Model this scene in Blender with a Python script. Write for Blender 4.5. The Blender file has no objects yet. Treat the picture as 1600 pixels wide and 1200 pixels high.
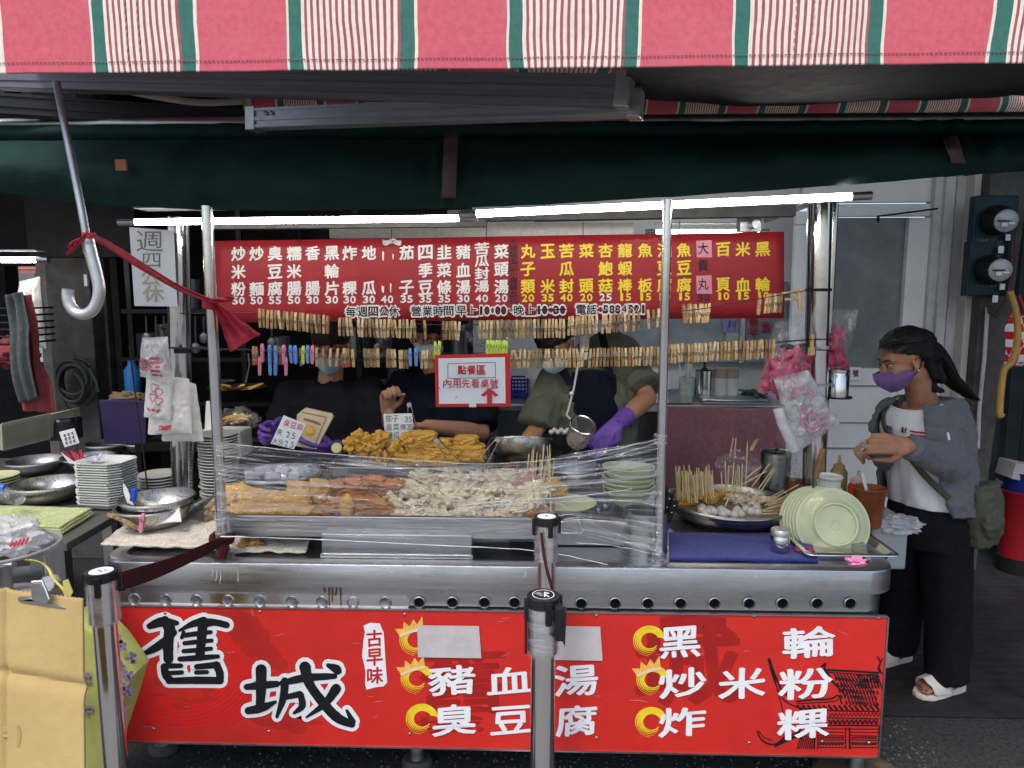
import bpy, bmesh, math, random
from mathutils import Vector, Matrix, noise
from mathutils.geometry import tessellate_polygon
R = math.radians
random.seed(7)
S = bpy.context.scene
COL = S.collection
# ------------------------------------------------------------------ camera, sky, sun, exposure
PITCH, YAW, FPX = R(7.2), R(1.9), 1110.0
EYE = Vector((0, 0, 1.69))
cd = bpy.data.cameras.new("camera")
cam = bpy.data.objects.new("camera", cd)
COL.objects.link(cam)
cam.location = EYE
cam.rotation_euler = (R(90) - PITCH, 0, YAW)
cd.sensor_width = 36
cd.lens = 36 * FPX / 1600
cd.clip_start, cd.clip_end = 0.05, 2000
S.camera = cam
SUN_EL, SUN_AZ = R(58), R(205)          # azimuth the light comes from: behind the photographer, a little to the left
wd = bpy.data.worlds.new("World")
S.world = wd
wd.use_nodes = True
wn = wd.node_tree.nodes
sky = wn.new("ShaderNodeTexSky")
sky.sky_type = 'NISHITA'
sky.sun_disc = False
sky.sun_elevation = SUN_EL
sky.sun_rotation = SUN_AZ
sky.air_density, sky.dust_density, sky.ozone_density = 1.0, 3.0, 1.0
wn["Background"].inputs[1].default_value = 0.13
wd.node_tree.links.new(sky.outputs[0], wn["Background"].inputs[0])
sl = bpy.data.lights.new("sun", 'SUN')
sl.energy = 1.2
sl.angle = R(14)
sl.color = (1, .96, .9)
so = bpy.data.objects.new("sun", sl)
COL.objects.link(so)
sd = Vector((math.sin(SUN_AZ) * math.cos(SUN_EL), math.cos(SUN_AZ) * math.cos(SUN_EL), math.sin(SUN_EL)))
so.rotation_euler = sd.to_track_quat('Z', 'Y').to_euler()
so.location = (0, -10, 20)
S.view_settings.view_transform = 'Standard'
S.view_settings.look = 'None'
S.view_settings.exposure = 0.75
S.view_settings.gamma = 1
S.cycles.max_bounces = 8
S.cycles.transparent_max_bounces = 16
# ------------------------------------------------------------------ measuring helpers
FW = Vector((-math.sin(YAW) * math.cos(PITCH), math.cos(YAW) * math.cos(PITCH), -math.sin(PITCH)))
RT = Vector((math.cos(YAW), math.sin(YAW), 0))
UP = RT.cross(FW)
def ray(x, y): return FW + RT * ((x - 800) / FPX) + UP * ((600 - y) / FPX)
def at(x, y, Y):
    d = ray(x, y)
    return EYE + d * (Y / d.y)
def atz(x, y, z):
    d = ray(x, y)
    return EYE + d * ((z - EYE.z) / d.z)
def mpp(Y): return Y * 1.01 / FPX      # metres per photo pixel at depth Y
V = Vector
def V3(*a): return Vector(a)
# ------------------------------------------------------------------ materials
MT = {}
def mat(name, col, rough=.5, metal=0., var=.12, vs=8., bump=0., bs=80., col2=None, st=(1, 1, 1), spec=None, rv=.12, emit=None, es=0., sub=0., coat=0., dirt=0., dirtcol=(.05, .04, .03), ds=3., sheen=0.):
    if name in MT: return MT[name]
    if spec is None: spec = .15 if max(col) < .06 else (.5 if rough < .4 else .3)
    m = bpy.data.materials.new(name)
    m.use_nodes = True
    nt = m.node_tree
    b = nt.nodes["Principled BSDF"]
    L = nt.links.new
    tc = nt.nodes.new("ShaderNodeTexCoord")
    mp = nt.nodes.new("ShaderNodeMapping")
    mp.inputs["Scale"].default_value = st
    L(tc.outputs["Object"], mp.inputs[0])
    n = nt.nodes.new("ShaderNodeTexNoise")
    n.inputs["Scale"].default_value = vs
    n.inputs["Detail"].default_value = 6
    n.inputs["Roughness"].default_value = .65
    L(mp.outputs[0], n.inputs["Vector"])
    cr = nt.nodes.new("ShaderNodeValToRGB")
    c1 = [max(0, c * (1 - var)) for c in col]
    c2 = [min(1, c * (1 + var)) for c in col] if col2 is None else col2
    cr.color_ramp.elements[0].position = .32
    cr.color_ramp.elements[1].position = .68
    cr.color_ramp.elements[0].color = (*c1, 1)
    cr.color_ramp.elements[1].color = (*c2, 1)
    L(n.outputs[0], cr.inputs[0])
    src = cr.outputs[0]
    if dirt > 0:
        n3 = nt.nodes.new("ShaderNodeTexNoise")
        n3.inputs["Scale"].default_value = ds
        n3.inputs["Detail"].default_value = 9
        n3.inputs["Roughness"].default_value = .75
        L(tc.outputs["Object"], n3.inputs["Vector"])
        mr = nt.nodes.new("ShaderNodeMapRange")
        mr.inputs[1].default_value = .5
        mr.inputs[2].default_value = .72
        mr.inputs[4].default_value = dirt
        L(n3.outputs[0], mr.inputs[0])
        mx = nt.nodes.new("ShaderNodeMix")
        mx.data_type = 'RGBA'
        L(mr.outputs[0], mx.inputs[0])
        L(src, mx.inputs[6])
        mx.inputs[7].default_value = (*dirtcol, 1)
        src = mx.outputs[2]
    L(src, b.inputs["Base Color"])
    b.inputs["Metallic"].default_value = metal
    b.inputs["Specular IOR Level"].default_value = spec
    if rv > 0:
        mr = nt.nodes.new("ShaderNodeMapRange")
        mr.inputs[3].default_value = max(.02, rough - rv)
        mr.inputs[4].default_value = min(1, rough + rv)
        n2 = nt.nodes.new("ShaderNodeTexNoise")
        n2.inputs["Scale"].default_value = vs * 1.7
        n2.inputs["Detail"].default_value = 5
        L(mp.outputs[0], n2.inputs["Vector"])
        L(n2.outputs[0], mr.inputs[0])
        L(mr.outputs[0], b.inputs["Roughness"])
    else:
        b.inputs["Roughness"].default_value = rough
    if bump > 0:
        nb = nt.nodes.new("ShaderNodeTexNoise")
        nb.inputs["Scale"].default_value = bs
        nb.inputs["Detail"].default_value = 4
        L(mp.outputs[0], nb.inputs["Vector"])
        bp = nt.nodes.new("ShaderNodeBump")
        bp.inputs["Strength"].default_value = bump
        bp.inputs["Distance"].default_value = .01
        L(nb.outputs[0], bp.inputs["Height"])
        L(bp.outputs[0], b.inputs["Normal"])
    if emit:
        b.inputs["Emission Color"].default_value = (*emit, 1)
        b.inputs["Emission Strength"].default_value = es
    if sub > 0:
        b.inputs["Subsurface Weight"].default_value = sub
        b.inputs["Subsurface Radius"].default_value = (.02, .008, .004)
    if coat > 0: b.inputs["Coat Weight"].default_value = coat
    if sheen > 0: b.inputs["Sheen Weight"].default_value = sheen
    MT[name] = m
    return m
def film(name, base=.08, streak=.75, sc=(1.5, 1.5, 60), thr=(.48, .72), tint=(1, 1, 1), rough=.12, bs=30., white=.5, vs=4., bump=.5, uv=False):
    """clear plastic: mostly see-through, with milky creases and highlights painted as white streaks"""
    m = bpy.data.materials.new(name)
    m.use_nodes = True
    nt = m.node_tree
    nt.nodes.clear()
    N, L = nt.nodes.new, nt.links.new
    out = N("ShaderNodeOutputMaterial")
    tc = N("ShaderNodeTexCoord")
    mp = N("ShaderNodeMapping")
    mp.inputs["Scale"].default_value = sc
    L(tc.outputs["UV" if uv else "Object"], mp.inputs[0])
    n = N("ShaderNodeTexNoise")
    n.inputs["Scale"].default_value = vs
    n.inputs["Detail"].default_value = 8
    n.inputs["Roughness"].default_value = .7
    n.inputs["Distortion"].default_value = .6
    L(mp.outputs[0], n.inputs["Vector"])
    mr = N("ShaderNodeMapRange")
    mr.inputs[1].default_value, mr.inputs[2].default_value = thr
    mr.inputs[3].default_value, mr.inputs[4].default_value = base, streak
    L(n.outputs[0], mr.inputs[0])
    bp = N("ShaderNodeBump")
    bp.inputs["Strength"].default_value = bump
    bp.inputs["Distance"].default_value = .02
    L(n.outputs[0], bp.inputs["Height"])
    tr = N("ShaderNodeBsdfTransparent")
    tr.inputs[0].default_value = (*tint, 1)
    gl = N("ShaderNodeBsdfGlossy")
    gl.inputs["Roughness"].default_value = rough
    L(bp.outputs[0], gl.inputs["Normal"])
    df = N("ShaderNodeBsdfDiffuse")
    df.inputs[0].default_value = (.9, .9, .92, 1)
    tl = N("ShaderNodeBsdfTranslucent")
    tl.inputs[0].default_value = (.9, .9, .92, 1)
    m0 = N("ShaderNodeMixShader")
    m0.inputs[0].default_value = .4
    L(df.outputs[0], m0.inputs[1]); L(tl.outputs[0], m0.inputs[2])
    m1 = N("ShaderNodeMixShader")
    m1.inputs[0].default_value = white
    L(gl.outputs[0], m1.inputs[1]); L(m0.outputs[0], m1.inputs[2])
    m2 = N("ShaderNodeMixShader")
    L(mr.outputs[0], m2.inputs[0])
    L(tr.outputs[0], m2.inputs[1]); L(m1.outputs[0], m2.inputs[2])
    L(m2.outputs[0], out.inputs[0])
    MT[name] = m
    return m
# ------------------------------------------------------------------ mesh builder
class G:
    def __init__(s): s.v, s.f, s.m, s.k = [], [], [], 0
    def mi(s, k): s.k = k; return s
    def add(s, vs, fs):
        o = len(s.v)
        s.v += [Vector(v) for v in vs]
        for f in fs:
            s.f.append([i + o for i in f]); s.m.append(s.k)
        return s
    def box(s, c, sz, rot=None):
        c = Vector(c); hx, hy, hz = sz[0] / 2, sz[1] / 2, sz[2] / 2
        vs = [Vector((x, y, z)) for x in (-hx, hx) for y in (-hy, hy) for z in (-hz, hz)]
        if rot is not None: vs = [rot @ v for v in vs]
        return s.add([c + v for v in vs], [(0, 1, 3, 2), (4, 6, 7, 5), (0, 4, 5, 1), (2, 3, 7, 6), (0, 2, 6, 4), (1, 5, 7, 3)])
    def beam(s, a, b, w, h, up=(0, 0, 1)):
        a, b = Vector(a), Vector(b)
        d = (b - a); l = d.length; d.normalize()
        x = d.cross(Vector(up)).normalized(); z = x.cross(d)
        return s.box((a + b) / 2, (w, l, h), Matrix((x, d, z)).transposed())
    def tube(s, pts, r, n=10, cap=True, closed=False):
        pts = [Vector(p) for p in pts]
        m = len(pts)
        rs = r if isinstance(r, (list, tuple)) else [r] * m
        vs, fs = [], []
        t0 = None
        for i, p in enumerate(pts):
            if closed: t = pts[(i + 1) % m] - pts[i - 1]
            else: t = pts[min(i + 1, m - 1)] - pts[max(i - 1, 0)]
            t.normalize()
            if t0 is None:
                a = Vector((0, 0, 1)) if abs(t.z) < .9 else Vector((1, 0, 0))
                x = t.cross(a).normalized()
            else:
                x = (x - t * x.dot(t)).normalized()
            t0 = t
            y = t.cross(x)
            for k in range(n):
                q = 2 * math.pi * k / n
                vs.append(p + (x * math.cos(q) + y * math.sin(q)) * rs[i])
        for i in range(m if closed else m - 1):
            j = (i + 1) % m
            for k in range(n):
                l = (k + 1) % n
                fs.append((i * n + k, i * n + l, j * n + l, j * n + k))
        if cap and not closed:
            fs.append(tuple(range(n))[::-1]); fs.append(tuple((m - 1) * n + k for k in range(n)))
        return s.add(vs, fs)
    def lathe(s, prof, c=(0, 0, 0), n=28, rot=None, sx=1., sy=1.):
        c = Vector(c); vs, fs = [], []
        m = len(prof)
        for r, z in prof:
            for k in range(n):
                q = 2 * math.pi * k / n
                v = Vector((r * math.cos(q) * sx, r * math.sin(q) * sy, z))
                if rot is not None: v = rot @ v
                vs.append(c + v)
        for i in range(m - 1):
            for k in range(n):
                l = (k + 1) % n
                fs.append((i * n + k, i * n + l, (i + 1) * n + l, (i + 1) * n + k))
        if prof[0][0] > 1e-6: fs.append(tuple(range(n))[::-1])
        if prof[-1][0] > 1e-6: fs.append(tuple((m - 1) * n + k for k in range(n)))
        return s.add(vs, fs)
    def sphere(s, c, r, rot=None, n=16, m=10):
        if not isinstance(r, (tuple, list)): r = (r, r, r)
        c = Vector(c); vs, fs = [], []
        for i in range(m + 1):
            t = math.pi * i / m
            for k in range(n):
                q = 2 * math.pi * k / n
                v = Vector((r[0] * math.sin(t) * math.cos(q), r[1] * math.sin(t) * math.sin(q), -r[2] * math.cos(t)))
                if rot is not None: v = rot @ v
                vs.append(c + v)
        for i in range(m):
            for k in range(n):
                l = (k + 1) % n
                fs.append((i * n + k, i * n + l, (i + 1) * n + l, (i + 1) * n + k))
        return s.add(vs, fs)
    def cone(s, a, ra, b, rb, n=12):
        a, b = Vector(a), Vector(b)
        s.sphere(a, ra, None, n, 8); s.sphere(b, rb, None, n, 8)
        return s.tube([a, b], [ra, rb], n)
    def chain(s, pr, n=12):
        for (a, ra), (b, rb) in zip(pr, pr[1:]): s.cone(a, ra, b, rb, n)
        return s
    def loft(s, rings, n=32, cap=True):
        """rings: lists of equal numbers of points"""
        vs, fs = [], []
        n = len(rings[0])
        for r in rings: vs += r
        for i in range(len(rings) - 1):
            for k in range(n):
                l = (k + 1) % n
                fs.append((i * n + k, i * n + l, (i + 1) * n + l, (i + 1) * n + k))
        if cap:
            fs.append(tuple(range(n))[::-1]); fs.append(tuple((len(rings) - 1) * n + k for k in range(n)))
        return s.add(vs, fs)
    def grid(s, fn, nu, nv):
        vs = [fn(i / nu, j / nv) for j in range(nv + 1) for i in range(nu + 1)]
        w = nu + 1
        return s.add(vs, [(j * w + i, j * w + i + 1, (j + 1) * w + i + 1, (j + 1) * w + i) for j in range(nv) for i in range(nu)])
    def poly(s, pts):
        pts = [Vector(p) for p in pts]
        return s.add(pts, [tuple(t) for t in tessellate_polygon([pts])])
    def slab(s, pts, d):
        """closed plate: outline pts pushed by vector d"""
        pts = [Vector(p) for p in pts]; d = Vector(d); n = len(pts)
        tr = [tuple(t) for t in tessellate_polygon([pts])]
        s.add(pts + [p + d for p in pts], tr + [tuple(i + n for i in t)[::-1] for t in tr] + [(i, (i + 1) % n, (i + 1) % n + n, i + n) for i in range(n)])
        return s
    def build(s, name, mats, parent=None, smooth=True, bevel=0., solid=0., flip=True, angle=40, org=None):
        me = bpy.data.meshes.new(name)
        o0 = parent_loc(parent) if org is None else Vector(org)
        me.from_pydata([v - o0 for v in s.v], [], s.f)
        for m in (mats if isinstance(mats, (list, tuple)) else [mats]): me.materials.append(m)
        me.polygons.foreach_set("material_index", s.m)
        if flip:
            bm = bmesh.new(); bm.from_mesh(me)
            bmesh.ops.recalc_face_normals(bm, faces=bm.faces)
            bm.to_mesh(me); bm.free()
        if smooth:
            me.polygons.foreach_set("use_smooth", [True] * len(me.polygons))
            try: me.set_sharp_from_angle(angle=R(angle))
            except Exception: pass
        me.update()
        o = bpy.data.objects.new(name, me)
        COL.objects.link(o)
        if parent is not None:
            o.parent = parent
            if org is not None: o.location = o0 - parent_loc(parent)
        elif org is not None: o.location = o0
        if solid:
            md = o.modifiers.new("solidify", 'SOLIDIFY'); md.thickness = solid; md.offset = 0
        if bevel:
            md = o.modifiers.new("bevel", 'BEVEL'); md.width = bevel; md.segments = 2; md.limit_method = 'ANGLE'; md.angle_limit = R(35)
        return o
def grid_uv(o, nu, nv):
    l = o.data.uv_layers.new(name="UVMap"); w = nu + 1
    for lp in o.data.loops: l.data[lp.index].uv = ((lp.vertex_index % w) / nu, (lp.vertex_index // w) / nv)
def parent_loc(p):
    v = Vector((0, 0, 0))
    while p is not None:
        v += p.location; p = p.parent
    return v
def tag(o, label=None, cat=None, group=None, kind=None):
    if label: o["label"] = label
    if cat: o["category"] = cat
    if group: o["group"] = group
    if kind: o["kind"] = kind
    return o
def thing(name, label, cat, loc=(0, 0, 0), group=None):
    o = bpy.data.objects.new(name, None)
    o.empty_display_size = .05
    COL.objects.link(o)
    o.location = loc
    return tag(o, label, cat, group)
def copy_tree(o, parent=None):
    c = o.copy(); COL.objects.link(c)
    if parent is not None: c.parent = parent
    for ch in list(o.children): copy_tree(ch, c)
    return c
def dup(o, loc, rot=None, label=None, group=None, scale=None):
    c = copy_tree(o)
    c.location = loc
    if rot is not None: c.rotation_euler = rot
    if scale is not None: c.scale = scale
    if label: c["label"] = label
    if group: c["group"] = group
    return c
_tmp = None
def remesh(g, voxel, smooth=4, fold=0., fs=8., fst=(1, 1, 1)):
    """unite overlapping closed shapes into one continuous surface; optional cloth folds"""
    me = bpy.data.meshes.new("tmp")
    me.from_pydata(g.v, [], g.f)
    o = bpy.data.objects.new("tmp", me)
    COL.objects.link(o)
    md = o.modifiers.new("r", 'REMESH'); md.mode = 'VOXEL'; md.voxel_size = voxel
    if smooth:
        ms = o.modifiers.new("s", 'SMOOTH'); ms.iterations = smooth; ms.factor = .5
    dg = bpy.context.evaluated_depsgraph_get()
    m2 = bpy.data.meshes.new_from_object(o.evaluated_get(dg))
    bpy.data.objects.remove(o); bpy.data.meshes.remove(me)
    r = G()
    nv = [v.normal.copy() for v in m2.vertices]
    for v, nn in zip(m2.vertices, nv):
        p = v.co.copy()
        if fold:
            q = Vector((p.x * fs * fst[0], p.y * fs * fst[1], p.z * fs * fst[2]))
            k = noise.noise(q) + .6 * (1 - 2 * abs(noise.noise(q * 1.9 + Vector((7, 3, 1)))))
            p += nn * (k * fold)
        r.v.append(p)
    r.f = [list(p.vertices) for p in m2.polygons]
    r.m = [0] * len(r.f)
    bpy.data.meshes.remove(m2)
    return r
# ------------------------------------------------------------------ lettering
_fc = bpy.data.curves.new("lettering_source", 'FONT')
_fo = bpy.data.objects.new("lettering_source", _fc)
_gl = {}
def glyph(ch, bold=0.):
    k = (ch, bold)
    if k not in _gl:
        if _fo.name not in COL.objects: COL.objects.link(_fo)
        _fc.body = ch; _fc.size = 1; _fc.resolution_u = 3
        dg = bpy.context.evaluated_depsgraph_get(); dg.update()
        m = bpy.data.meshes.new_from_object(_fo.evaluated_get(dg))
        vs = [(v.co.x, v.co.y) for v in m.vertices]
        _gl[k] = (vs, [list(p.vertices) for p in m.polygons])
        bpy.data.meshes.remove(m)
    return _gl[k]
def put(g, ch, cx, cy, w, h, fn, bold=.0, slant=0., wob=0., rot=0., fit=True):
    """one character centred on (cx, cy), h tall; fn turns 2-D sheet coordinates (y down) into a point on the sheet"""
    if ch == "1" and fit: w *= .5
    if bold > 0:
        for k, (du, dv) in enumerate(((0, 0), (1, 0), (-1, 0), (0, 1), (0, -1), (.7, .7), (-.7, -.7))):
            put(g, ch, cx + du * bold * w, cy + dv * bold * h, w * (2 if ch == "1" and fit else 1), h, lambda x, y, l=0, k=k: fn(x, y, k * 1.5), 0, slant, wob, rot, fit)
        return
    vs, fs = glyph(ch)
    if not vs: return
    x0, x1 = min(v[0] for v in vs), max(v[0] for v in vs)
    y0, y1 = min(v[1] for v in vs), max(v[1] for v in vs)
    if fit: sx, sy = w / max(.001, x1 - x0), h / max(.001, y1 - y0)
    else: sx, sy = w, h
    mx, my = ((x0 + x1) / 2, (y0 + y1) / 2) if fit else ((x0 + x1) / 2, .37)
    c, s_ = math.cos(rot), math.sin(rot)
    out = []
    for x, y in vs:
        u, v = (x - mx) * sx, (y - my) * sy
        v += u * slant
        if wob:
            q = noise.noise_vector(Vector((x * 3.1 + ord(ch[0]) % 97, y * 3.1, cx * .01)))
            u += q.x * wob * w; v += q.y * wob * h
        out.append(fn(cx + u * c - v * s_, cy - (u * s_ + v * c)))
    g.add(out, fs)
def line(g, text, x, y, w, h, pitch, fn, **k):
    for i, ch in enumerate(text):
        if ch != ' ': put(g, ch, x + i * pitch, y, w, h, fn, **k)
def spline(pts, n=6):
    out = []
    P = [pts[0]] + list(pts) + [pts[-1]]
    for i in range(1, len(P) - 2):
        for j in range(n):
            t = j / n
            out.append(tuple(.5 * ((2 * b) + (-a + c) * t + (2 * a - 5 * b + 4 * c - d) * t * t + (-a + 3 * b - 3 * c + d) * t ** 3) for a, b, c, d in zip(P[i - 1], P[i], P[i + 1], P[i + 2])))
    out.append(tuple(pts[-1]))
    return out
_lay = [0]
def stroke(g, pts, fn, extra=0., n=6, rough=0., cap=True):
    """a brush stroke (x, y, width) on a sheet; fn(x, y, layer)"""
    P = spline(pts, n) if len(pts) > 2 else list(pts)
    _lay[0] += 1
    L_ = 1 + _lay[0] % 14
    le, ri = [], []
    m = len(P)
    for i, (x, y, w) in enumerate(P):
        a, b = P[max(0, i - 1)], P[min(m - 1, i + 1)]
        dx, dy = b[0] - a[0], b[1] - a[1]
        l = math.hypot(dx, dy) or 1
        hw = w / 2 + extra
        if rough: hw *= 1 + rough * noise.noise(Vector((x * .3, y * .3, 0)))
        le.append((x - dy / l * hw, y + dx / l * hw)); ri.append((x + dy / l * hw, y - dx / l * hw))
    def capf(p, q, w):
        ang = math.atan2(p[1] - q[1], p[0] - q[0])
        r = w / 2 + extra
        return [(p[0] + r * math.cos(ang + t), p[1] + r * math.sin(ang + t)) for t in (-1.1, -.55, 0, .55, 1.1)]
    out = list(le)
    if cap: out += capf(P[-1], P[-2], P[-1][2])[::-1]
    out += ri[::-1]
    if cap: out += capf(P[0], P[1], P[0][2])[::-1]
    # strip of quads + end caps, all on the layer
    vs = [fn(x, y, L_) for x, y in le] + [fn(x, y, L_) for x, y in ri]
    fs = [(i, i + 1, m + i + 1, m + i) for i in range(m - 1)]
    g.add(vs, fs)
    if cap:
        for p, q, w, e1, e2 in ((P[-1], P[-2], P[-1][2], ri[-1], le[-1]), (P[0], P[1], P[0][2], le[0], ri[0])):
            c = [e1] + capf(p, q, w) + [e2]
            g.add([fn(x, y, L_) for x, y in c], [tuple(range(len(c)))])
# ------------------------------------------------------------------ palette
STEEL = mat("brushed_steel", (.46, .47, .49), .33, 1, .16, 3, .08, 40, st=(1, 6, 14), rv=.2, dirt=.45, dirtcol=(.25, .24, .22), ds=5)
STEELP = mat("polished_steel", (.66, .66, .67), .17, 1, .06, 5, .03, 30, rv=.07)
STEELD = mat("dull_steel", (.4, .41, .42), .42, 1, .2, 6, .1, 60, rv=.12, dirt=.4, dirtcol=(.12, .1, .08), ds=9)
ALU = mat("aluminium_profile", (.13, .135, .16), .5, .1, .1, 6, .04, 60, st=(1, 8, 8), dirt=.3, dirtcol=(.1, .1, .1))
PANEL = mat("red_sign_face", (.60, .028, .022), .42, 0, .10, 4, .12, 2.5, rv=.15, dirt=.55, dirtcol=(.36, .02, .018), ds=2.2)
WHITE = mat("white_vinyl", (.8, .82, .85), .45, 0, .06, 14)
BLACKV = mat("black_vinyl", (.014, .015, .018), .42, 0, .2, 20)
YELLOWV = mat("yellow_vinyl", (.82, .60, .03), .45, 0, .15, 30)
GOLDV = mat("gold_vinyl", (.82, .46, .09), .45, 0, .25, 40)
GHOST = mat("dark_red_print", (.36, .016, .014), .45, 0, .15, 8)
REDV = mat("red_vinyl", (.55, .02, .02), .5, 0, .1, 10)
BANNER = mat("menu_red", (.25, .012, .018), .5, 0, .10, 3, .05, 20, dirt=.3, dirtcol=(.24, .012, .014), ds=1.5)
PAPER = mat("white_paper", (.72, .73, .74), .8, 0, .04, 12, .05, 30)
INK = mat("marker_ink", (.02, .02, .024), .6, 0, .1)
BLUEINK = mat("pencil_ink", (.10, .11, .13), .6, 0, .2)
REDINK = mat("red_ink", (.55, .03, .05), .6, 0, .1)
PINK = mat("awning_pink", (.60, .12, .16), .85, 0, .12, 70, .12, 400, rv=.05, dirt=.4, dirtcol=(.66, .2, .24), ds=6)
CREAM = mat("awning_cream", (.78, .72, .63), .85, 0, .08, 60, .1, 400, rv=.05, dirt=.5, dirtcol=(.62, .53, .40), ds=5)
AGREEN = mat("awning_green", (.045, .16, .13), .85, 0, .15, 60, .1, 400, rv=.05)
MAROON = mat("awning_stripe_maroon", (.36, .10, .12), .85, 0, .15, 60, .1, 400, rv=.05)
OPENC = mat("awning_backing", (.05, .03, .03), .8)
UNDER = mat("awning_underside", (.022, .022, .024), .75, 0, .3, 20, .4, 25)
TARP = mat("green_canvas", (.007, .033, .029), .8, 0, .3, 3, .35, 14, st=(1, 1, 2.5), rv=.1, dirt=.4, dirtcol=(.012, .026, .024), ds=2, spec=.2)
STRAP = mat("tarp_strap", (.10, .075, .075), .85, 0, .2, 30)
DARKW = mat("dark_wall", (.014, .0135, .0135), .8, 0, .45, 4, .3, 30)  # near-black base colour, set low to darken the kitchen interior
CONC = mat("stained_concrete", (.085, .082, .078), .9, 0, .35, 7, .5, 60, rv=.05, dirt=.5, dirtcol=(.022, .021, .02), ds=5)
WTILE = mat("white_wall_panel", (.70, .71, .70), .45, 0, .06, 3, .03, 30, dirt=.2, dirtcol=(.4, .4, .38), ds=4)
WFRAME = mat("old_white_frame", (.50, .50, .50), .55, 0, .12, 6, .1, 50, dirt=.45, dirtcol=(.2, .19, .18), ds=7)
GLASSD = mat("dusty_glass", (.15, .165, .175), .38, 0, .25, 6, .05, 90, rv=.1, spec=.35, dirt=.4, dirtcol=(.2, .21, .22), ds=9)
ASPH = mat("asphalt", (.050, .050, .051), .85, 0, .45, 60, 1.0, 190, rv=.1, dirt=.5, dirtcol=(.018, .018, .02), ds=3)
SLABM = mat("wet_pavement", (.026, .026, .028), .6, 0, .4, 5, .5, 60, rv=.2, dirt=.5, dirtcol=(.02, .02, .022), ds=2.5)
BLACKP = mat("black_plastic", (.016, .016, .017), .4, 0, .2, 20)
BLACKC = mat("black_cloth", (.012, .012, .015), .95, 0, .25, 30, .3, 300, rv=.03, spec=.15)
NAVYC = mat("navy_cloth", (.007, .008, .016), .95, 0, .25, 30, .3, 300, rv=.03, spec=.15)
OLIVE = mat("olive_cloth", (.105, .108, .075), .9, 0, .2, 12, .3, 300, rv=.03)
SKIN = mat("skin_tan", (.40, .20, .125), .55, 0, .12, 25, .12, 260, rv=.08, sub=.06)
SKIND = mat("skin_brown", (.37, .185, .105), .52, 0, .14, 25, .14, 260, rv=.08, sub=.06)
HAIR = mat("dark_hair", (.007, .005, .005), .5, 0, .35, 10, .5, 60, st=(1, 6, 6), rv=.1, spec=.25)
HAIRB = mat("brown_hair", (.030, .016, .012), .5, 0, .35, 10, .5, 60, rv=.1)
MASKB = mat("surgical_mask", (.42, .55, .58), .8, 0, .06, 20, .15, 90, st=(.2, .2, 3))
GLOVE = mat("purple_nitrile", (.13, .06, .30), .45, 0, .15, 20, .25, 90)
WOOD = mat("clothespin_wood", (.52, .31, .13), .65, 0, .25, 9, .15, 100, st=(3, 3, .6), col2=(.70, .47, .22))
WOODD = mat("clothespin_wood_dark", (.30, .165, .07), .7, 0, .25, 9, .15, 100, st=(3, 3, .6), col2=(.46, .28, .12))
BAMBOO = mat("bamboo", (.62, .46, .22), .6, 0, .15, 20, col2=(.72, .58, .32), st=(4, 4, .5))
CEL = mat("celadon_melamine", (.53, .57, .33), .3, 0, .07, 12, 0, rv=.06, coat=.2, col2=(.58, .61, .37))
CREAMP = mat("ivory_plastic", (.66, .66, .60), .4, 0, .05, 10, .03, 60)
FOAM = mat("white_tray", (.62, .63, .60), .45, 0, .05, 10, .03, 60)
TERRY_B = mat("blue_terry", (.018, .028, .22), .95, 0, .3, 60, .8, 260, rv=.02, sheen=.2)
TERRY_M = mat("mauve_terry", (.20, .085, .11), .95, 0, .2, 40, .8, 240, rv=.02, sheen=.2)
TERRY_G = mat("green_terry", (.52, .58, .26), .95, 0, .15, 30, 1.0, 120, rv=.02, sheen=.2)
TERRY_W = mat("white_terry", (.66, .62, .53), .95, 0, .15, 30, .9, 120, rv=.02, dirt=.3, dirtcol=(.45, .36, .24), ds=6)
PURPLE = mat("purple_board", (.022, .013, .06), .7, 0, .15, 8)
CARD = mat("corrugated_cardboard", (.43, .31, .13), .85, 0, .10, 6, .12, 90, st=(1, 1, 1), dirt=.35, dirtcol=(.36, .23, .09), ds=4)
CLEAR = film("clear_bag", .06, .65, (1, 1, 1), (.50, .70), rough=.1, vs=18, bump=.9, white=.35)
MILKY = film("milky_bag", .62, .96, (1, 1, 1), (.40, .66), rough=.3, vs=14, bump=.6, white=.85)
WRAP = film("stretch_wrap", .07, .93, (1.5, 9, 1), (.475, .65), rough=.1, vs=2.6, bump=1., white=.38, uv=True)  # glossy sky highlights put in as diffuse white streaks
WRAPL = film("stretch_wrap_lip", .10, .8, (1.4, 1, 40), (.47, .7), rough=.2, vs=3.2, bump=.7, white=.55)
LAMP = mat("lit_tube", (.9, .95, 1), .3, emit=(1, .98, .94), es=24., rv=0, var=0)
# ------------------------------------------------------------------ ground
g = G(); g.grid(lambda u, v: Vector((-400 + 800 * u, -400 + 800 * v, 0)), 8, 8)
tag(g.build("ground", ASPH, smooth=False), kind="structure")
def slab_fn(u, v):
    x, y = .98 + 7 * u, 2.72 + 3.4 * v
    return Vector((x, y, .006))
g = G(); g.grid(slab_fn, 4, 4)
pv = tag(g.build("ribbed_pavement", SLABM, smooth=False), kind="structure")
nt = SLABM.node_tree
wv = nt.nodes.new("ShaderNodeTexWave"); wv.bands_direction = 'Y'; wv.inputs["Scale"].default_value = 5.2; wv.inputs["Distortion"].default_value = 1.6; wv.inputs["Detail"].default_value = 3; wv.inputs["Detail Scale"].default_value = 2.5
bq = nt.nodes.new("ShaderNodeBump"); bq.inputs["Strength"].default_value = .14; bq.inputs["Distance"].default_value = .02
ob = [n for n in nt.nodes if n.type == 'BUMP' and n != bq][0]
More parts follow.
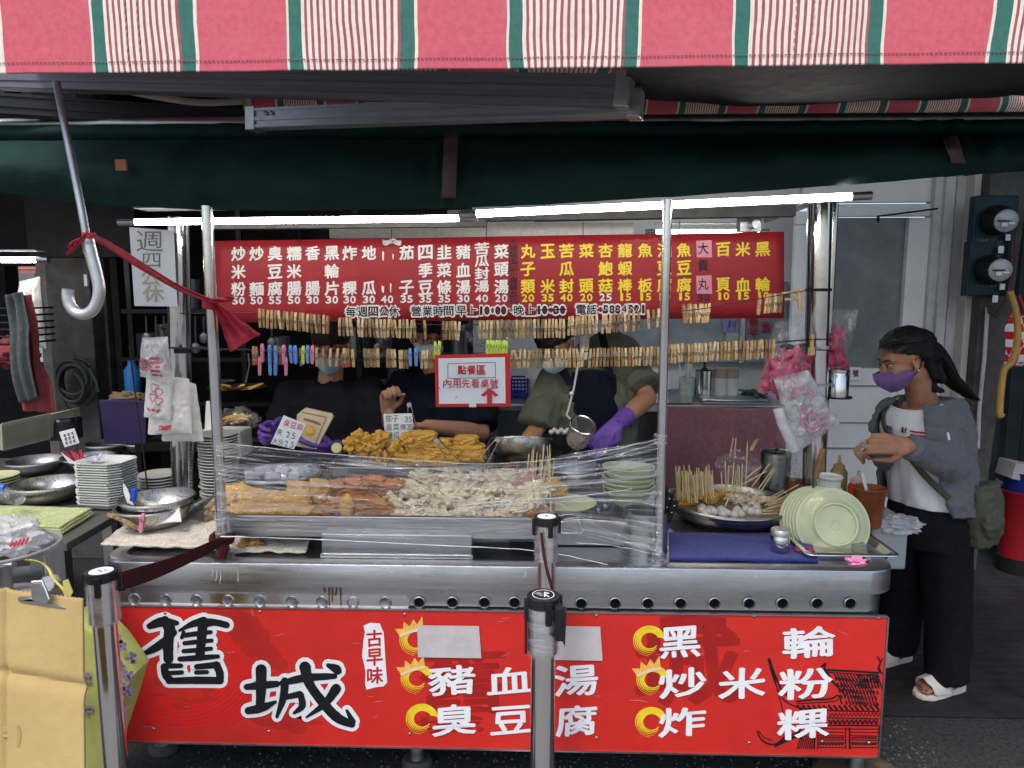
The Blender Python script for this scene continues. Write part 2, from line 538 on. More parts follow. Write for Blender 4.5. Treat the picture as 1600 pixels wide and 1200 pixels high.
nt.links.new([n for n in nt.nodes if n.type == 'TEX_COORD'][0].outputs["Object"], wv.inputs[0])
nt.links.new(wv.outputs[0], bq.inputs["Height"]); nt.links.new(ob.outputs[0], bq.inputs["Normal"])
nt.links.new(bq.outputs[0], nt.nodes["Principled BSDF"].inputs["Normal"])
g = G(); g.grid(lambda u, v: Vector((-60 + 120 * u, -30 + 31.2 * v, .004)), 8, 8)
tag(g.build("street", mat("bounce_street", (.22, .215, .205), .85, 0, .15, 3, .2, 60), smooth=False), kind="structure")  # unseen pale sheet, added to bounce light up under the awning
# gravelly grit on the asphalt in front of the cart
g = G()
for i in range(2600):
    x, y = random.uniform(-1.3, 1.5), random.uniform(1.7, 2.75)
    s = random.uniform(.003, .008)
    q = Matrix.Rotation(random.random() * 6, 3, V3(random.random(), random.random(), 1))
    g.sphere((x, y, s * .3), (s, s * .8, s * .6), q, 5, 3)
tag(g.build("grit", mat("grit_stone", (.10, .098, .095), .85, 0, .7, 200), smooth=False), "dark grit strewn over the asphalt under the food cart", "grit", kind="stuff")
# ------------------------------------------------------------------ shop walls
def wall(name, label, a, b, y0, y1, mt, extra=None):
    g = G(); g.box(((a[0] + b[0]) / 2, (y0 + y1) / 2, (a[1] + b[1]) / 2), (abs(b[0] - a[0]), abs(y1 - y0), abs(b[1] - a[1])))
    return tag(g.build(name, mt, smooth=False), label, "wall")
XR0 = at(1235, 600, 4.5).x
wall("kitchen_wall", "dark kitchen wall behind the black-shirted cook", (-3.3, 0), (at(735, 600, 5.2).x, 3.2), 5.2, 5.35, DARKW)
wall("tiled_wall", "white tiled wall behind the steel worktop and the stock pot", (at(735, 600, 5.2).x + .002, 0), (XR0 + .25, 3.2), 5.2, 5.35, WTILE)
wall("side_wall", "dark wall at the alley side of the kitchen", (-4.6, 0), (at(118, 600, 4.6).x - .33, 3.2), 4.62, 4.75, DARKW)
# open gap on the far left looks through to the street beyond, so that wall is split below/above the opening
bpy.data.objects.remove(bpy.data.objects["side_wall"])
xa, xb = at(10, 500, 4.6).x, at(66, 500, 4.6).x
zt, zb = at(30, 415, 4.6).z, at(30, 545, 4.6).z
g = G()
g.box(((xa - 2.5 + xa) / 2, 4.68, 1.6), (2.5, .12, 3.2))
g.box(((xa + xb) / 2, 4.68, (zt + 3.2) / 2), (xb - xa, .12, 3.2 - zt))
g.box(((xa + xb) / 2, 4.68, zb / 2 - .05), (xb - xa, .12, zb - .1))
g.box((xb + .1, 4.68, 1.6), (.2, .12, 3.2))
tag(g.build("alley_wall", DARKW, smooth=False), "near-black wall with an opening onto the red brick street", "wall")
p = thing("concrete_column", "rough grey concrete column with a coiled hose hung on it", "column", (at(118, 600, 4.3).x, 4.3, 0))
w = (at(152, 600, 4.3).x - at(85, 600, 4.3).x)
g = G(); g.box((p.location.x, 4.42, 1.6), (w, .24, 3.2)); g.build("shaft", CONC, p, smooth=False, bevel=.008)
g = G(); g.box((at(68, 500, 4.3).x, 4.35, 1.6), (.06, .08, 3.2)); g.box((at(80, 500, 4.3).x, 4.36, 1.6), (.035, .06, 3.2)); g.build("door_jamb", mat("rusty_jamb", (.16, .15, .13), .7, 0, .3, 9, .3, 50, dirt=.7, dirtcol=(.12, .06, .03), ds=5), p, smooth=False)
g = G(); g.box((at(137, 440, 4.29).x, 4.28, at(137, 438, 4.28).z), (.02, .02, .07)); g.build("switch", CREAMP, p)
g = G(); a, b = at(52, 402, 4.15), at(215, 330, 4.15); g.box(((a.x + b.x) / 2, 4.17, a.z + .3), (b.x - a.x, .12, .6)); tag(g.build("lintel_beam", DARKW, smooth=False), "black beam crossing the top of the concrete column", "beam")
for a, b in ((153, 164), (173, 184)):
    g = G(); xx = (at(a, 500, 4.4).x + at(b, 500, 4.4).x) / 2
    g.box((xx, 4.45, 1.6), (at(b, 500, 4.4).x - at(a, 500, 4.4).x, .05, 3.2))
    tag(g.build("wall_post", CONC if a < 160 else mat("dark_post", (.02, .019, .018), .8, 0, .4, 9, .3, 50), smooth=False), ("weathered grey post just right of the concrete column" if a < 160 else "dark post second to the right of the concrete column"), "post")  # second post gets a much darker base colour
# red brick building and its frieze, seen through the gap
b = thing("brick_building", "red brick temple-like building seen through the gap on the left", "building", (at(40, 460, 9).x, 9, 0))
g = G(); g.box((b.location.x, 9.6, 2.2), (3.2, 1, 4.4)); g.build("brick_wall", mat("pink_brick", (.50, .15, .12), .8, 0, .2, 4, .2, 20, emit=(.5, .15, .12), es=0), b, smooth=False)
g = G()
for i in range(9):
    g.box((b.location.x, 9.095, .9 + i * .28), (3.2, .012, .012))
for i in range(12): g.box((b.location.x - 1.5 + i * .27, 9.094, 1.9), (.012, .012, 3.4))
g.build("mortar_lines", mat("mortar", (.5, .4, .36), .9), b, smooth=False)
g = G(); g.box((at(40, 470, 8.9).x, 8.93, at(40, 470, 8.9).z + .1), (.32, .1, .5)); g.build("window", GLASSD, b, smooth=False)
g = G(); g.box((b.location.x, 8.8, at(40, 487, 8.8).z), (3.2, .35, .16)); g.build("frieze", mat("frieze_ochre", (.5, .36, .14), .7, 0, .6, 12, col2=(.1, .12, .16), st=(1, 1, 2)), b, smooth=False)
g = G(); g.box((b.location.x, 8.78, at(40, 478, 8.8).z), (3.2, .4, .05)); g.build("cornice", WFRAME, b, smooth=False)
g = G(); g.box((b.location.x, 8.88, at(40, 487, 8.8).z / 2 - .06), (3.2, .1, at(40, 487, 8.8).z - .2)); g.build("lower_wall", WFRAME, b, smooth=False)
sg = thing("hanging_signboard", "small black street sign with gold characters seen through the gap", "sign", at(12, 436, 6))
g = G(); g.box(sg.location, (.16, .05, .26)); g.build("board", BLACKP, sg, smooth=False)
g = G(); fn = lambda x, y, l=0: at(x, y, 5.972)
for i, ch in enumerate("佑安堂民"): put(g, ch, 14, 422 + i * 7, 6, 6, fn, .02)
g.build("lettering", GOLDV, sg, smooth=False, flip=False)
# ceiling / roof over the kitchen
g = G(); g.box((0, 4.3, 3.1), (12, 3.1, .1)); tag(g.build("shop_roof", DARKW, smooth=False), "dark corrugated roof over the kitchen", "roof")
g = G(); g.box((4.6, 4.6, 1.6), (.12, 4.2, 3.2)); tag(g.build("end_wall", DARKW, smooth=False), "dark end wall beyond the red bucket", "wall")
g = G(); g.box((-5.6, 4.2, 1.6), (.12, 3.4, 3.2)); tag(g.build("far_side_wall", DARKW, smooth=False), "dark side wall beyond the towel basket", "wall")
# corrugated dark shutter on the far right
g = G()
x0, x1 = at(1545, 600, 4.8).x, 4.55
def cor(u, v):
    x = x0 + (x1 - x0) * u
    return Vector((x, 4.8 + .018 * math.copysign(min(1, abs(math.sin(u * 40)) * 2.5), math.sin(u * 40)), .0 + 3.0 * v))
g.grid(cor, 240, 1)
tag(g.build("roller_shutter", mat("dark_sheet_metal", (.035, .045, .05), .5, .3, .2, 5, .1, 30), smooth=False), "dark blue-black corrugated shutter right of the meter column", "shutter")
c = thing("meter_column", "grey concrete column carrying the two electric meters", "column", (at(1548, 600, 4.35).x, 4.35, 0))
xl, xr = at(1513, 600, 4.35).x, at(1572, 600, 4.35).x
g = G(); g.loft([[V3(xl - .0, 4.3, z), V3(xr - d, 4.3, z), V3(xr - d, 4.6, z), V3(xl, 4.6, z)] for z, d in ((0, .12), (3.0, -.03))]); g.build("shaft", CONC, c, smooth=False)
g = G(); g.tube([at(1543, 480, 4.27), at(1538, 560, 4.27), at(1530, 640, 4.27), at(1528, 700, 4.27)], .011, 8); g.build("conduit", WFRAME, c)
for k, (mx, my, lx, ly, lab) in enumerate(((1572, 345, 1550, 350, "upper round electric meter on a dark teal plate"), (1563, 422, 1541, 420, "lower round electric meter on a dark teal plate"))):
    t = thing("electric_meter", lab, "electric meter", at(lx, ly, 4.22), "electric meters on the concrete column")
    o = at(lx, ly, 4.26)
    g = G(); g.box(o, (mpp(4.3) * 62, .06, mpp(4.3) * 80)); g.build("back_plate", mat("teal_enamel", (.015, .035, .045), .35, .2, .2, 9), t, smooth=False, bevel=.006)
    ctr = at(mx, my, 4.1)
    rot = (ctr - at(mx - 22, my - 1, 4.26)).to_track_quat('Z', 'Y').to_matrix()
    ax = rot @ V3(0, 0, 1)
    r = mpp(4.1) * 15.5
    g = G(); g.lathe([(r * 1.45, -.12), (r * 1.45, -.08), (r * 1.2, -.05), (r * 1.1, 0)], ctr, 32, rot); g.build("housing", BLACKP, t)
    g = G(); g.lathe([(r * 1.12, -.02), (r * 1.06, .004), (r * .9, .012), (0, .016)], ctr, 32, rot); g.build("dial", mat("meter_dial", (.36, .37, .37), .25, 0, .15, 9, coat=.5), t)
    g = G()
    for dx, dy, w_, h_ in ((-.25, -.35, .55, .34), (.42, -.22, .55, .16)):
        g.box(ctr + ax * .018 + rot @ V3(0, 0, 0) + V3(dx * r, 0, dy * r), (w_ * r, .002, h_ * r), rot.to_quaternion().to_matrix() @ Matrix.Rotation(R(90), 3, 'X') if False else None)
    g.build("dial_label", PAPER, t, smooth=False)
    g = G(); g.box(ctr + ax * .016, (r * 1.8, .002, .008)); g.build("dial_bar", BLACKP, t, smooth=False)
    g = G(); g.box(at(mx - 8, my + 45, 4.2), (.03, .004, .04)); g.box(at(mx + 3, my + 26, 4.2), (.028, .004, .034)); g.build("seal_tag", PAPER, t, smooth=False)
    g = G()
    for q in range(10): put(g, "5AB-83P1-6"[q], lx - 22 + q * 4.4, ly + 26, 3.4, 4, lambda x, y, l=0: at(x, y, 4.226), .02)
    g.build("plate_lettering", mat("plate_grey", (.3, .33, .35), .5), t, smooth=False, flip=False)
g = G(); g.tube([at(x, y, 4.2) for x, y in ((1582, 365), (1580, 430), (1572, 470), (1556, 494), (1546, 488), (1545, 476))], .012, 8); tag(g.build("power_cable", mat("brown_cable", (.06, .035, .03), .6)), "brown cable looping down from the electric meters", "cable")
g = G(); g.tube(spline([tuple(at(x, y, 4.05)) for x, y in ((1578, 455), (1588, 490), (1590, 530), (1582, 565), (1568, 582), (1562, 645), (1566, 646))]), .018, 10); tag(g.build("orange_hose", mat("ochre_rubber", (.42, .25, .07), .55, 0, .15, 10)), "ochre rubber hose bending down the meter column", "hose")
# red and white checked basket/bag hanging at the far right
t = thing("checked_bag", "red and white checked bag hanging at the right edge", "bag", at(1592, 530, 4.3))
g = G()
def ck(u, v):
    a = at(1562 + 60 * u, 490 + 82 * v - 8 * math.sin(v * 3.1) * (1 - u), 4.32)
    return a + V3(0, -.06 * math.sin(u * 3.14) * math.sin(v * 3.14) - .01 * noise.noise(V3(u * 5, v * 6, 2)), 0)
g.grid(ck, 24, 24)
ckm = mat("red_check", (.55, .02, .03), .8)
nt = ckm.node_tree; cx = nt.nodes.new("ShaderNodeTexChecker"); cx.inputs["Scale"].default_value = 22; cx.inputs[1].default_value = (.55, .015, .03, 1); cx.inputs[2].default_value = (.75, .7, .7, 1)
nt.links.new([n for n in nt.nodes if n.type == 'TEX_COORD'][0].outputs["Object"], cx.inputs[0]); nt.links.new(cx.outputs[0], nt.nodes["Principled BSDF"].inputs["Base Color"])
g.build("cloth", ckm, t, solid=.01)
g = G(); g.tube([at(1575, 492, 4.3), at(1580, 470, 4.33), at(1592, 462, 4.33), at(1604, 490, 4.3)], .008, 6); g.build("handle", REDV, t)
# ------------------------------------------------------------------ white shop front on the right (door + posts)
d = thing("glass_door", "white-framed half-glazed door behind the woman in grey", "door", (at(1380, 600, 4.5).x, 4.5, 0))
Y = 4.5
def rect(g, x0, y0, x1, y1, Y, dep, name=None):
    a, b = at(x0, y1, Y), at(x1, y0, Y); a.x, b.x = at(x0, 520, Y).x, at(x1, 520, Y).x
    g.box(((a.x + b.x) / 2, Y + dep / 2, (a.z + b.z) / 2), (b.x - a.x, dep, b.z - a.z))
g = G(); rect(g, 1236, 576, 1420, 860, 4.5, .05); rect(g, 1236, 352, 1262, 575.5, 4.5, .05); rect(g, 1409, 340, 1442, 858, 4.49, .06); rect(g, 1290, 318, 1470, 338, 4.5, .05); rect(g, 1236, 330, 1300, 351, 4.5, .05); g.build("door_leaf", WTILE, d, smooth=False, bevel=.004)
g = G(); rect(g, 1263, 340, 1408, 575, 4.53, .012); g.build("glass_pane", GLASSD, d, smooth=False)
g = G(); rect(g, 1245, 602, 1408, 604, 4.494, .006); rect(g, 1245, 660, 1408, 661.2, 4.495, .006); rect(g, 1245, 700, 1408, 701.2, 4.495, .006); g.build("panel_groove", mat("groove_grey", (.25, .25, .25), .8), d, smooth=False)
g = G(); rect(g, 1243, 270, 1475, 316, 4.51, .05); g.build("transom", WTILE, d, smooth=False)
f = thing("door_frame_post", "dirty white ribbed frame posts at the door's right side", "door frame", (at(1490, 600, 4.4).x, 4.4, 0))
g = G()
for x0, x1, yy, m in ((1443, 1458, 4.46, 0), (1459, 1474, 4.43, 0), (1475, 1492, 4.47, 0), (1496, 1506, 4.44, 0)):
    a = at(x0 + 14, 300, yy).x, at(x1 + 14, 300, yy).x
    b = at(x0 - 6, 700, yy).x, at(x1 - 6, 700, yy).x
    xx0, xx1 = (a[0] + b[0]) / 2, (a[1] + b[1]) / 2
    g.box(((xx0 + xx1) / 2, yy + .05, 1.55), (xx1 - xx0, .1, 3.1))
g.build("post", WFRAME, f, smooth=False, bevel=.004)
g = G(); xx0, xx1 = at(1507, 500, 4.38).x, at(1523, 500, 4.38).x; g.box(((xx0 + xx1) / 2, 4.45, 1.55), (xx1 - xx0, .14, 3.1)); g.build("bright_post", mat("pale_post", (.56, .55, .5), .6, 0, .1, 5, .1, 40, dirt=.3, dirtcol=(.3, .28, .25)), f, smooth=False, bevel=.004)
g = G(); rect(g, 1493, 292, 1496, 900, 4.5, .02); g.build("gap_seal", DARKW, f, smooth=False)
g = G(); g.tube([at(1372, 338, 4.4), at(1465, 326, 4.4)], .006, 6); g.tube([at(1372, 338, 4.4), at(1372, 346, 4.45)], .008, 6); tag(g.build("closer_arm", BLACKP), "thin black closer arm at the top of the white door", "door closer")
# table-number notice on the white door
t = thing("door_notice", "small white notice with red characters on the white door", "notice", at(1335, 582, 4.48))
g = G(); rect(g, 1312, 574, 1349, 594, 4.485, .006); g.build("paper", PAPER, t, smooth=False)
g = G(); line(g, "桌號", 1325, 583, 9, 11, 12, lambda x, y, l=0: at(x, y, 4.482), bold=.02); g.build("lettering", REDINK, t, smooth=False, flip=False)
# ------------------------------------------------------------------ striped awning
AY = 1.52
aw = thing("striped_awning", "pink, cream and green striped awning with a straight hemmed valance", "awning", (0, AY, 2.1))
edges = []
def blk(a, b, kind): edges.append((a, b, kind))
def cream(a, b):
    n = max(3, round((b - a) / 10)); w = (b - a) / n
    for i in range(n):
        blk(a + i * w, a + i * w + w * .56, 1); blk(a + i * w + w * .56, a + (i + 1) * w, 3)
seq = [(-200, -30, 0), (-30, -8, 2), (-8, 5, 1), (5, 142, 0), (142, 146, 1), (146, 166, 2), (166, 284, 'c'), (284, 304, 2), (304, 309, 1), (309, 449, 0), (449, 453, 1), (453, 475, 2), (475, 624, 'c'), (624, 645, 2), (645, 650, 1), (650, 795, 0), (795, 799, 1), (799, 820, 2), (820, 973, 'c'), (973, 994, 2), (994, 999, 1), (999, 1147, 0), (1147, 1151, 1), (1151, 1172, 2), (1172, 1357, 'c'), (1357, 1379, 2), (1379, 1384, 1), (1384, 1538, 0), (1538, 1543, 1), (1543, 1568, 2), (1568, 1750, 'c'), (1750, 1772, 2), (1772, 1777, 1), (1777, 1930, 0)]
for a, b, k in seq:
    if k == 'c': cream(a, b)
    else: blk(a, b, k)
zb_ = at(800, 107, AY).z
def awv(px, t):
    """t 0 = hem .. 1 = top of the valance, then back under the front bar"""
    x = at(px, 60, AY).x
    wave = (.010 * math.sin(px * .021) + .016 * max(0, (px - 1350) / 250)) * math.sin(t * 2.4 + .4)
    return Vector((x + wave * .6 + .003 * noise.noise(V3(px * .02, t * 4, 0)), AY - .0015 * math.sin(px * .03 + t) - .002 * noise.noise(V3(px * .01, t * 3, 5)), zb_ + t * .30))
g = G()
rows = [0, .01, .025, .05, .07, .0725, .076, .12, .2, .32, .45, .6, .8, 1]
for a, b, k in edges:
    n = max(1, int((b - a) / 12)); g.mi(k)
    for i in range(n):
        for j in range(len(rows) - 1):
            u0, u1 = a + (b - a) * i / n, a + (b - a) * (i + 1) / n
            g.add([awv(u0, rows[j]), awv(u1, rows[j]), awv(u1, rows[j + 1]), awv(u0, rows[j + 1])], [(0, 1, 2, 3)])
def weld(o):
    bm = bmesh.new(); bm.from_mesh(o.data); bmesh.ops.remove_doubles(bm, verts=bm.verts, dist=1e-5); bm.to_mesh(o.data); bm.free()
o = g.build("valance", [PINK, CREAM, AGREEN, MAROON], aw, solid=.003, flip=False); weld(o)
# stitched seam of the hem
g = G(); 
for i in range(330):
    px = -190 + i * 6.4
    a, b = awv(px, .068), awv(px + 4, .068)
    g.beam(a + V3(0, -.0035, 0), b + V3(0, -.0035, 0), .0014, .0014)
g.build("hem_stitching", mat("stitch_thread", (.30, .10, .12), .9), aw, smooth=False)
g = G()
for px in (203, 223, 1238, 1264):
    for j in range(40):
        if j % 2 == 0: g.beam(awv(px, j / 40) + V3(0, -.0035, 0), awv(px, (j + .9) / 40) + V3(0, -.0035, 0), .002, .0016)
g.build("seam_stitching", mat("pale_thread", (.5, .36, .3), .9), aw, smooth=False)
# roof cloth running back to the roller, sagging on the right
g = G()
RZ, RY = at(1000, 160, 2.7).z, 2.7
for a, b, k in edges:
    g.mi(k)
    for j in range(10):
        def pt(px, t):
            sag = .03 + .05 * math.exp(-((px - 1250) / 260) ** 2) * (1 if px > 900 else .3)
            z = (zb_ + .29) + (RZ + .08 - zb_ - .29) * t + .02 - sag * math.sin(t * math.pi) * 1.6 + .012 * noise.noise(V3(px * .01, t * 4, 1))
            return Vector((at(px, 60, AY).x * (1 + .25 * t), AY + .01 + (RY - AY) * t, z))
        g.add([pt(a, j / 10), pt(b, j / 10), pt(b, (j + 1) / 10), pt(a, (j + 1) / 10)], [(0, 1, 2, 3)])
o = g.build("canopy", [PINK, CREAM, AGREEN, MAROON], aw, flip=False); weld(o)
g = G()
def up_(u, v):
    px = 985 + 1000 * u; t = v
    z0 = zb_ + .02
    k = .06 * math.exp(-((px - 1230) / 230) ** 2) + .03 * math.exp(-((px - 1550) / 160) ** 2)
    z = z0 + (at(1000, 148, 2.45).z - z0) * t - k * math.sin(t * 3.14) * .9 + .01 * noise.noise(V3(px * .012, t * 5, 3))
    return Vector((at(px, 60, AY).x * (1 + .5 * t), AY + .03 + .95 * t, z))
g.grid(up_, 60, 14); g.build("shaded_underside", UNDER, aw, flip=False)  # near-black sheet paints the shaded underside of the striped cloth
g = G(); g.box((0, AY + .045, zb_ + .06), (4.6, .05, .08)); g.build("front_bar", ALU, aw, smooth=False, bevel=.004)
# roller with the wound striped cloth
g = G(); n = 20
cz = at(1000, 160, 2.72).z
def rol(px, q, r=.042): return Vector((at(px, 160, 2.72).x, 2.72 + r * math.cos(q), cz + (px - 1000) * -.00002 + r * math.sin(q) * (1 + .1 * noise.noise(V3(px * .01, 1, 1)))))
px = 390; seqr = [(46, 0), (3, 1), (10, 2), (52, 'c'), (10, 2), (3, 1)]; i = 0
while px < 1750:
    w_, k = seqr[i % 6]; i += 1
    if k == 'c': parts = [(px + j * w_ / 14, px + (j + .55) * w_ / 14, 1) for j in range(14)] + [(px + (j + .55) * w_ / 14, px + (j + 1) * w_ / 14, 3) for j in range(14)]
    else: parts = [(px, px + w_, k)]
    for a, b, kk in parts:
        g.mi(kk)
        for j in range(n):
            q0, q1 = 2 * math.pi * j / n, 2 * math.pi * (j + 1) / n
            g.add([rol(a, q0), rol(b, q0), rol(b, q1), rol(a, q1)], [(0, 1, 2, 3)])
    px += w_
g.build("roller", [PINK, CREAM, AGREEN, MAROON], aw, flip=False)
g = G(); g.lathe([(0, 0), (.05, 0), (.05, .02), (0, .02)], at(392, 160, 2.72), 20, Matrix.Rotation(R(90), 3, 'Y')); g.box(at(388, 178, 2.72), (.012, .06, .16)); g.build("roller_end", WFRAME, aw)
# folding arms
def profile_beam(name, a, b, h, w, m, caps=True):
    g = G(); a, b = Vector(a), Vector(b)
    g.beam(a, b, w, h)
    d = (b - a).normalized(); x = d.cross(V3(0, 0, 1)).normalized(); z = x.cross(d)
    for k, hh in ((-.42, .12), (-.05, .2), (.42, .14)):
        for s in (-1, 1):
            g.beam(a + z * h * k + x * s * (w / 2 + .002), b + z * h * k + x * s * (w / 2 + .002), .005, h * hh)
    o = g.build(name, m, aw, smooth=False)
    if caps:
        for e, dd in ((a, -1), (b, 1)):
            g = G(); g.box(e + d * dd * .012, (w + .012, .034, h + .012), Matrix((x, d, z)).transposed())
            for s in (-.25, .1):
                g.sphere(e - d * dd * (.05 - s * .06) - x * (w / 2 + .004) * 1.0 + z * h * .2, .006, None, 8, 6)
            g.build("arm_bracket", STEELD, aw, smooth=False, bevel=.003)
    return o
ZA = 2.0
profile_beam("folding_arm", at(-10, 123, 2.45), at(968, 143, 1.78), .068, .05, ALU)
profile_beam("folding_arm", at(985, 164, 1.82), at(405, 187, 2.16), .055, .045, mat("lit_profile", (.30, .32, .36), .35, .5, .1, 6, st=(1, 8, 8)))  # paler copy of the aluminium, its lit look put into the colour
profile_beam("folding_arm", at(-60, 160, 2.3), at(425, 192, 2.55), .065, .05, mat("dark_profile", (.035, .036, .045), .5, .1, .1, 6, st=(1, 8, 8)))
g = G(); g.tube(spline([tuple(at(x, y, 2.62)) for x, y in ((180, 138), (240, 150), (310, 160), (378, 158))]), .012, 8); tag(g.build("sky_gap_strip", WFRAME), "curved white strip standing in for the bright roof gap behind the awning arms", "conduit")  # white strip added in place of bright sky through the roof gap
# ------------------------------------------------------------------ rolled green canvas
tp = thing("green_tarp", "dark green canvas curtain rolled up across the stall front", "tarpaulin", (0, 2.36, 2.0))
def interp(tab, x):
    for (x0, y0), (x1, y1) in zip(tab, tab[1:]):
        if x <= x1: t = max(0, min(1, (x - x0) / (x1 - x0))); t = t * t * (3 - 2 * t) if False else t; return y0 + (y1 - y0) * t
    return tab[-1][1]
BT = [(-300, 290), (0, 303), (100, 318), (200, 328), (330, 335), (500, 336), (700, 332), (850, 328), (1000, 318), (1150, 308), (1300, 298), (1450, 284), (1600, 274), (1900, 262)]
TT = [(-300, 196), (0, 196), (400, 192), (800, 190), (1200, 189), (1600, 186), (1900, 185)]
def tarp(u, v):
    px = -300 + 2200 * u
    t, b = interp(TT, px), interp(BT, px)
    q = v * math.pi * 1.35
    if v < .18: y = t + (25) * v / .18; d = .02 * math.sin(v / .18 * 3.14)
    else:
        w = (v - .18) / .82
        y = t + 22 + (b - t - 22) * min(1, w * 1.25) if w < .8 else b - 40 * (w - .8) / .2
        d = .13 * math.sin(min(1, w * 1.0) * math.pi) ** .8 if w < .8 else .13 * math.sin(.8 * math.pi) ** .8 - .25 * (w - .8)
    f = .018 * noise.noise(V3(px * .012, v * 3, 1)) + .009 * noise.noise(V3(px * .035 + v * 3, v * 4, 3))
    for sx in (705, 1485):
        e = math.exp(-((px - sx) / 60) ** 2)
        f += e * (-.02 * math.sin(v * 3.1) + .012 * math.sin((px - sx) * .16 + v * 5 * (1 if px > sx else -1)))
    return at(px, y, 2.36) + V3(0, -d - f, 0)
g = G(); g.grid(tarp, 220, 34); g.build("canvas", TARP, tp, flip=False)
for sx, y0, y1, sk, in ((705, 208, 308, -4), (1484, 212, 254, 14)):
    g = G()
    def stp(u, v, sx=sx, y0=y0, y1=y1, sk=sk):
        px = sx + sk * v + (u - .5) * 22
        return at(px, y0 + (y1 - y0) * v, 2.36 - .03 - .14 * math.sin(.35 + v * 2.0))
    g.grid(stp, 2, 12); g.build("strap", STRAP, tp, solid=.006, flip=False)
g = G(); g.box(at(190, 258, 2.2), (.034, .01, .032)); g.build("orange_tag", mat("tag_orange", (.36, .15, .08), .8), tp, smooth=False)
g = G(); g.tube([at(-200, 196, 2.4), at(1800, 184, 2.4)], .02, 10); g.build("hanging_rail", STEELD, tp)
# ------------------------------------------------------------------ fluorescent tubes
def tube_lamp(a, b, lab, Y, r=.013):
    t = thing("fluorescent_lamp", lab, "tube lamp", a, "lit fluorescent tubes")
    a, b = Vector(a), Vector(b); d = (b - a).normalized()
    g = G(); g.tube([a, b], r, 14); g.build("lit_tube", LAMP, t)
    g = G(); g.tube([a - d * .06, a - d * .0], r * 1.15, 12); g.build("end_cap", STEELD, t)
    g = G(); g.tube([b, b + d * .06], r * 1.15, 12); g.build("end_cap", STEELD, t)
    g = G(); g.beam(a + V3(0, .035, .048), b + V3(0, .035, .048), .09, .006); g.build("light_shield", STEELD, t, smooth=False)  # hidden strip added to block the tube's upward light
    return t
tube_lamp(at(212, 347, 2.44), at(718, 341, 2.42), "long lit tube above the menu banner's white half", 2.4, .0105)
tube_lamp(at(745, 334, 2.40), at(1330, 307, 2.30), "lit tube slanting up to the double steel post", 2.3, .0115)
tube_lamp(at(-60, 406, 3.6), at(58, 406, 3.6), "short lit tube over the towel basket at the left edge", 3.6, .014)
tube_lamp(at(1025, 362, 4.2), at(1185, 362, 4.2), "faint lit tube behind the menu banner's yellow half", 4.2, .012)
# two lit tubes on the facing shop's ceiling, mirrored in the door glass
# ------------------------------------------------------------------ beams behind the banner
g = G(); g.beam(at(330, 352, 2.62), at(760, 348, 2.62), .04, .03); g.beam(at(700, 338, 2.7), at(1240, 330, 2.7), .05, .04); tag(g.build("ceiling_rail", mat("dark_rail", (.05, .05, .048), .6, .2, .3, 12, .1, 60, dirt=.5), smooth=False), "dark steel rail above the menu banner", "rail")  # dark base colour offsets the strong light of the nearby tubes
g = G(); a = at(525, 364, 3.1); b = at(985, 364, 3.1); g.box(((a.x + b.x) / 2, 3.1, a.z), (b.x - a.x, .2, .06)); tag(g.build("pelmet", mat("speckled_pelmet", (.55, .54, .5), .6, 0, .12, 40, dirt=.4, dirtcol=(.2, .18, .15), ds=30), smooth=False), "pale speckled ceiling trough behind the banner top", "trough")
g = G(); g.tube([at(835, 340, 2.9), at(1190, 333, 2.9)], .018, 10); tag(g.build("timber_pole", mat("old_timber", (.2, .16, .1), .8, 0, .3, 8, .2, 50)), "brownish pole under the roof above the banner", "pole")
g = G(); g.box(at(1170, 350, 2.85), (.08, .05, .06)); g.lathe([(.0, -.03), (.016, -.03), (.016, .03), (0, .03)], at(1178, 351, 2.8), 14, Matrix.Rotation(R(90), 3, 'X')); g.beam(at(1195, 345, 2.85), at(1262, 320, 2.85), .02, .02); g.build("roof_bracket", STEELD); tag(bpy.data.objects["roof_bracket"], "steel bracket joining the roof rail to the double post", "bracket")
# ------------------------------------------------------------------ poles
def pole(name, lab, a, b, r, m=STEELP, flange=True):
    t = thing(name, lab, "post", b)
    g = G(); g.tube([a, b], r, 20); g.build("tube", m, t)
    if flange:
        g = G(); b = Vector(b); g.lathe([(0, 0), (r * 2.2, 0), (r * 2.2, .006), (r * 1.3, .008), (r * 1.3, .03), (0, .03)], b, 20)
        for q in range(4): g.sphere(b + V3(r * 1.75 * math.cos(q * 1.57 + .7), r * 1.75 * math.sin(q * 1.57 + .7), .008), .005, None, 8, 5)
        g.build("flange", STEELD, t)
    return t
CT = .815
PY = 2.27
lf = atz(349, 873, CT); rf = atz(1029, 878, CT)
LP0, RP0 = at(323, 322, lf.y), at(1043, 312, rf.y)
pole("cart_post", "slim steel post left of the menu with red ribbon tied round it", LP0, lf, .0178)
pole("cart_post", "slim steel post crossing the menu banner's yellow half", RP0, rf, .0150)
BPY = 2.92
thick = at(281, 600, BPY)
pole("canopy_post", "thick steel post on the left hung with carrier bags", (at(278, 340, BPY)), V3(at(285, 800, BPY).x, BPY, .7), .045, STEELP, False)
t = pole("canopy_post", "thick double steel post on the right behind the skewers", (at(1281, 318, BPY)), V3(at(1272, 800, BPY).x, BPY, .7), .046, STEELP, False)
g = G(); g.tube([at(1303, 316, BPY + .05), V3(at(1290, 800, BPY).x, BPY + .06, .7)], .018, 12); g.build("thin_tube", STEELP, t)
for y in (453, 542, 600):
    g = G(); c = at(1279, y, BPY); g.lathe([(.048, -.006), (.05, -.006), (.05, .006), (.048, .006)], c, 24); g.build("clamp_band", BLACKP if y < 500 else STEELD, t)
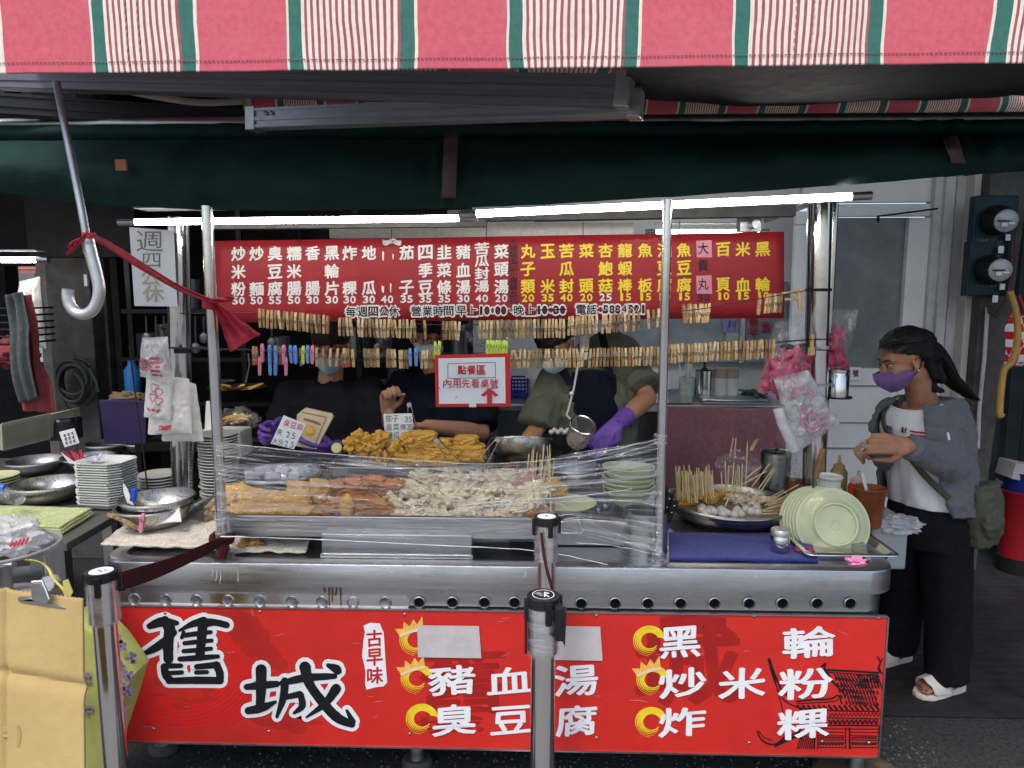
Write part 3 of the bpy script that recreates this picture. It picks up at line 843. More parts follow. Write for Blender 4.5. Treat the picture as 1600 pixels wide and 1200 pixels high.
# ------------------------------------------------------------------ awning crank hook
h = thing("crank_hook", "bare aluminium crank rod ending in a J hook, hanging from the awning", "hook", at(90, 135, 1.68))
pts = [(88, 128, 1.68), (100, 190, 1.67), (113, 255, 1.66), (126, 320, 1.65), (136, 375, 1.64)]
g = G(); g.tube([at(*p) for p in pts], .0085, 14); g.build("rod", STEELD, h)
pts2 = [(136, 372), (143, 400), (151, 430), (155, 452), (152, 472), (143, 486), (130, 491), (117, 487), (109, 476), (106, 462), (107, 452)]
g = G(); g.tube([at(x, y, 1.64) for x, y, _ in spline([(x, y, 0) for x, y in pts2], 5)], .0135, 16); g.build("hook", mat("raw_aluminium", (.58, .58, .58), .4, .9, .1, 6, .1, 60), h)
g = G(); g.lathe([(.0125, -.012), (.0135, -.012), (.0135, .014), (.0125, .014)], at(139, 387, 1.64), 16); g.build("collar", STEELD, h)
# red ribbon from the hook to the left post
RIB = mat("red_net_ribbon", (.40, .03, .05), .75, 0, .25, 20, .4, 90)
t = thing("red_ribbon", "red plastic ribbon stretched from the crank hook to the left post", "ribbon", at(139, 366, 1.64))
def ribbon(pts, w, name, m=RIB):
    g = G(); P = spline(pts, 8)
    def fn(u, v):
        i = u * (len(P) - 1); k = min(len(P) - 2, int(i)); f_ = i - k
        p = [a + (b - a) * f_ for a, b in zip(P[k], P[k + 1])]
        ww = p[3]
        base = at(p[0], p[1], p[2])
        return base + V3(.2, -.008 * math.sin(v * 9 + u * 5), (v - .5)) * V3(ww * (v - .5), 1, ww) if False else base + V3(0.25 * ww * (v - .5), -.006 * math.sin(v * 9 + u * 7), ww * (v - .5))
    g.grid(fn, 60, 8); return g.build(name, m, t, solid=.0015, flip=False)
fy = lf.y - .02
ribbon([(140, 368, 1.63, .012), (165, 380, 1.75, .014), (220, 415, 1.95, .022), (280, 450, 2.12, .02), (326, 468, fy, .012)], 0, "band")
ribbon([(137, 366, 1.63, .014), (122, 378, 1.62, .016), (107, 391, 1.61, .026)], 0, "loose_tail")
g = G(); 
for k in range(4): 
    q = [at(139, 366 + k * 1.5, 1.64) + V3(.0115 * math.cos(a / 12 * 6.283), .0115 * math.sin(a / 12 * 6.283), .001 * math.sin(a)) for a in range(12)]
    g.tube(q, .0035, 6, closed=True)
for k in range(6):
    q = [at(329, 468 + k * 2.6, lf.y) + V3(.021 * math.cos(a / 12 * 6.283), .021 * math.sin(a / 12 * 6.283), .002 * math.sin(a)) for a in range(12)]
    g.tube(q, .005, 6, closed=True)
g.build("knot", RIB, t)
ribbon([(334, 470, fy, .014), (352, 468, fy, .018), (366, 466, fy, .012)], 0, "knot_end")
NET = film("red_net", .55, .9, (1, 1, 1), (.3, .6), tint=(.7, .12, .16), vs=40, white=1)
for n_ in NET.node_tree.nodes:
    if n_.type in ('BSDF_DIFFUSE', 'BSDF_TRANSLUCENT'): n_.inputs[0].default_value = (.50, .06, .10, 1)
g = G()
def netf(u, v):
    x0, y0 = 334 + 12 * v * 2.6, 474 + v * 62
    w_ = 4 + 34 * v
    return at(x0 + (u - .2) * w_ * 1.25 + v * 4, y0 - (u - .5) * w_ * .75, lf.y - .02) + V3(0, .014 * math.sin(u * 16) * (1 - .5 * v) + .01 * noise.noise(V3(u * 5, v * 5, 1)), 0)
g.grid(netf, 40, 24); g.build("net_tail", NET, t, flip=False)
# ------------------------------------------------------------------ steel cart
ct = thing("food_cart", "long stainless steel street-food cart with a red sign front", "food cart", (0, 2.2, 0))
CX0, CX1 = at(148, 890, 2.17).x, at(1412, 890, 2.17).x
CY0, CY1 = 2.17, 3.12
def rrect(x0, x1, y0, y1, r, z, n=8):
    out = []
    for cx_, cy_, a0 in ((x1 - r, y0 + r, -90), (x1 - r, y1 - r, 0), (x0 + r, y1 - r, 90), (x0 + r, y0 + r, 180)):
        for i in range(n + 1):
            a = R(a0 + 90 * i / n); out.append(V3(cx_ + r * math.cos(a), cy_ + r * math.sin(a), z))
    return out
zr0 = at(700, 920, CY0).z; zr1 = at(700, 884, CY0).z
zp0, zp1 = at(800, 1163, 2.23).z, at(800, 950, 2.23).z
g = G()
e = .006
g.loft([rrect(CX0 + .02, CX1 - .02, CY0 + .03, CY1 - .02, .09, zr0 - .004), rrect(CX0, CX1, CY0, CY1, .10, zr0), rrect(CX0, CX1, CY0, CY1, .10, zr1 - e), rrect(CX0 + e * .4, CX1 - e * .4, CY0 + e * .4, CY1 - e * .4, .10, zr1 - e * .3), rrect(CX0 + e, CX1 - e, CY0 + e, CY1 - e, .098, zr1),
        rrect(CX0 + .05, CX1 - .05, CY0 + .05, CY1 - .05, .07, zr1), rrect(CX0 + .055, CX1 - .055, CY0 + .055, CY1 - .055, .065, zr1 - .022)])
g.build("counter_top", STEEL, ct, angle=30)
g = G(); g.loft([rrect(CX0 + .035, CX1 - .03, CY0 + .045, CY1 - .05, .06, zp0 - .01), rrect(CX0 + .035, CX1 - .03, CY0 + .045, CY1 - .05, .06, zr0)]); g.build("cart_body", STEEL, ct, angle=30)
CT = zr1 - .022
FY = CY0 + .045
# red sign
g = G(); a, b = at(186, 1150, FY - .012), at(1387, 955, FY - .012)
sz0, sz1 = zp0, zp1
g.box(((a.x + b.x) / 2, FY - .007, (sz0 + sz1) / 2), (b.x - a.x, .008, sz1 - sz0))
sgn = g.build("sign_board", PANEL, ct, smooth=False)
g = G()
for zz, hh in ((sz1 + .002, .005), (sz0 - .002, .005)): g.box(((a.x + b.x) / 2, FY - .009, zz), (b.x - a.x, .012, hh))
g.box((b.x + .003, FY - .009, (sz0 + sz1) / 2), (.005, .012, sz1 - sz0)); g.build("edge_trim", STEELD, sgn, smooth=False)
g = G()
for px, py in ((258, 958), (406, 956), (632, 960), (932, 962), (1178, 963), (1373, 966), (240, 1139), (420, 1143), (640, 1147), (932, 1153), (1171, 1161), (1358, 1161), (1285, 1159)):
    g.sphere(at(px, py, FY - .0115), (.0055, .003, .0055), None, 10, 6)
g.build("bolt", STEELD, sgn)
E1 = FY - .011
def sh(k): return lambda x, y, l=0: at(x, y, E1) + V3(0, -.00025 * k - .00004 * l, 0)
# ghost characters and brushed ring
_lay[0] = 0
g = G()
put(g, "舊", 1060, 950, 90, 70, sh(1), .03) if False else None
put(g, "城", 1075, 1040, 160, 120, sh(1), .028, .05)
stroke(g, [(1035, 968, 9), (1085, 967, 11), (1130, 969, 8)], sh(1)); stroke(g, [(1042, 978, 10), (1120, 976, 10)], sh(1)); stroke(g, [(1036, 968, 10), (1038, 985, 12)], sh(1)); stroke(g, [(1130, 969, 10), (1128, 986, 12)], sh(1)); stroke(g, [(1040, 985, 9), (1126, 986, 9)], sh(1))
put(g, "舊", 722, 1065, 130, 100, sh(1), .022, .05); put(g, "城", 700, 1132, 110, 26, sh(1), .02, .03)
g.build("ghost_lettering", GHOST, sgn, smooth=False, flip=False)
g = G(); _lay[0] = 0
bright = mat("bright_red_print", (.66, .018, .016), .45, 0, .08, 8)
for k in range(9):
    rr = 74 + k * 7
    pts = []
    for i in range(22):
        q = R(200 + i * 15 + k * 3)
        pts.append((285 + rr * 1.05 * math.cos(q), 1030 + rr * .92 * math.sin(q), 5 + 4 * noise.noise(V3(i * .7, k, 0))))
    pts = [(x, y, max(1, w)) for x, y, w in pts if y < 1136 and y > 956 and x > 196]
    if len(pts) > 4:
        run = [pts[0]]
        for p in pts[1:]:
            if math.hypot(p[0] - run[-1][0], p[1] - run[-1][1]) > 60:
                if len(run) > 3: stroke(g, run, sh(1), n=4)
                run = [p]
            else: run.append(p)
        if len(run) > 3: stroke(g, run, sh(1), n=4)
g.build("brushed_ring", bright, sgn, smooth=False, flip=False)
g = G(); _lay[0] = 0
for k in range(26):
    x = 215 + random.random() * 260; y = 1085 + random.random() * 50
    stroke(g, [(x, y, 2), (x + 14, y + random.uniform(-4, 4), random.uniform(4, 12)), (x + 30, y + random.uniform(-6, 6), 3)], sh(.4), rough=.6)
stroke(g, [(345, 960, 30), (385, 985, 50), (405, 1010, 40), (440, 1040, 20)], sh(.4), rough=.5); stroke(g, [(330, 1080, 30), (400, 1110, 36), (470, 1138, 20)], sh(.4), rough=.5)
g.build("brush_smears", mat("mid_red_print", (.46, .022, .018), .5, 0, .1, 8), sgn, smooth=False, flip=False)
# big calligraphy, stroke by stroke
def z6(p): return [(x / 3.4275, y / 3.4275 + 850, w / 3.4275) for x, y, w in p]
def z7(p): return [(x / 2.963 + 140, y / 2.963 + 900, w / 2.963) for x, y, w in p]
JIU = [z6(p) for p in ([(803, 438, 34), (870, 415, 52), (948, 422, 26)], [(885, 408, 50), (915, 470, 60)], [(912, 440, 56), (902, 530, 56), (903, 615, 52)], [(935, 472, 32), (850, 545, 46), (748, 598, 16)],
    [(962, 462, 14), (1030, 428, 34), (1092, 412, 50)], [(1085, 422, 56), (1150, 418, 38), (1215, 432, 34)], [(1088, 420, 54), (1080, 510, 50), (1072, 600, 50)], [(985, 470, 20), (975, 500, 20)],
    [(985, 488, 26), (1060, 478, 28), (1130, 470, 22)], [(990, 530, 24), (1060, 522, 26), (1135, 515, 22)], [(985, 572, 24), (1060, 566, 26), (1132, 558, 22)], [(965, 614, 28), (1060, 608, 32), (1168, 600, 24)],
    [(882, 655, 40), (890, 700, 42), (915, 728, 40)], [(905, 732, 34), (1050, 728, 40), (1180, 730, 40)], [(1160, 645, 40), (1178, 690, 42), (1178, 728, 40)], [(890, 652, 30), (970, 650, 26)], [(905, 690, 24), (975, 686, 24)], [(1055, 656, 30), (1165, 645, 36)], [(1052, 686, 24), (1110, 684, 22)])]
CHENG = [z7(p) for p in ([(795, 432, 52), (795, 510, 48), (790, 600, 40)], [(728, 512, 28), (790, 505, 36), (868, 498, 30)], [(735, 622, 34), (800, 608, 40), (860, 582, 16)],
    [(890, 495, 26), (1000, 470, 38), (1135, 462, 26)], [(905, 485, 36), (898, 560, 36), (868, 650, 14)], [(915, 558, 26), (975, 545, 30)], [(978, 548, 30), (985, 600, 32), (948, 632, 14)],
    [(998, 420, 54), (1020, 500, 44), (1090, 595, 46), (1150, 655, 46), (1215, 685, 32)], [(1192, 622, 14), (1218, 672, 30)], [(1142, 520, 46), (1090, 590, 34), (1005, 652, 10)], [(1105, 412, 20), (1140, 428, 42), (1150, 438, 36)])]
g = G(); _lay[0] = 0
for s_ in JIU + CHENG: stroke(g, s_, sh(2), 6.2)
g.build("name_outline", WHITE, sgn, smooth=False, flip=False)
g = G(); _lay[0] = 0
for s_ in JIU + CHENG: stroke(g, s_, sh(8), 0, rough=.08)
g.build("name_lettering", BLACKV, sgn, smooth=False, flip=False)
# white brush patch 古早味
g = G()
g.poly([sh(2)(x / 2.963 + 140, y / 2.963 + 900) for x, y in ((1268, 230), (1300, 216), (1345, 220), (1350, 236), (1362, 262), (1366, 330), (1370, 400), (1378, 492), (1362, 510), (1318, 516), (1282, 526), (1276, 500), (1278, 440), (1262, 372), (1268, 300), (1275, 258))])
g.build("white_patch", WHITE, sgn, smooth=False, flip=False)
g = G()
for i, ch in enumerate("古早味"): put(g, ch, 585 + i * .5, 997 + i * 29, 24, 25, sh(5), .025, .08, .02)
g.build("patch_lettering", REDV, sgn, smooth=False, flip=False)
# dish names
g = G()
for ch, x, y, w_, h_ in (("豬", 706, 1062, 70, 44), ("血", 796, 1062, 66, 40), ("湯", 900, 1062, 66, 46), ("臭", 710, 1124, 66, 46), ("豆", 798, 1124, 60, 42), ("腐", 900, 1125, 62, 46), ("黑", 1062, 1003, 62, 46), ("輪", 1263, 1003, 80, 46), ("炒", 1066, 1066, 72, 44), ("米", 1159, 1067, 70, 46), ("粉", 1258, 1067, 80, 46), ("炸", 1066, 1127, 70, 44), ("粿", 1254, 1130, 78, 46)):
    put(g, ch, x, y, w_, h_, sh(14), .024, .07, .035)
g.build("dish_lettering", WHITE, sgn, smooth=False, flip=False)
# yellow brush rings and crowns
g = G(); _lay[0] = 0
RINGS = [(650, 1000, 1), (652, 1060, 1), (660, 1123, 0), (1015, 1001, 0), (1020, 1062, 1), (1018, 1128, 0)]
for cx_, cy_, cr in RINGS:
    for k in range(5):
        pts = []
        for i in range(18):
            q = R(25 - k * 4 + i * (17.5 - k * .6))
            rr = 14.5 + k * 2.0 + i * .05 * (k - 2)
            pts.append((cx_ + rr * 1.06 * math.cos(q), cy_ - rr * .98 * math.sin(q), max(.5, 2.5 - max(0, i - 9) * (.1 + .09 * k))))
        stroke(g, pts, sh(5), n=3)
g.build("brush_ring", YELLOWV, sgn, smooth=False, flip=False)
g = G()
for cx_, cy_, cr in RINGS:
    if not cr: continue
    ox, oy = cx_ - 6, cy_ - 16
    P_ = [(-20, 8), (-27, -2), (-14, -2), (-13, -13), (-4, -6), (2, -17), (8, -9), (16, -22), (18, -4), (17, 0), (0, 3), (-18, 11)]
    g.poly([sh(10)(ox + x, oy + y) for x, y in P_])
g.build("crown_mark", GOLDV, sgn, smooth=False, flip=False)
g = G()
for cx_, cy_, cr in RINGS:
    if cr: stroke(g, [(cx_ - 24, cy_ - 7, 4), (cx_ - 8, cy_ - 14, 5), (cx_ + 11, cy_ - 18, 4)], sh(12))
g.build("crown_band", mat("pale_gold", (.8, .62, .42), .5), sgn, smooth=False, flip=False)
# pasted grey paper strips
for x0, x1, y0, y1, nm in ((653, 750, 976, 1026, 0), (866, 939, 977, 1030, 1)):
    g = G()
    for i in range(3):
        h_ = (y1 - y0) / 3
        dx = (i - 1) * 1.3
        g.poly([sh(22 - i)(x, y) for x, y in ((x0 + dx * .3, y0 + i * h_ - .4), (x1 + dx, y0 + i * h_ + 1), (x1 + dx + 1, y0 + (i + 1) * h_ + 1.4), (x0 + dx * .3, y0 + (i + 1) * h_ - .2))])
    g.build("paper_patch", mat("worn_tape", (.52, .49, .49), .7, 0, .1, 12, .1, 60, dirt=.5, dirtcol=(.62, .6, .62), ds=14), sgn, smooth=False, flip=False)
g = G(); _lay[0] = 0
for k in range(34):
    x, y = random.uniform(200, 1370), random.uniform(965, 1140); q = random.uniform(-.5, .5); L_ = random.uniform(3, 16)
    stroke(g, [(x, y, .5), (x + L_ * .5, y + q * L_ * .4, .9), (x + L_, y + q * L_, .4)], sh(3), n=3)
stroke(g, [(983, 1094, .6), (998, 1094, 1.4), (1012, 1097, .6)], sh(4)); stroke(g, [(393, 950, .8), (396, 962, 1.6)], sh(4))
g.build("scuff_mark", mat("scuff_pale", (.55, .2, .18), .6), sgn, smooth=False, flip=False)
g = G(); _lay[0] = 0
for x, y0, y1 in ((332, 888, 900), (338, 890, 908), (344, 889, 912), (371, 889, 910), (612, 893, 897), (1010, 896, 899), (700, 930, 944), (716, 926, 934), (1275, 930, 936), (470, 886, 893), (820, 893, 903), (1180, 895, 905)):
    stroke(g, [(x, y0, 1), (x + 1, (y0 + y1) / 2, 1.6), (x + random.uniform(-2, 2), y1, .8)], lambda x, y, l=0: at(x, y, (CY0 - .0006) if y < 922 else FY - .0006), rough=.5)
g.build("drip_mark", mat("dried_drip", (.5, .5, .5), .8), ct, smooth=False, flip=False)
# temple line drawing
g = G(); _lay[0] = 0
def tl(pts, w=1.2): stroke(g, [(x, y, w) for x, y in pts] if len(pts[0]) == 2 else pts, sh(3), n=4, cap=False)
T = lambda L_: [(x / 2.963 + 940, y / 2.963 + 900) for x, y in L_]
tl(T([(770, 380), (785, 440), (810, 510), (840, 570), (900, 605), (960, 615), (1040, 622), (1285, 628)]), 2.2)
tl(T([(775, 380), (800, 450), (830, 520), (870, 565)]), 3.2); tl(T([(775, 390), (800, 470), (822, 560), (838, 620), (845, 680)]), 1.6)
tl(T([(1010, 430), (1035, 405), (1032, 430), (1060, 435), (1160, 440), (1285, 448)]), 3.2); tl(T([(1040, 445), (1160, 452), (1285, 462)]), 1.6)
tl(T([(1275, 370), (1290, 400), (1280, 430), (1298, 450)]), 2.6); tl(T([(1300, 380), (1285, 420), (1300, 455)]), 2)
tl(T([(1030, 430), (1060, 480), (1100, 520), (1130, 555)]), 2.6); tl(T([(1045, 440), (1075, 490), (1118, 520), (1140, 545)]), 1.6)
tl(T([(900, 580), (980, 572), (1060, 568), (1095, 552), (1112, 592)]), 2.6); tl(T([(905, 590), (1070, 580), (1095, 566)]), 1.4)
for i in range(15): tl(T([(1075 + i * 15, 452 + i * .6), (1120 + i * 15, 510 + i * 3), (1150 + i * 14, 590 + i)][:3] if 1150 + i * 14 < 1290 else [(1075 + i * 15, 452), (1285, 452 + (1285 - 1075 - i * 15) * .9)]), 2.0)
for i in range(16): tl(T([(905 + i * 24, 596 + (i % 3)), (925 + i * 24, 622)]), 3.4)
for i in range(8): tl(T([(1190 + i * 12, 455), (1200 + i * 14, 520), (1285, 470 + i * 18)][:2]), 2.2)
for r_ in range(5):
    for i in range(13): 
        x = 1080 + i * 16 + (r_ % 2) * 8; y = 468 + r_ * 27 + i * .8
        if x < 1280 and x > 1060 + r_ * 14: tl(T([(x, y), (x + 7, y + 8), (x + 3, y + 16)]), 2.6)
for i in range(14): tl(T([(1050 + i * 17, 632), (1058 + i * 17, 648), (1067 + i * 17, 632)]), 1.3)
tl(T([(1040, 655), (1285, 660)]), 1.8); tl(T([(1000, 690), (1285, 692)]), 2.2); tl(T([(985, 706), (1285, 708)]), 1.4)
for i in range(11): tl(T([(1052 + i * 21, 664), (1060 + i * 21, 684), (1068 + i * 21, 668)]), 2.8)
tl(T([(720, 715), (735, 750), (770, 775), (810, 775), (850, 740), (880, 700)]), 2.6); tl(T([(728, 715), (750, 745), (790, 760)]), 1.5); tl(T([(860, 690), (900, 720), (930, 760)]), 2)
for i in range(10): tl(T([(800 + i * 12, 790 - i * 5), (830 + i * 10, 770 - i * 7)]), 2.8)
for x in (985, 1000, 1130, 1146, 1150, 1290): tl(T([(min(x, 1283), 700), (min(x, 1283), 800)]), 1.8)
for y in (722, 738, 758, 770, 792): tl(T([(1000, y), (1130, y + 1)]), 1.4); tl(T([(1150, y), (1284, y + 2)]), 1.4)
for i in range(16): 
    x = 1004 + (i % 8) * 15; y = 745 + (i // 8) * 30
    tl(T([(x, y), (x + 6, y + 6), (x + 11, y - 2)]), 2); tl(T([(x + 152, y), (x + 158, y + 6), (x + 163, y - 2)]), 2)
for i in range(9): tl(T([(905 + i * 9, 800), (925 + i * 8, 730 + i * 2)]), 1.8)
g.build("temple_drawing", BLACKV, sgn, smooth=False, flip=False)
# round vents
RINGX = [552, 655, 707, 757, 804, 858, 908, 961, 1012, 1063, 1116, 1170, 1222, 1276, 1328]
PLUG = [211, 260, 308, 357, 407, 457, 504, 603]
VD = mat("vent_dark", (.004, .004, .004), .9)
for px in RINGX + PLUG:
    c = at(px, 940.5 - (px < 560) * 5 * (560 - px) / 350 + (px > 900) * 1.5, FY - .002)
    rot = Matrix.Rotation(R(90), 3, 'X')
    g = G()
    if px in PLUG:
        g.lathe([(.020, .0), (.021, .004), (.018, .0065), (.0155, .005), (.014, .004), (0, .0045)], c, 20, rot); g.build("plugged_vent", STEEL, ct)
    else:
        g.lathe([(.0152, -.01), (.0152, .003), (.0172, .006), (.0205, .004), (.021, 0)], c, 20, rot); o = g.build("vent", STEEL, ct)
        g = G(); g.lathe([(.0156, .001), (0, .0012)], c, 20, rot); g.build("vent_shade_disc", VD, o)  # black disc paints the shade inside the open vent
g = G(); a, b = at(184, 936, FY), at(640, 950, FY); zc = at(400, 937, FY).z
g.slab([V3(x, FY - .0045, z) for x, z in ((a.x, zc - .021), (b.x - .008, zc - .022), (b.x, zc - .012), (b.x, zc + .012), (b.x - .008, zc + .021), (a.x, zc + .023))], (0, .003, 0)); g.build("patch_plate", STEELP, ct, smooth=False)
g = G(); _lay[0] = 0
for x, y0, y1 in ((505, 912, 925), (513, 912, 946), (518, 913, 940), (524, 913, 930), (531, 914, 946)):
    stroke(g, [(x, y0, 2.4), (x + 1, (y0 + y1) / 2, 1.6), (x + random.uniform(-1, 2), y1, 2.2)], lambda x, y, l=0: at(x, y, FY - .006))
g.build("rust_drip", mat("rust_drip_brown", (.16, .08, .02), .6), ct, smooth=False, flip=False)
g = G(); g.box(((CX0 + CX1) / 2, FY + .001, zp1 + .006), (CX1 - CX0 - .1, .006, .008)); g.build("sealant_line", mat("black_grime", (.012, .012, .012), .9, 0, .4, 40, .6, 60), ct, smooth=False)
# feet
for px, py, st in ((652, 1192, 'plate'), (255, 1152, ''), (1338, 1176, 'stone')):
    yy = 2.42 if px == 255 else 2.37
    b_ = V3(at(px, py, yy).x, yy, 0)
    g = G(); g.lathe([(.0, .03), (.03, .03), (.026, .05), (.026, .09), (.021, .1), (.021, zp0)], b_, 18); g.build("foot", STEELD, ct)
    t = thing("foot_block", {'plate': "chipped concrete block under the cart's middle foot", 'stone': "flat brown stone slab under the cart's right foot", '': "small dark block under the cart's left foot"}[st], "block", b_)
    g = G(); n_ = 14; rr = .11 if st == 'stone' else .055
    ring = [(rr * (1 + .3 * noise.noise(V3(i, 3 + px, 0))) * math.cos(i / n_ * 6.283) * (1.35 if st == 'stone' else 1), rr * (.8 + .3 * noise.noise(V3(i, 9, 0))) * math.sin(i / n_ * 6.283)) for i in range(n_)]
    g.loft([[b_ + V3(x * k, y * k, z) for x, y in ring] for k, z in ((1, .0), (1.02, .018), (.92, .029))])
    g.build("slab", mat("brown_stone", (.10, .07, .045), .8, 0, .4, 20, .4, 80) if st == 'stone' else CONC, t)
# ------------------------------------------------------------------ menu banner
BY = 2.80
bn = thing("menu_banner", "long red menu banner with white and yellow dish names", "banner", at(780, 440, BY))
def bsh(l_=0):
    return lambda x, y, l=0: at(x, y, BY) + V3(0, .006 * math.sin(x * .013) - .0005 * l_ - .00005 * l - .0012, 0)
BTOP = [(335, 377), (1225, 362)]; BBOT = [(335, 504), (400, 503), (1226, 497)]
g = G()
g.grid(lambda u, v: at(335 + 890 * u, (377 - 15 * u) * (1 - v) + (504 - 7 * u) * v, BY) + V3(0, .006 * math.sin((335 + 890 * u) * .013), 0), 60, 6)
g.build("sheet", BANNER, bn, solid=.001, flip=False)
slope = -15 / 890
def by(x, y): return y + (x - 780) * slope * .55
g1, g2, g3, g4, gh = G(), G(), G(), G(), G()
WCOL = [(374, "炒米粉", "50"), (402, "炒 麵", "50"), (430.5, "臭豆腐", "55"), (460, "糯米腸", "50"), (488.6, "香 腸", "30"), (518.5, "黑輪片", "30"), (546, "炸 粿", "30"), (576, "地 瓜", "30"), (604.6, "", "40"), (635, "茄 子", "35"), (664.6, "四季豆", "35"), (694, "韭菜條", "35"), (724, "豬血湯", "30"), (753, "苦瓜封湯", "40"), (783.5, "菜頭湯", "20")]
YCOL = [(825, "丸子類", "20"), (855.6, "玉 米", "35"), (885, "苦瓜封", "40"), (916, "菜 頭", "20"), (946, "杏鮑菇", "25"), (976.6, "龍蝦棒", "15"), (1008, "魚 板", "15"), (1038, "油豆腐", "10"), (1069, "魚豆腐", "15"), (1130, "百 頁", "10"), (1161, "米 血", "15"), (1191.6, "黑 輪", "10")]
for tab, g_ in ((WCOL, g1), (YCOL, g2)):
    for x, s_, pr in tab:
        rows = [393, 421, 448] if len(s_) == 3 else [388, 407, 427, 447]
        for ch, y in zip(s_, rows):
            if ch != ' ': put(g_, ch, x, by(x, y), 21.5, 21 if len(s_) == 3 else 18, bsh(2), .03, .07, .03)
        gp = g1 if x == 946 else g_
        line(gp, pr, x - 5.2, by(x, 466), 8, 11, 10.4, bsh(2), bold=.05)
# worn half-erased column
for x, y, w_, h_ in ((597, 392, 3, 16), (596, 446, 4, 12), (609, 442, 2.5, 16), (613, 396, 2, 10)): g3.poly([bsh(2)(x, y), bsh(2)(x + w_, y + 2), bsh(2)(x + w_ - 1, y + h_), bsh(2)(x, y + h_ - 3)])
foot = [(548, "每"), (566.5, "週"), (583, "四"), (600, "公"), (615, "休"), (650, "營"), (668, "業"), (685, "時"), (701, "間"), (721, "早"), (738, "上"), (752, "1"), (761, "0"), (770, ":"), (778, "0"), (787, "0"), (797, "~"), (811, "晚"), (829, "上"), (842, "1"), (851, "0"), (861, ":"), (869, "3"), (879, "0"), (908, "電"), (924, "話"), (938, ":"), (946, "5"), (956, "8"), (965, "8"), (975, "4"), (985, "5"), (995, "2"), (1005, "1")]
for x, ch in foot:
    num = ch in "0123456789"
    w_, h_ = (8, 13) if num else ((3, 8) if ch == ':' else ((8, 4) if ch == '~' else (15, 15)))
    yy = by(x, 485)
    put(g3, ch, x, yy, w_ + 3.2, h_ + 3.2, bsh(2), .075); put(g4, ch, x, yy, w_, h_, bsh(4), .02)
line(g4, "9:00", 846, by(850, 497), 6, 7, 9, bsh(4), bold=.01)
_lay[0] = 0
stroke(g4, [(838, by(850, 485), 2), (884, by(850, 484), 2)], bsh(5), n=3)
for i, ch in enumerate("大腸豬血60小腸豬血40"):
    pass
for ch, y, w_ in (("大", 378, 12), ("腸", 389, 14), ("豬", 399, 14), ("血", 408, 15), ("60", 418, 15), ("小", 429, 12), ("腸", 439, 13), ("豬", 449, 13), ("血", 459, 14), ("40", 470, 13)):
    if len(ch) == 2: line(g4, ch, 798.5, y, 6, 9, 7.5, bsh(4), bold=.01, slant=.1)
    else: put(g4, ch, 802, y, w_, 10, bsh(4), .008, .08, .03)
stroke(g4, [(795, 412, 1), (810, 410, 1)], bsh(5)); stroke(g4, [(795, 424, 1.2), (810, 421, 1.2)], bsh(5)); stroke(g4, [(796, 464, 1.2), (809, 462, 1.2)], bsh(5))
for ch, y in (("大", 387), ("貢", 414), ("丸", 443)): put(g4, ch, 1099, by(1099, y + 4), 16, 18, bsh(4), .012, .08, .03)
line(g4, "30", 1094, by(1099, 468), 8, 12, 11, bsh(4), bold=.012, slant=.12)
g5 = G()
for y0, y1 in ((375, 401), (430, 458)): g5.poly([bsh(2)(x, by(1099, y + 4)) for x, y in ((1088, y0), (1112, y0 - 1), (1113, y1), (1089, y1))])
put(gh, "舊", 440, 402, 80, 36, bsh(.6), .02, .03); put(gh, "城", 500, 450, 130, 70, bsh(.6), .025, .05)
put(gh, "舊", 1010, 388, 80, 30, bsh(.6), .02, .03); put(gh, "城", 1010, 430, 110, 56, bsh(.6), .025, .05); put(gh, "舊", 730, 442, 120, 80, bsh(.6), .02, .05)
g1.build("white_lettering", mat("menu_white", (.62, .60, .58), .5, 0, .1, 20), bn, smooth=False, flip=False)
g2.build("yellow_lettering", mat("menu_yellow", (.68, .50, .03), .5, 0, .1, 20), bn, smooth=False, flip=False)
g3.build("white_outline", mat("menu_white", (.6, .6, .6)), bn, smooth=False, flip=False)
g4.build("black_lettering", INK, bn, smooth=False, flip=False)
g5.build("pink_patch", mat("pink_patch", (.55, .22, .27), .6), bn, smooth=False, flip=False)
gh.build("ghost_lettering", mat("menu_ghost", (.27, .014, .018), .5), bn, smooth=False, flip=False)
for px, big in ((467, 0), (612, 1), (760, 0), (911, 0), (1062, 0)):
    y = 377 - 15 * (px - 335) / 890
    g = G(); g.tube([at(px, y - 20, BY - .01), at(px, y + 2, BY - .012), at(px + 1.5, y + 6, BY - .014), at(px + 3, y + 2, BY - .014)], .0016, 6)
    o = g.build("hanging_wire", BLACKP, bn)
    if big:
        g = G(); g.grid(lambda u, v: at(598 + 29 * u, 374 + 8 * v + 2 * math.sin(u * 9), BY - .012) + V3(0, -.004 * math.sin(u * 12 + v * 4), 0), 10, 4); g.build("tape_patch", MILKY, bn, flip=False)
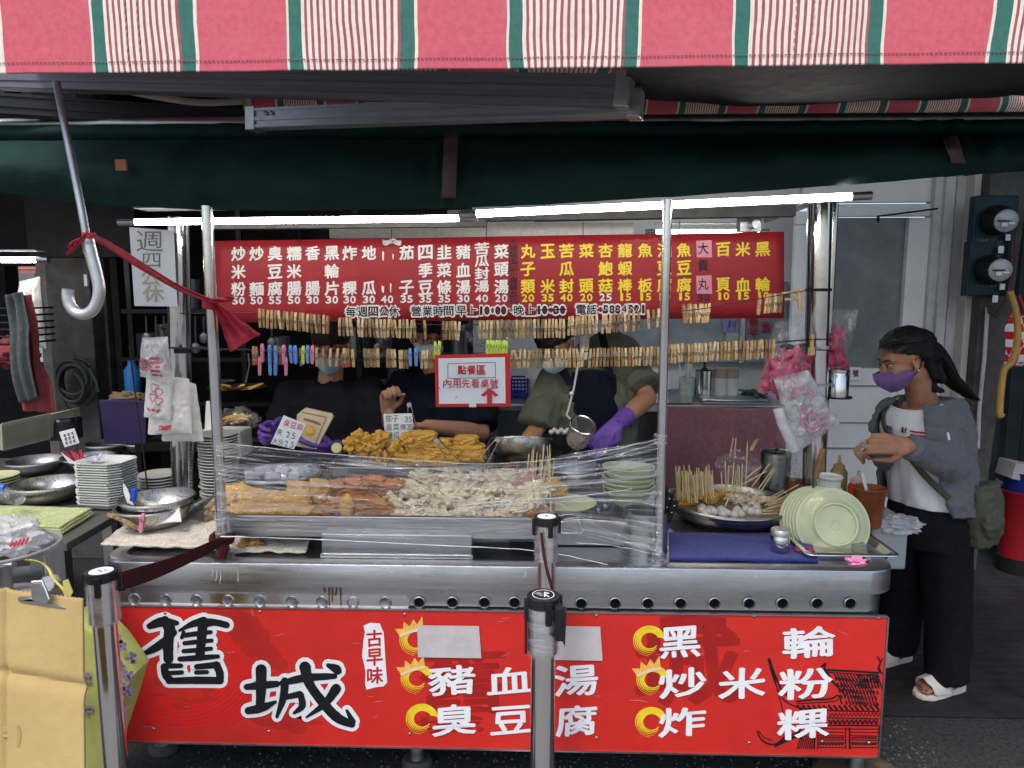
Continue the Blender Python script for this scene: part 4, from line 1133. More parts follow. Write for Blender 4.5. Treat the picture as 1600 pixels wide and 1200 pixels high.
# ------------------------------------------------------------------ clothespins
def pin_mesh(nm, wood, mark, plastic=None, tip=None):
    g = G()
    if plastic is None:
        for s in (-1, 1):
            def pr(z, w_, d): return [V3(-w_, s * .0012, z), V3(w_, s * .0012, z), V3(w_, s * d, z), V3(-w_, s * d, z)]
            g.mi(0); g.loft([pr(-.036, .005, .003), pr(-.02, .0052, .0065), pr(.0, .0052, .0075), pr(.02, .0052, .0065), pr(.036, .005, .0032)])
        g.mi(1); g.tube([V3(-.0075, 0, .006), V3(.0075, 0, .006)], .0042, 8); g.tube([V3(-.0066, .003, .006), V3(-.0066, -.0082, .016), V3(.0066, -.0082, .016), V3(.0066, .003, .006)], .0009, 5)
        g.mi(2)
        f_ = lambda x, y, l=0: V3(x, -.0082, -y)
        for k, ch in enumerate(mark): put(g, ch, 0, .004 + .011 * k, .0095, .015, f_)
    else:
        for s in (-1, 1):
            def pr(z, w_, d): return [V3(-w_, s * .0015, z), V3(w_, s * .0015, z), V3(w_, s * d, z), V3(-w_, s * d, z)]
            g.mi(0); g.loft([pr(-.036, .004, .003), pr(-.03, .0062, .005), pr(-.008, .0068, .0075), pr(.002, .0055, .0085), pr(.012, .0068, .0075), pr(.03, .0062, .005), pr(.036, .004, .003)])
        g.mi(1); g.tube([V3(-.008, 0, .002), V3(.008, 0, .002)], .0045, 8)
        g.mi(2)
        f_ = lambda x, y, l=0: V3(x, -.0092, -y)
        for k, ch in enumerate(mark): put(g, ch, 0, -.012 + .026 * k, .009, .013, f_)
    if tip: g.mi(3); g.box((0, 0, -.028), (.0112, .016, .017))
    o = g.build(nm, [wood if plastic is None else plastic, STEELD, INK, tip or INK], smooth=False, flip=False)
    COL.objects.unlink(o)
    return o.data
WOODP = mat("pale_pin_wood", (.62, .44, .22), .65, 0, .2, 9, .15, 100, st=(3, 3, .6), col2=(.76, .58, .33))
WOODG = mat("grey_pin_wood", (.20, .12, .06), .7, 0, .25, 9, .15, 100, st=(3, 3, .6), col2=(.33, .21, .11))
WPIN = [pin_mesh("clothespin_mesh", m_, mk) for m_, mk in ((WOOD, "2"), (WOODP, "5"), (WOODD, "3"), (WOOD, "4"), (WOODD, "7"), (WOODP, "9"), (WOODG, "8"), (WOOD, "6"))]
REDPIN = [pin_mesh("clothespin_mesh", WOODD, "3", None, mat("red_dip", (.42, .07, .045), .6, 0, .2, 20))]
PL = {c: pin_mesh("plastic_clothespin_mesh", None, "5", mat("plastic_" + c, col, .35, 0, .06)) for c, col in (("blue", (.13, .30, .68)), ("pink", (.72, .22, .36)), ("lime", (.52, .66, .08)))}
PINY = 2.52
def pins(n, x0, x1, y0, y1, label, group, data=WPIN, kind="wooden clothespin", Y=PINY, jit=.06, name="clothespin", dz=0):
    for i in range(n):
        t = i / max(1, n - 1)
        d = random.choice(data)
        o = bpy.data.objects.new(name, d); COL.objects.link(o)
        o.location = at(x0 + (x1 - x0) * t, y0 + (y1 - y0) * t + random.uniform(-.7, .7), Y) + V3(0, -.0016 * (i % 2), dz)
        o.rotation_euler = (random.uniform(-.08, .08), random.gauss(0, jit), random.uniform(-.25, .25))
        k = .95 * Y / 2.6
        o.scale = (k * .88, k, k * random.uniform(.97, 1.03))
        tag(o, label, "clothespin", group)
UG, LG = "clothespins on the upper cord", "clothespins on the lower cord"
for n, x0, x1, y0, y1, lb in (
    (18, 406, 512, 497, 507, "wooden clothespin in the long run at the upper cord's left end"), (4, 531, 549, 511, 511, "wooden clothespin in the group of four above the first cook"), (16, 561, 648, 512, 514, "wooden clothespin in the upper run between the two masked cooks"),
    (1, 664, 664, 515, 515, "lone wooden clothespin above the second cook's mask"), (6, 693, 717, 516, 517, "wooden clothespin in the upper group of six just left of the order sign's top"), (24, 750, 881, 515, 513, "wooden clothespin in the longest upper run, below the banner's opening hours"),
    (9, 889, 932, 510, 506, "wooden clothespin in the upper run above the white apron towel"), (8, 942, 982, 507, 502, "wooden clothespin in the upper run below the phone number's middle"), (2, 990, 998, 503, 502, "wooden clothespin of the upper pair below the phone number's end"), (3, 1013, 1028, 499, 497, "wooden clothespin in the upper group of three left of the slim right post"),
    (9, 1069, 1107, 491, 489, "wooden clothespin in the block hung over the banner's lower edge right of the slim post"), (1, 1186, 1186, 477, 477, "single wooden clothespin on the banner near its right corner"), (6, 1197, 1219, 475, 473, "wooden clothespin in the bunch at the banner's right corner")):
    pins(n, x0, x1, y0, y1, lb, UG, Y=PINY if x0 < 1060 else 2.70)
for n, x0, x1, y0, y1, lb, da in (
    (2, 397, 401, 556, 556, "dark clothespin at the lower cord's left end", REDPIN), (2, 436, 441, 556, 556, "wooden clothespin between the blue and pink plastic ones", WPIN), (1, 470, 470, 557, 557, "wooden clothespin beside the lime plastic one", WPIN),
    (4, 495, 527, 558, 558, "wooden clothespin hanging across the first cook's mask", WPIN), (2, 538, 552, 558, 559, "wooden clothespin just right of the first cook's mask", WPIN), (3, 537, 545, 559, 559, "red-tipped clothespin at the first cook's mask edge", REDPIN), (6, 571, 591, 559, 559, "wooden clothespin in the lower group of six between the cooks", WPIN),
    (4, 606, 617, 560, 560, "wooden clothespin in the lower group of four left of the second cook", WPIN), (4, 625, 636, 561, 561, "wooden clothespin just left of the two blue plastic ones", WPIN), (5, 660, 676, 561, 561, "wooden clothespin just left of the order sign", WPIN),
    (18, 800, 910, 561, 559, "wooden clothespin in the lower run just right of the order sign", WPIN), (20, 922, 1028, 559, 556, "wooden clothespin in the lower run left of the slim right post", WPIN), (12, 1044, 1102, 553, 550, "wooden clothespin in the lower run just right of the slim right post", WPIN), (18, 1109, 1208, 549, 545, "wooden clothespin in the lower cord's last run before the pink bag", WPIN)):
    pins(n, x0, x1, y0, y1, lb, LG, da, jit=.09 if x0 == 800 else .05)
for c, n, x0, x1, y0, lb in (("pink", 1, 410, 410, 552, "upper pink plastic clothespin of the left end's tilted pair"), ("pink", 1, 406, 406, 572, "lower pink plastic clothespin of the left end's tilted pair"), ("blue", 2, 422, 431, 553, "blue plastic clothespin in the upper row of the block of four"), ("blue", 2, 422, 431, 572, "blue plastic clothespin in the lower row of the block of four"),
    ("pink", 1, 444, 444, 553, "upper pink plastic clothespin right of the blue block"), ("pink", 1, 447, 447, 573, "lower pink plastic clothespin right of the blue block"), ("blue", 2, 455, 462, 554, "blue plastic clothespin of the pair before the lime one"), ("lime", 1, 474, 474, 554, "lime plastic clothespin beside the first cook's glasses"), ("blue", 1, 481, 481, 554, "single blue plastic clothespin right of the lime one"), ("pink", 1, 488, 488, 555, "pink plastic clothespin touching the first cook's mask"),
    ("blue", 2, 641, 650, 558, "blue plastic clothespin of the pair below the second cook's mask"), ("lime", 2, 680, 686, 548, "lime plastic clothespin holding the order sign's left corner"), ("lime", 7, 762, 791, 546, "lime plastic clothespin in the row holding the order sign's right corner")):
    pins(n, x0, x1, y0, y0, lb, LG, [PL[c]], Y=PINY - .02, name="clothespin", jit=.04)
def cord(pts, lab, Y=PINY):
    g = G(); g.tube([at(x, y, Y) for x, y in pts], .0016, 5); tag(g.build("cord", BLACKP), lab, "cord")
cord([(281, 490), (400, 489), (520, 501), (700, 508), (880, 505), (1000, 494), (1100, 482), (1270, 452)], "upper black cord strung with clothespins below the menu banner", PINY + .004)
cord([(270, 545), (400, 547), (540, 549), (690, 552), (850, 551), (1030, 546), (1210, 536), (1275, 530)], "lower black cord strung with clothespins across the cooks", PINY + .004)
# ------------------------------------------------------------------ order sign
t = thing("order_sign", "white order-area sign with red frame and red up arrow", "sign", at(738, 595, 2.5))
def pl(Y, l_=0): return lambda x, y, l=0: at(x, y, Y) + V3(0, -.0012 * l_ - .0001 * l, 0)
OY = 2.49
g = G(); g.slab([at(x, y, OY) for x, y in ((679, 555), (797, 552), (798, 635), (681, 636))], (0, .006, 0)); g.build("red_frame", REDV, t, smooth=False)
g = G(); g.poly([pl(OY, 1)(x, y) for x, y in ((685, 560), (789, 558), (790, 630), (686, 631))]); g.poly([pl(OY, 1)(x, y) for x, y in ((733, 630.2), (744, 630.2), (744, 636), (733, 636))]); g.build("white_sheet", PAPER, t, smooth=False, flip=False)
g = G(); _lay[0] = 0
for p in ([(700, 568), (774, 566)], [(774, 566), (774, 590)], [(774, 590), (700, 591)], [(700, 591), (700, 568)]): stroke(g, [(x, y, .8) for x, y in p], pl(OY, 2))
g.build("box_rule", INK, t, smooth=False, flip=False)
g = G()
line(g, "點餐區", 722, 578, 13, 14, 15, pl(OY, 2), bold=.03)
line(g, "內用先看桌號", 699, 599, 12.5, 14, 14.6, pl(OY, 2), bold=.012)
g.poly([pl(OY, 3)(x, y) for x, y in ((765, 606), (779, 617), (774, 620), (769, 616), (769, 630), (761, 630), (761, 616), (756, 620), (751, 617))])
g.build("red_lettering", REDINK, t, smooth=False, flip=False)
g = G(); _lay[0] = 0
for p in ([(686, 606), (688, 608)], [(712, 622), (714, 619)], [(760, 608), (778, 606)]): stroke(g, [(x, y, .9) for x, y in p], pl(OY, 2))
g.build("pen_mark", BLUEINK, t, smooth=False, flip=False)
# closed-on-Thursday sheet
t = thing("closing_day_sign", "white paper with handwritten closing-day characters on the left thick post", "sign", at(238, 420, 2.8))
SY = 2.79
g = G(); g.slab([at(x, y, SY) for x, y in ((202, 355), (271, 360), (277, 479), (210, 478))], (0, .003, 0)); g.build("sheet", mat("grey_paper", (.44, .46, .50), .8, 0, .04, 12, .05, 30), t, smooth=False)
g = G(); put(g, "週", 234, 377, 42, 32, pl(SY, 1), -.002, 0, .05); put(g, "四", 237, 407, 28, 22, pl(SY, 1), -.002, 0, .05)
g.build("dark_lettering", BLUEINK, t, smooth=False, flip=False)
g = G(); put(g, "公", 236, 433, 30, 26, pl(SY, 1), .02, 0, .06); put(g, "休", 240, 459, 32, 26, pl(SY, 1), .02, 0, .06)
g.build("faded_lettering", mat("faded_ink", (.30, .27, .22), .8), t, smooth=False, flip=False)
# ------------------------------------------------------------------ counter stuff
def base(px, py, z=None): return atz(px, py, CT if z is None else z)
t = thing("metal_box", "plain dull steel box under the wrapped food tray", "metal box", base(618, 876))
b0, b1 = base(500, 876), base(738, 876)
yy = b0.y + .02
g = G(); g.box(((b0.x + b1.x) / 2, yy + .16, CT + .044), (b1.x - b0.x, .32, .086)); g.build("body", STEEL, t, smooth=False, bevel=.005)
g = G(); g.box(((b0.x + b1.x) / 2, yy - .003, CT + .012), (b1.x - b0.x + .006, .006, .012)); g.build("base_lip", STEELP, t, smooth=False, bevel=.001)
# long food tray
TZ = at(600, 838, 2.31).z
t = thing("food_tray", "long shallow steel tray holding the wrapped fried food", "tray", (0, 2.5, TZ))
x0, x1 = at(352, 820, 2.31).x, at(862, 820, 2.31).x
TY0, TY1 = 2.30, 2.86
TH = at(600, 807, 2.3).z - TZ
def tray(g, x0, x1, y0, y1, z, h, th=.004, flare=.0):
    n = 5
    o = [rrect(x0 - f_, x1 + f_, y0 - f_, y1 + f_, .03, zz) for zz, f_ in ((z, 0), (z + h, flare), (z + h + .002, flare + .012), (z + h - .001, flare + .013), (z + h + .003, flare - th), (z + th, -th))]
    g.loft(o)
g = G(); tray(g, x0, x1, TY0, TY1, TZ, TH); g.build("tray_body", STEEL, t, angle=30)
g = G(); g.box(((x0 + x1) / 2, 2.6, (CT + TZ) / 2), (x1 - x0 - .3, .1, TZ - CT - .002)); g.box((x0 + .12, 2.75, (CT + TZ) / 2), (.05, .1, TZ - CT - .002)); g.build("support", STEELD, t, smooth=False)
FZ = TZ + TH * .55
def blob_mesh(n_seed, r, rough=.25, fr=3., sub=3, squash=(1, 1, 1), boxy=0.):
    bm = bmesh.new(); bmesh.ops.create_icosphere(bm, subdivisions=sub, radius=1)
    for v in bm.verts:
        p = v.co.copy()
        if boxy:
            k = max(abs(p.x), abs(p.y), abs(p.z)); p = p * ((1 - boxy) + boxy / k)
        d = noise.noise(p * fr + Vector((n_seed * 7.3, n_seed * 1.7, 0))) * rough + noise.noise(p * fr * 2.7 + Vector((n_seed, 0, 4))) * rough * .4
        v.co = Vector((p.x * squash[0], p.y * squash[1], p.z * squash[2])) * r * (1 + d)
    vs = [v.co.copy() for v in bm.verts]; fs = [[x.index for x in f.verts] for f in bm.faces]
    bm.free()
    return vs, fs
def blob_data(nm, m, *a, **k):
    g = G(); vs, fs = blob_mesh(*a, **k); g.add(vs, fs); o = g.build(nm, m, org=(0, 0, 0), angle=180); d = o.data; bpy.data.objects.remove(o); return d
def put_obj(name, data, loc, rot, sc, label, cat, group):
    o = bpy.data.objects.new(name, data); COL.objects.link(o)
    o.location = loc; o.rotation_euler = rot
    o.scale = sc if isinstance(sc, (tuple, list)) else (sc, sc, sc)
    return tag(o, label, cat, group)
FRY = mat("fried_golden", (.50, .24, .05), .55, 0, .3, 14, .5, 60, col2=(.70, .42, .12), dirt=.4, dirtcol=(.32, .13, .03), ds=12)
FRYY = mat("fried_yellow", (.60, .27, .03), .42, 0, .25, 18, .8, 70, col2=(.82, .50, .10), dirt=.6, dirtcol=(.34, .13, .025), ds=16)
TOFU = mat("fried_tofu_crust", (.66, .34, .06), .45, 0, .3, 24, .9, 90, col2=(.90, .58, .16), dirt=.7, dirtcol=(.36, .15, .04), ds=18)
SAUS = mat("reddish_sausage", (.42, .13, .04), .4, 0, .3, 14, .5, 60, col2=(.62, .28, .09), dirt=.5, dirtcol=(.22, .07, .02), ds=14)
NOOD = mat("pale_fish_cake", (.72, .58, .34), .45, 0, .2, 20, .7, 60, col2=(.88, .79, .58))
BROWNB = mat("brown_meatball", (.26, .12, .04), .45, 0, .3, 20, .3, 60, col2=(.42, .22, .08))
TOFUD = [blob_data("tofu_mesh", TOFU, k, .03, rough=.17, fr=2.6, sub=4, squash=(1.15, 1.0, .85), boxy=.8) for k in range(3)]
FRYD = [blob_data("fritter_mesh", FRYY, k + 9, .032, rough=.7, fr=2.4, sub=4, squash=(1, .9, .9)) for k in range(4)]
SLAB = [blob_data("slab_mesh", FRYY, k + 20, .034, rough=.30, fr=2.6, sub=4, squash=(1.5, .9, .6), boxy=.6) for k in range(3)]
BALL = [blob_data("ball_mesh", BROWNB, k + 30, .018, rough=.12, fr=3, squash=(1, 1, 1.1)) for k in range(2)]
CAKE = [blob_data("cake_mesh", NOOD, k + 40, .03, rough=.75, fr=2.7, sub=4, squash=(1.3, 1, .55)) for k in range(5)]
SAUD = [blob_data("sausage_mesh", SAUS, k + 50, .022, rough=.4, fr=2.2, sub=4, squash=(2.0, 1.1, .8), boxy=.35) for k in range(3)]
def heap(name, data, spots, Y, label, cat, group, sc=1., rr=(.3, .3, 3)):
    for (px, py, *r) in spots:
        y_ = Y + (r[0] if r else 0)
        put_obj(name, random.choice(data), at(px, py, y_), (random.uniform(-rr[0], rr[0]), random.uniform(-rr[1], rr[1]), random.uniform(-rr[2], rr[2])), sc * random.uniform(.9, 1.1), label, cat, group)
heap("fried_tofu", TOFUD, [(372, 800), (398, 803), (425, 803), (452, 802), (474, 805)], 2.36, "square fried tofu lying flat along the tray's front edge", "fried tofu", "fried tofu squares in the wrapped tray", 1.0, (.1, .1, .3))
heap("fried_tofu", TOFUD, [(396, 780), (422, 782), (448, 782), (466, 782)], 2.40, "square fried tofu standing upright in the second layer", "fried tofu", "fried tofu squares in the wrapped tray", 1.15, (.2, .15, .3))
heap("fried_tofu", TOFUD, [(372, 772), (480, 772), (498, 778), (468, 763), (498, 762)], 2.46, "fried tofu chunk in the tray behind the upright squares", "fried tofu", "fried tofu squares in the wrapped tray", 1.1)
heap("sausage", SAUD, [(500, 803), (528, 804), (556, 804), (584, 804), (515, 795), (545, 794), (575, 794), (600, 800), (530, 784), (560, 783), (590, 786)], 2.37, "reddish glazed sausage piece under the stretch wrap", "sausage", "sausage pieces in the wrapped tray", 1.0, (.15, .15, .5))
heap("sausage", SAUD, [(540, 770), (570, 768), (600, 772), (555, 755), (585, 752), (520, 760), (610, 758)], 2.48, "reddish sausage piece at the back of the wrapped heap", "sausage", "sausage pieces in the wrapped tray", 1.15, (.25, .15, .6))
heap("egg_piece", [blob_data("egg_mesh", FRYY, 70, .04, rough=.1, squash=(.8, .6, 1.2))], [(542, 792)], 2.34, "orange-yellow egg slice among the sausages", "egg", None)
heap("fish_cake", CAKE, [(625 + i * 23, 805 - (i % 3) * 2) for i in range(9)], 2.37, "pale fish cake along the front of the wrapped heap", "fish cake", "pale fish cakes in the wrapped tray", 1.0, (.3, .3, 3))
heap("fish_cake", CAKE, [(620 + i * 21, 786 + (i % 2) * 5) for i in range(11)], 2.43, "pale fish cake in the middle of the wrapped heap", "fish cake", "pale fish cakes in the wrapped tray", 1.2, (.5, .5, 3))
heap("fish_cake", CAKE, [(640 + i * 22, 765 + (i % 3) * 4) for i in range(10)], 2.52, "pale fish cake high in the wrapped heap", "fish cake", "pale fish cakes in the wrapped tray", 1.3, (.5, .5, 3))
heap("fish_cake", CAKE, [(660 + i * 22, 746 + (i % 2) * 5) for i in range(8)], 2.62, "pale fish cake at the top of the wrapped heap", "fish cake", "pale fish cakes in the wrapped tray", 1.35, (.5, .5, 3))
heap("meatball", BALL, [(806 + i * 9, 806 - (i % 2) * 3) for i in range(6)], 2.37, "small brown ball at the tray's front right end", "meatball", "brown balls in the wrapped tray", 1.0)
heap("meatball", BALL, [(808 + i * 9, 796 - (i % 2) * 3) for i in range(5)], 2.41, "small brown ball in the second layer at the tray's right end", "meatball", "brown balls in the wrapped tray", 1.0)
# golden fried pieces standing proud of the wrap at the back
BACKY = 2.74
t = thing("fry_rack", "steel tray at the back carrying the golden fried pieces", "tray", (0, BACKY, TZ))
xa, xb = at(520, 730, BACKY).x, at(765, 730, BACKY).x; za = at(640, 722, BACKY).z
g = G(); tray(g, xa, xb, BACKY - .07, BACKY + .16, za - .05, .045); g.build("tray_body", STEELD, t)
heap("fritter", FRYD, [(551, 695), (562, 686), (574, 694), (586, 700), (566, 702), (594, 686), (590, 712), (604, 716), (623, 702), (640, 690), (632, 716), (648, 712)], BACKY, "knobbly golden fritter on the back tray's left half", "fritter", "golden fritters on the back tray", 1.1, (3, 3, 3))
heap("fried_slab", SLAB, [(640, 716), (668, 718), (700, 719), (738, 712)], BACKY - .02, "golden fried slab in the bottom row of the back tray", "fried slab", "golden fried slabs on the back tray", 1.0, (.1, .1, .2))
heap("fried_slab", SLAB, [(652, 704), (684, 706), (655, 692), (660, 682), (690, 692), (722, 700), (728, 688), (716, 704), (738, 700)], BACKY, "golden fried slab stacked higher on the back tray", "fried slab", "golden fried slabs on the back tray", 1.0, (.15, .15, .25))
# steel basin with paper at far left of tray
def bowl(name, label, c, r, h, m=STEELP, rim=True, rot=None, cat="bowl", flat=.45, ring=True, group=None, wall=.004, n=36):
    t = thing(name, label, cat, c, group)
    pr = [(r * flat * .9, 0), (r * flat, .001)]
    k = 8
    for i in range(1, k + 1):
        a = i / k; pr.append((r * (flat + (1 - flat) * math.sin(a * 1.57)), h * (1 - math.cos(a * 1.57)) if False else h * a ** 1.5))
    outp = pr + ([(r + .008, h + .001), (r + .009, h - .003), (r + .006, h + .004)] if rim else [])
    inp = [(max(.001, x - wall), z + wall * .8) for x, z in reversed(pr)]
    prof = [(0, 0)] + outp + inp + [(0, wall)]
    g = G(); g.lathe(prof, V3(0, 0, 0), n, rot); g.build("shell", m, t, org=c, angle=60) if False else None
    gg = G(); gg.lathe(prof, Vector(c), n, rot); gg.build("shell", m, t, angle=60)
    return t
PERF = mat("perforated_steel", (.52, .51, .48), .33, 1, .2, 6, 0, dirt=.6, dirtcol=(.1, .09, .07), ds=120)
nt = PERF.node_tree; vo = nt.nodes.new("ShaderNodeTexVoronoi"); vo.inputs["Scale"].default_value = 115; vo.inputs["Randomness"].default_value = .15
mh = nt.nodes.new("ShaderNodeMath"); mh.operation = 'LESS_THAN'; mh.inputs[1].default_value = .24; mz = nt.nodes.new("ShaderNodeMix"); mz.data_type = 'RGBA'; mz.inputs[7].default_value = (.03, .03, .028, 1)
bs_ = nt.nodes["Principled BSDF"]; ol = bs_.inputs["Base Color"].links[0].from_socket
nt.links.new([n for n in nt.nodes if n.type == 'TEX_COORD'][0].outputs["Object"], vo.inputs[0]); nt.links.new(vo.outputs["Distance"], mh.inputs[0]); nt.links.new(mh.outputs[0], mz.inputs[0]); nt.links.new(ol, mz.inputs[6]); nt.links.new(mz.outputs[2], bs_.inputs["Base Color"])
bowl("steel_basin", "steel basin with folded paper at the wrapped tray's left corner", at(440, 768, 2.62), .145, .075, STEEL)
t = thing("folded_paper", "white and blue folded paper packets in the steel basin", "paper", at(430, 735, 2.6))
g = G()
for k in range(6):
    c = at(395 + k * 16, 742 - (k % 2) * 8, 2.6); g.box(c, (.055, .03, .028), Matrix.Rotation(random.uniform(-.5, .5), 3, 'Y') @ Matrix.Rotation(random.uniform(-.6, .6), 3, 'Z'))
g.build("packet", mat("printed_paper", (.5, .55, .7), .5, 0, .4, 20, col2=(.75, .72, .75)), t, smooth=False, bevel=.003)
bowl("colander", "perforated steel colander in front of the apron cook", at(815, 720, 2.78), .118, .085, PERF, cat="colander")
bpy.data.objects["colander"].rotation_euler = (R(-16), 0, 0)
# stretch wrap round the food
WY = lf.y - .024
WTOP = [(338, 690), (420, 699), (520, 708), (640, 718), (760, 724), (830, 720), (900, 708), (960, 699), (1034, 684)]
WBOT = [(338, 800), (500, 802), (640, 806), (760, 814), (830, 822), (900, 836), (960, 850), (1034, 868)]
t = thing("stretch_wrap", "clear stretch wrap pulled in streaks between the two slim posts", "plastic wrap", (0, WY, CT))
def wrapf(u, v, lo=0):
    x = 338 + 696 * u
    y = interp(WTOP, x) * (1 - v) + interp(WBOT, x) * v
    yy = WY + (rf.y - .02 - WY) * u
    d = .010 * noise.noise(V3(x * .006, v * 16, 1)) + .005 * noise.noise(V3(x * .012, v * 40, 4))
    bulge = .05 * math.sin(u * 3.14) * math.sin(v * 3.14)
    return at(x, y, yy) + V3(0, -bulge + d, .004 * noise.noise(V3(x * .01, v * 20, 9)))
g = G(); g.grid(wrapf, 120, 60); grid_uv(g.build("film", WRAP, t, flip=False), 120, 60)
LT = [(343, 808), (500, 808), (640, 810), (760, 814), (830, 818)]; LB = [(343, 833), (500, 838), (640, 842), (760, 847), (830, 846)]
def wl(u, v):
    x = 343 + 495 * u; y = interp(LT, x) * (1 - v) + interp(LB, x) * v
    return at(x, y, 2.275) + V3(0, .006 * noise.noise(V3(x * .008, v * 9, 2)) - .004 * math.sin(v * 3.1), 0)
g = G(); g.grid(wl, 90, 16); g.build("lip_film", WRAPL, t, flip=False)
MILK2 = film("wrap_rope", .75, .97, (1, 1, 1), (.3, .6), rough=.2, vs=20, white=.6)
g = G()
for pts, w_ in (([(345, 838), (500, 843), (660, 851), (830, 860), (940, 880), (1030, 905)], .006), ([(345, 692), (500, 708), (650, 719), (760, 725), (880, 716), (960, 702), (1033, 685)], .004), ([(700, 742), (790, 740), (880, 728), (960, 712), (1033, 690)], .004),
    ([(720, 790), (800, 782), (870, 778), (930, 772), (988, 764)], .006), ([(715, 795), (800, 787), (880, 784), (940, 782), (1000, 784), (1020, 790)], .004), ([(860, 820), (900, 812), (940, 814), (980, 818)], .005), ([(858, 808), (890, 804), (905, 808), (880, 812)], .004), ([(770, 760), (850, 760), (900, 758), (945, 752)], .003),
    ([(868, 782), (900, 802), (940, 825), (978, 840)], .0025), ([(900, 848), (960, 853), (1032, 868)], .004), ([(850, 748), (930, 740), (1030, 722)], .003)):
    P = spline([(x, y, 0) for x, y in pts], 8)
    g.tube([at(x, y, WY + (rf.y - WY) * max(0, min(1, (x - 338) / 696)) - .03 - (.03 if 420 < x < 960 else 0)) + V3(0, 0, .0025 * noise.noise(V3(x * .05, 0, 3))) for x, y, _ in P], [w_ * (.25 + .75 * abs(noise.noise(V3(i * .35, w_ * 900, 0)))) * .6 for i in range(len(P))], 6)
g.build("twisted_strand", MILK2, t)
for c, top, bot in ((lf, 688, 700), (lf, 800, 838), (rf, 678, 695), (rf, 862, 908)):
    g = G(); px = 345 if c is lf else 1031
    a, b = at(px, top, c.y), at(px, bot, c.y); a.x = b.x = (c.x)
    if c is lf: a.x = b.x = at(346, (top + bot) / 2, c.y).x
    else: a.x = b.x = at(1032 - (top - 680) * .02, (top + bot) / 2, c.y).x
    g.lathe([(.0195, 0), (.0215, .2 * (a.z - b.z)), (.020, .5 * (a.z - b.z)), (.0225, .8 * (a.z - b.z)), (.0195, a.z - b.z)], b, 18); g.build("post_band", WRAPL, t)
# green bowls stacks
def melamine(nm, c, r, h, rot, label, group, flut=0):
    o = thing(nm, label, "bowl", c, group)
    return o
def bowl_data(r, h, m):
    pr = [(0, .001), (r * .1, .001), (r * .11, -.001), (r * .16, -.001), (r * .17, .001), (r * .53, .002), (r * .55, -.008), (r * .60, -.008), (r * .63, .003), (r * .75, h * .3), (r * .9, h * .68), (r * .98, h - .003), (r * 1.03, h - .002), (r * 1.035, h + .002), (r * .97, h + .002), (r * .87, h * .70), (r * .72, h * .33), (r * .55, .006), (0, .006)]
    g = G(); g.lathe(pr, V3(0, 0, 0), 40); o = g.build("bowl_mesh", m, org=(0, 0, 0), angle=50); d = o.data; bpy.data.objects.remove(o); return d
BD = bowl_data(.098, .045, CEL)
c0 = at(981, 782, 2.62)
for k in range(6):
    put_obj("green_bowl", BD, c0 + V3(random.uniform(-.003, .003), 0, k * .0175), (R(random.uniform(-2, 2)), R(random.uniform(-2, 2)), k), .98, "celadon bowl holding food scraps, topmost of the upright stack" if k == 5 else "celadon bowl in the upright stack behind the wrap", "bowl", "celadon bowls stacked upright")
heap("food_scrap", [blob_data("scrap_mesh", SAUS, 88, .012, rough=.4)], [(968, 741), (978, 742), (990, 740), (984, 738)], 2.62, "brown food scrap in the topmost upright celadon bowl", "food scrap", "food scraps in the top bowl")
TD = bowl_data(.124, .034, CEL)
ax = (at(1306, 824, 2.37) - at(1262, 802, 2.62)).normalized()
axis = V3(-.06, -.94, .33).normalized()
q = axis.to_track_quat('-Z', 'Y')
cb = at(1306, 819, 2.44)
for k in range(6):
    o = put_obj("green_bowl", TD, cb + axis * (-.0195 * k) + V3(-.006 * k, 0, .003 * k), q.to_euler(), 1, "celadon bowl showing its ringed base, front of the tilted stack" if k == 0 else "celadon bowl nested in the tilted stack", "bowl", "celadon bowls stacked on edge in the steel tray")
bmk = bpy.data.objects.new("base_mark", None)
bpy.data.objects.remove(bmk)
t = thing("drain_tray", "shallow steel tray holding the tilted celadon bowls", "tray", base(1330, 872))
a, b = base(1275, 874), base(1388, 874)
g = G(); tray(g, a.x - .02, b.x, a.y - .005, a.y + .42, CT + .002, .022, flare=.012); g.build("tray_body", STEELP, t)
# tall pot with black handled tools
c = base(1012, 868); c.y += .06; c.x += .0
t = thing("utensil_pot", "tall steel pot of black-handled tools behind the slim right post", "pot", c)
hh = at(1012, 797, c.y).z - CT
g = G(); r = .076; g.lathe([(0, 0), (r, 0), (r, .004), (r, hh), (r + .003, hh + .002), (r - .003, hh), (r - .003, .005), (0, .005)], c, 32); g.build("body", STEEL, t)
for k, (px, py, bx) in enumerate(((1030, 768, 1020), (1040, 760, 1022), (1048, 770, 1030), (1056, 782, 1034))):
    o = thing("spatula", ["black-handled tool leaning furthest left in the utensil pot", "tallest black-handled tool in the utensil pot", "black-handled tool third in the utensil pot", "black-handled tool leaning furthest right in the utensil pot"][k], "spatula", at(bx, 830, c.y), "black-handled tools in the pot")
    a_, b_ = at(bx, 835, c.y), at(px, py, c.y - .02 - .01 * k)
    g = G(); m_ = a_.lerp(b_, .35); g.beam(m_, b_, .022, .012, up=(0, 1, .2)); g.build("handle", BLACKP, o, bevel=.003, smooth=False)
    g = G(); g.beam(a_, m_, .03, .003, up=(0, 1, .2)); g.build("blade", STEELP, o, smooth=False)
    g = G(); 
    for s in (.5, .8): g.sphere(m_.lerp(b_, s) + V3(0, -.008, 0), .0032, None, 8, 6)
    g.build("rivet", STEELP, o)
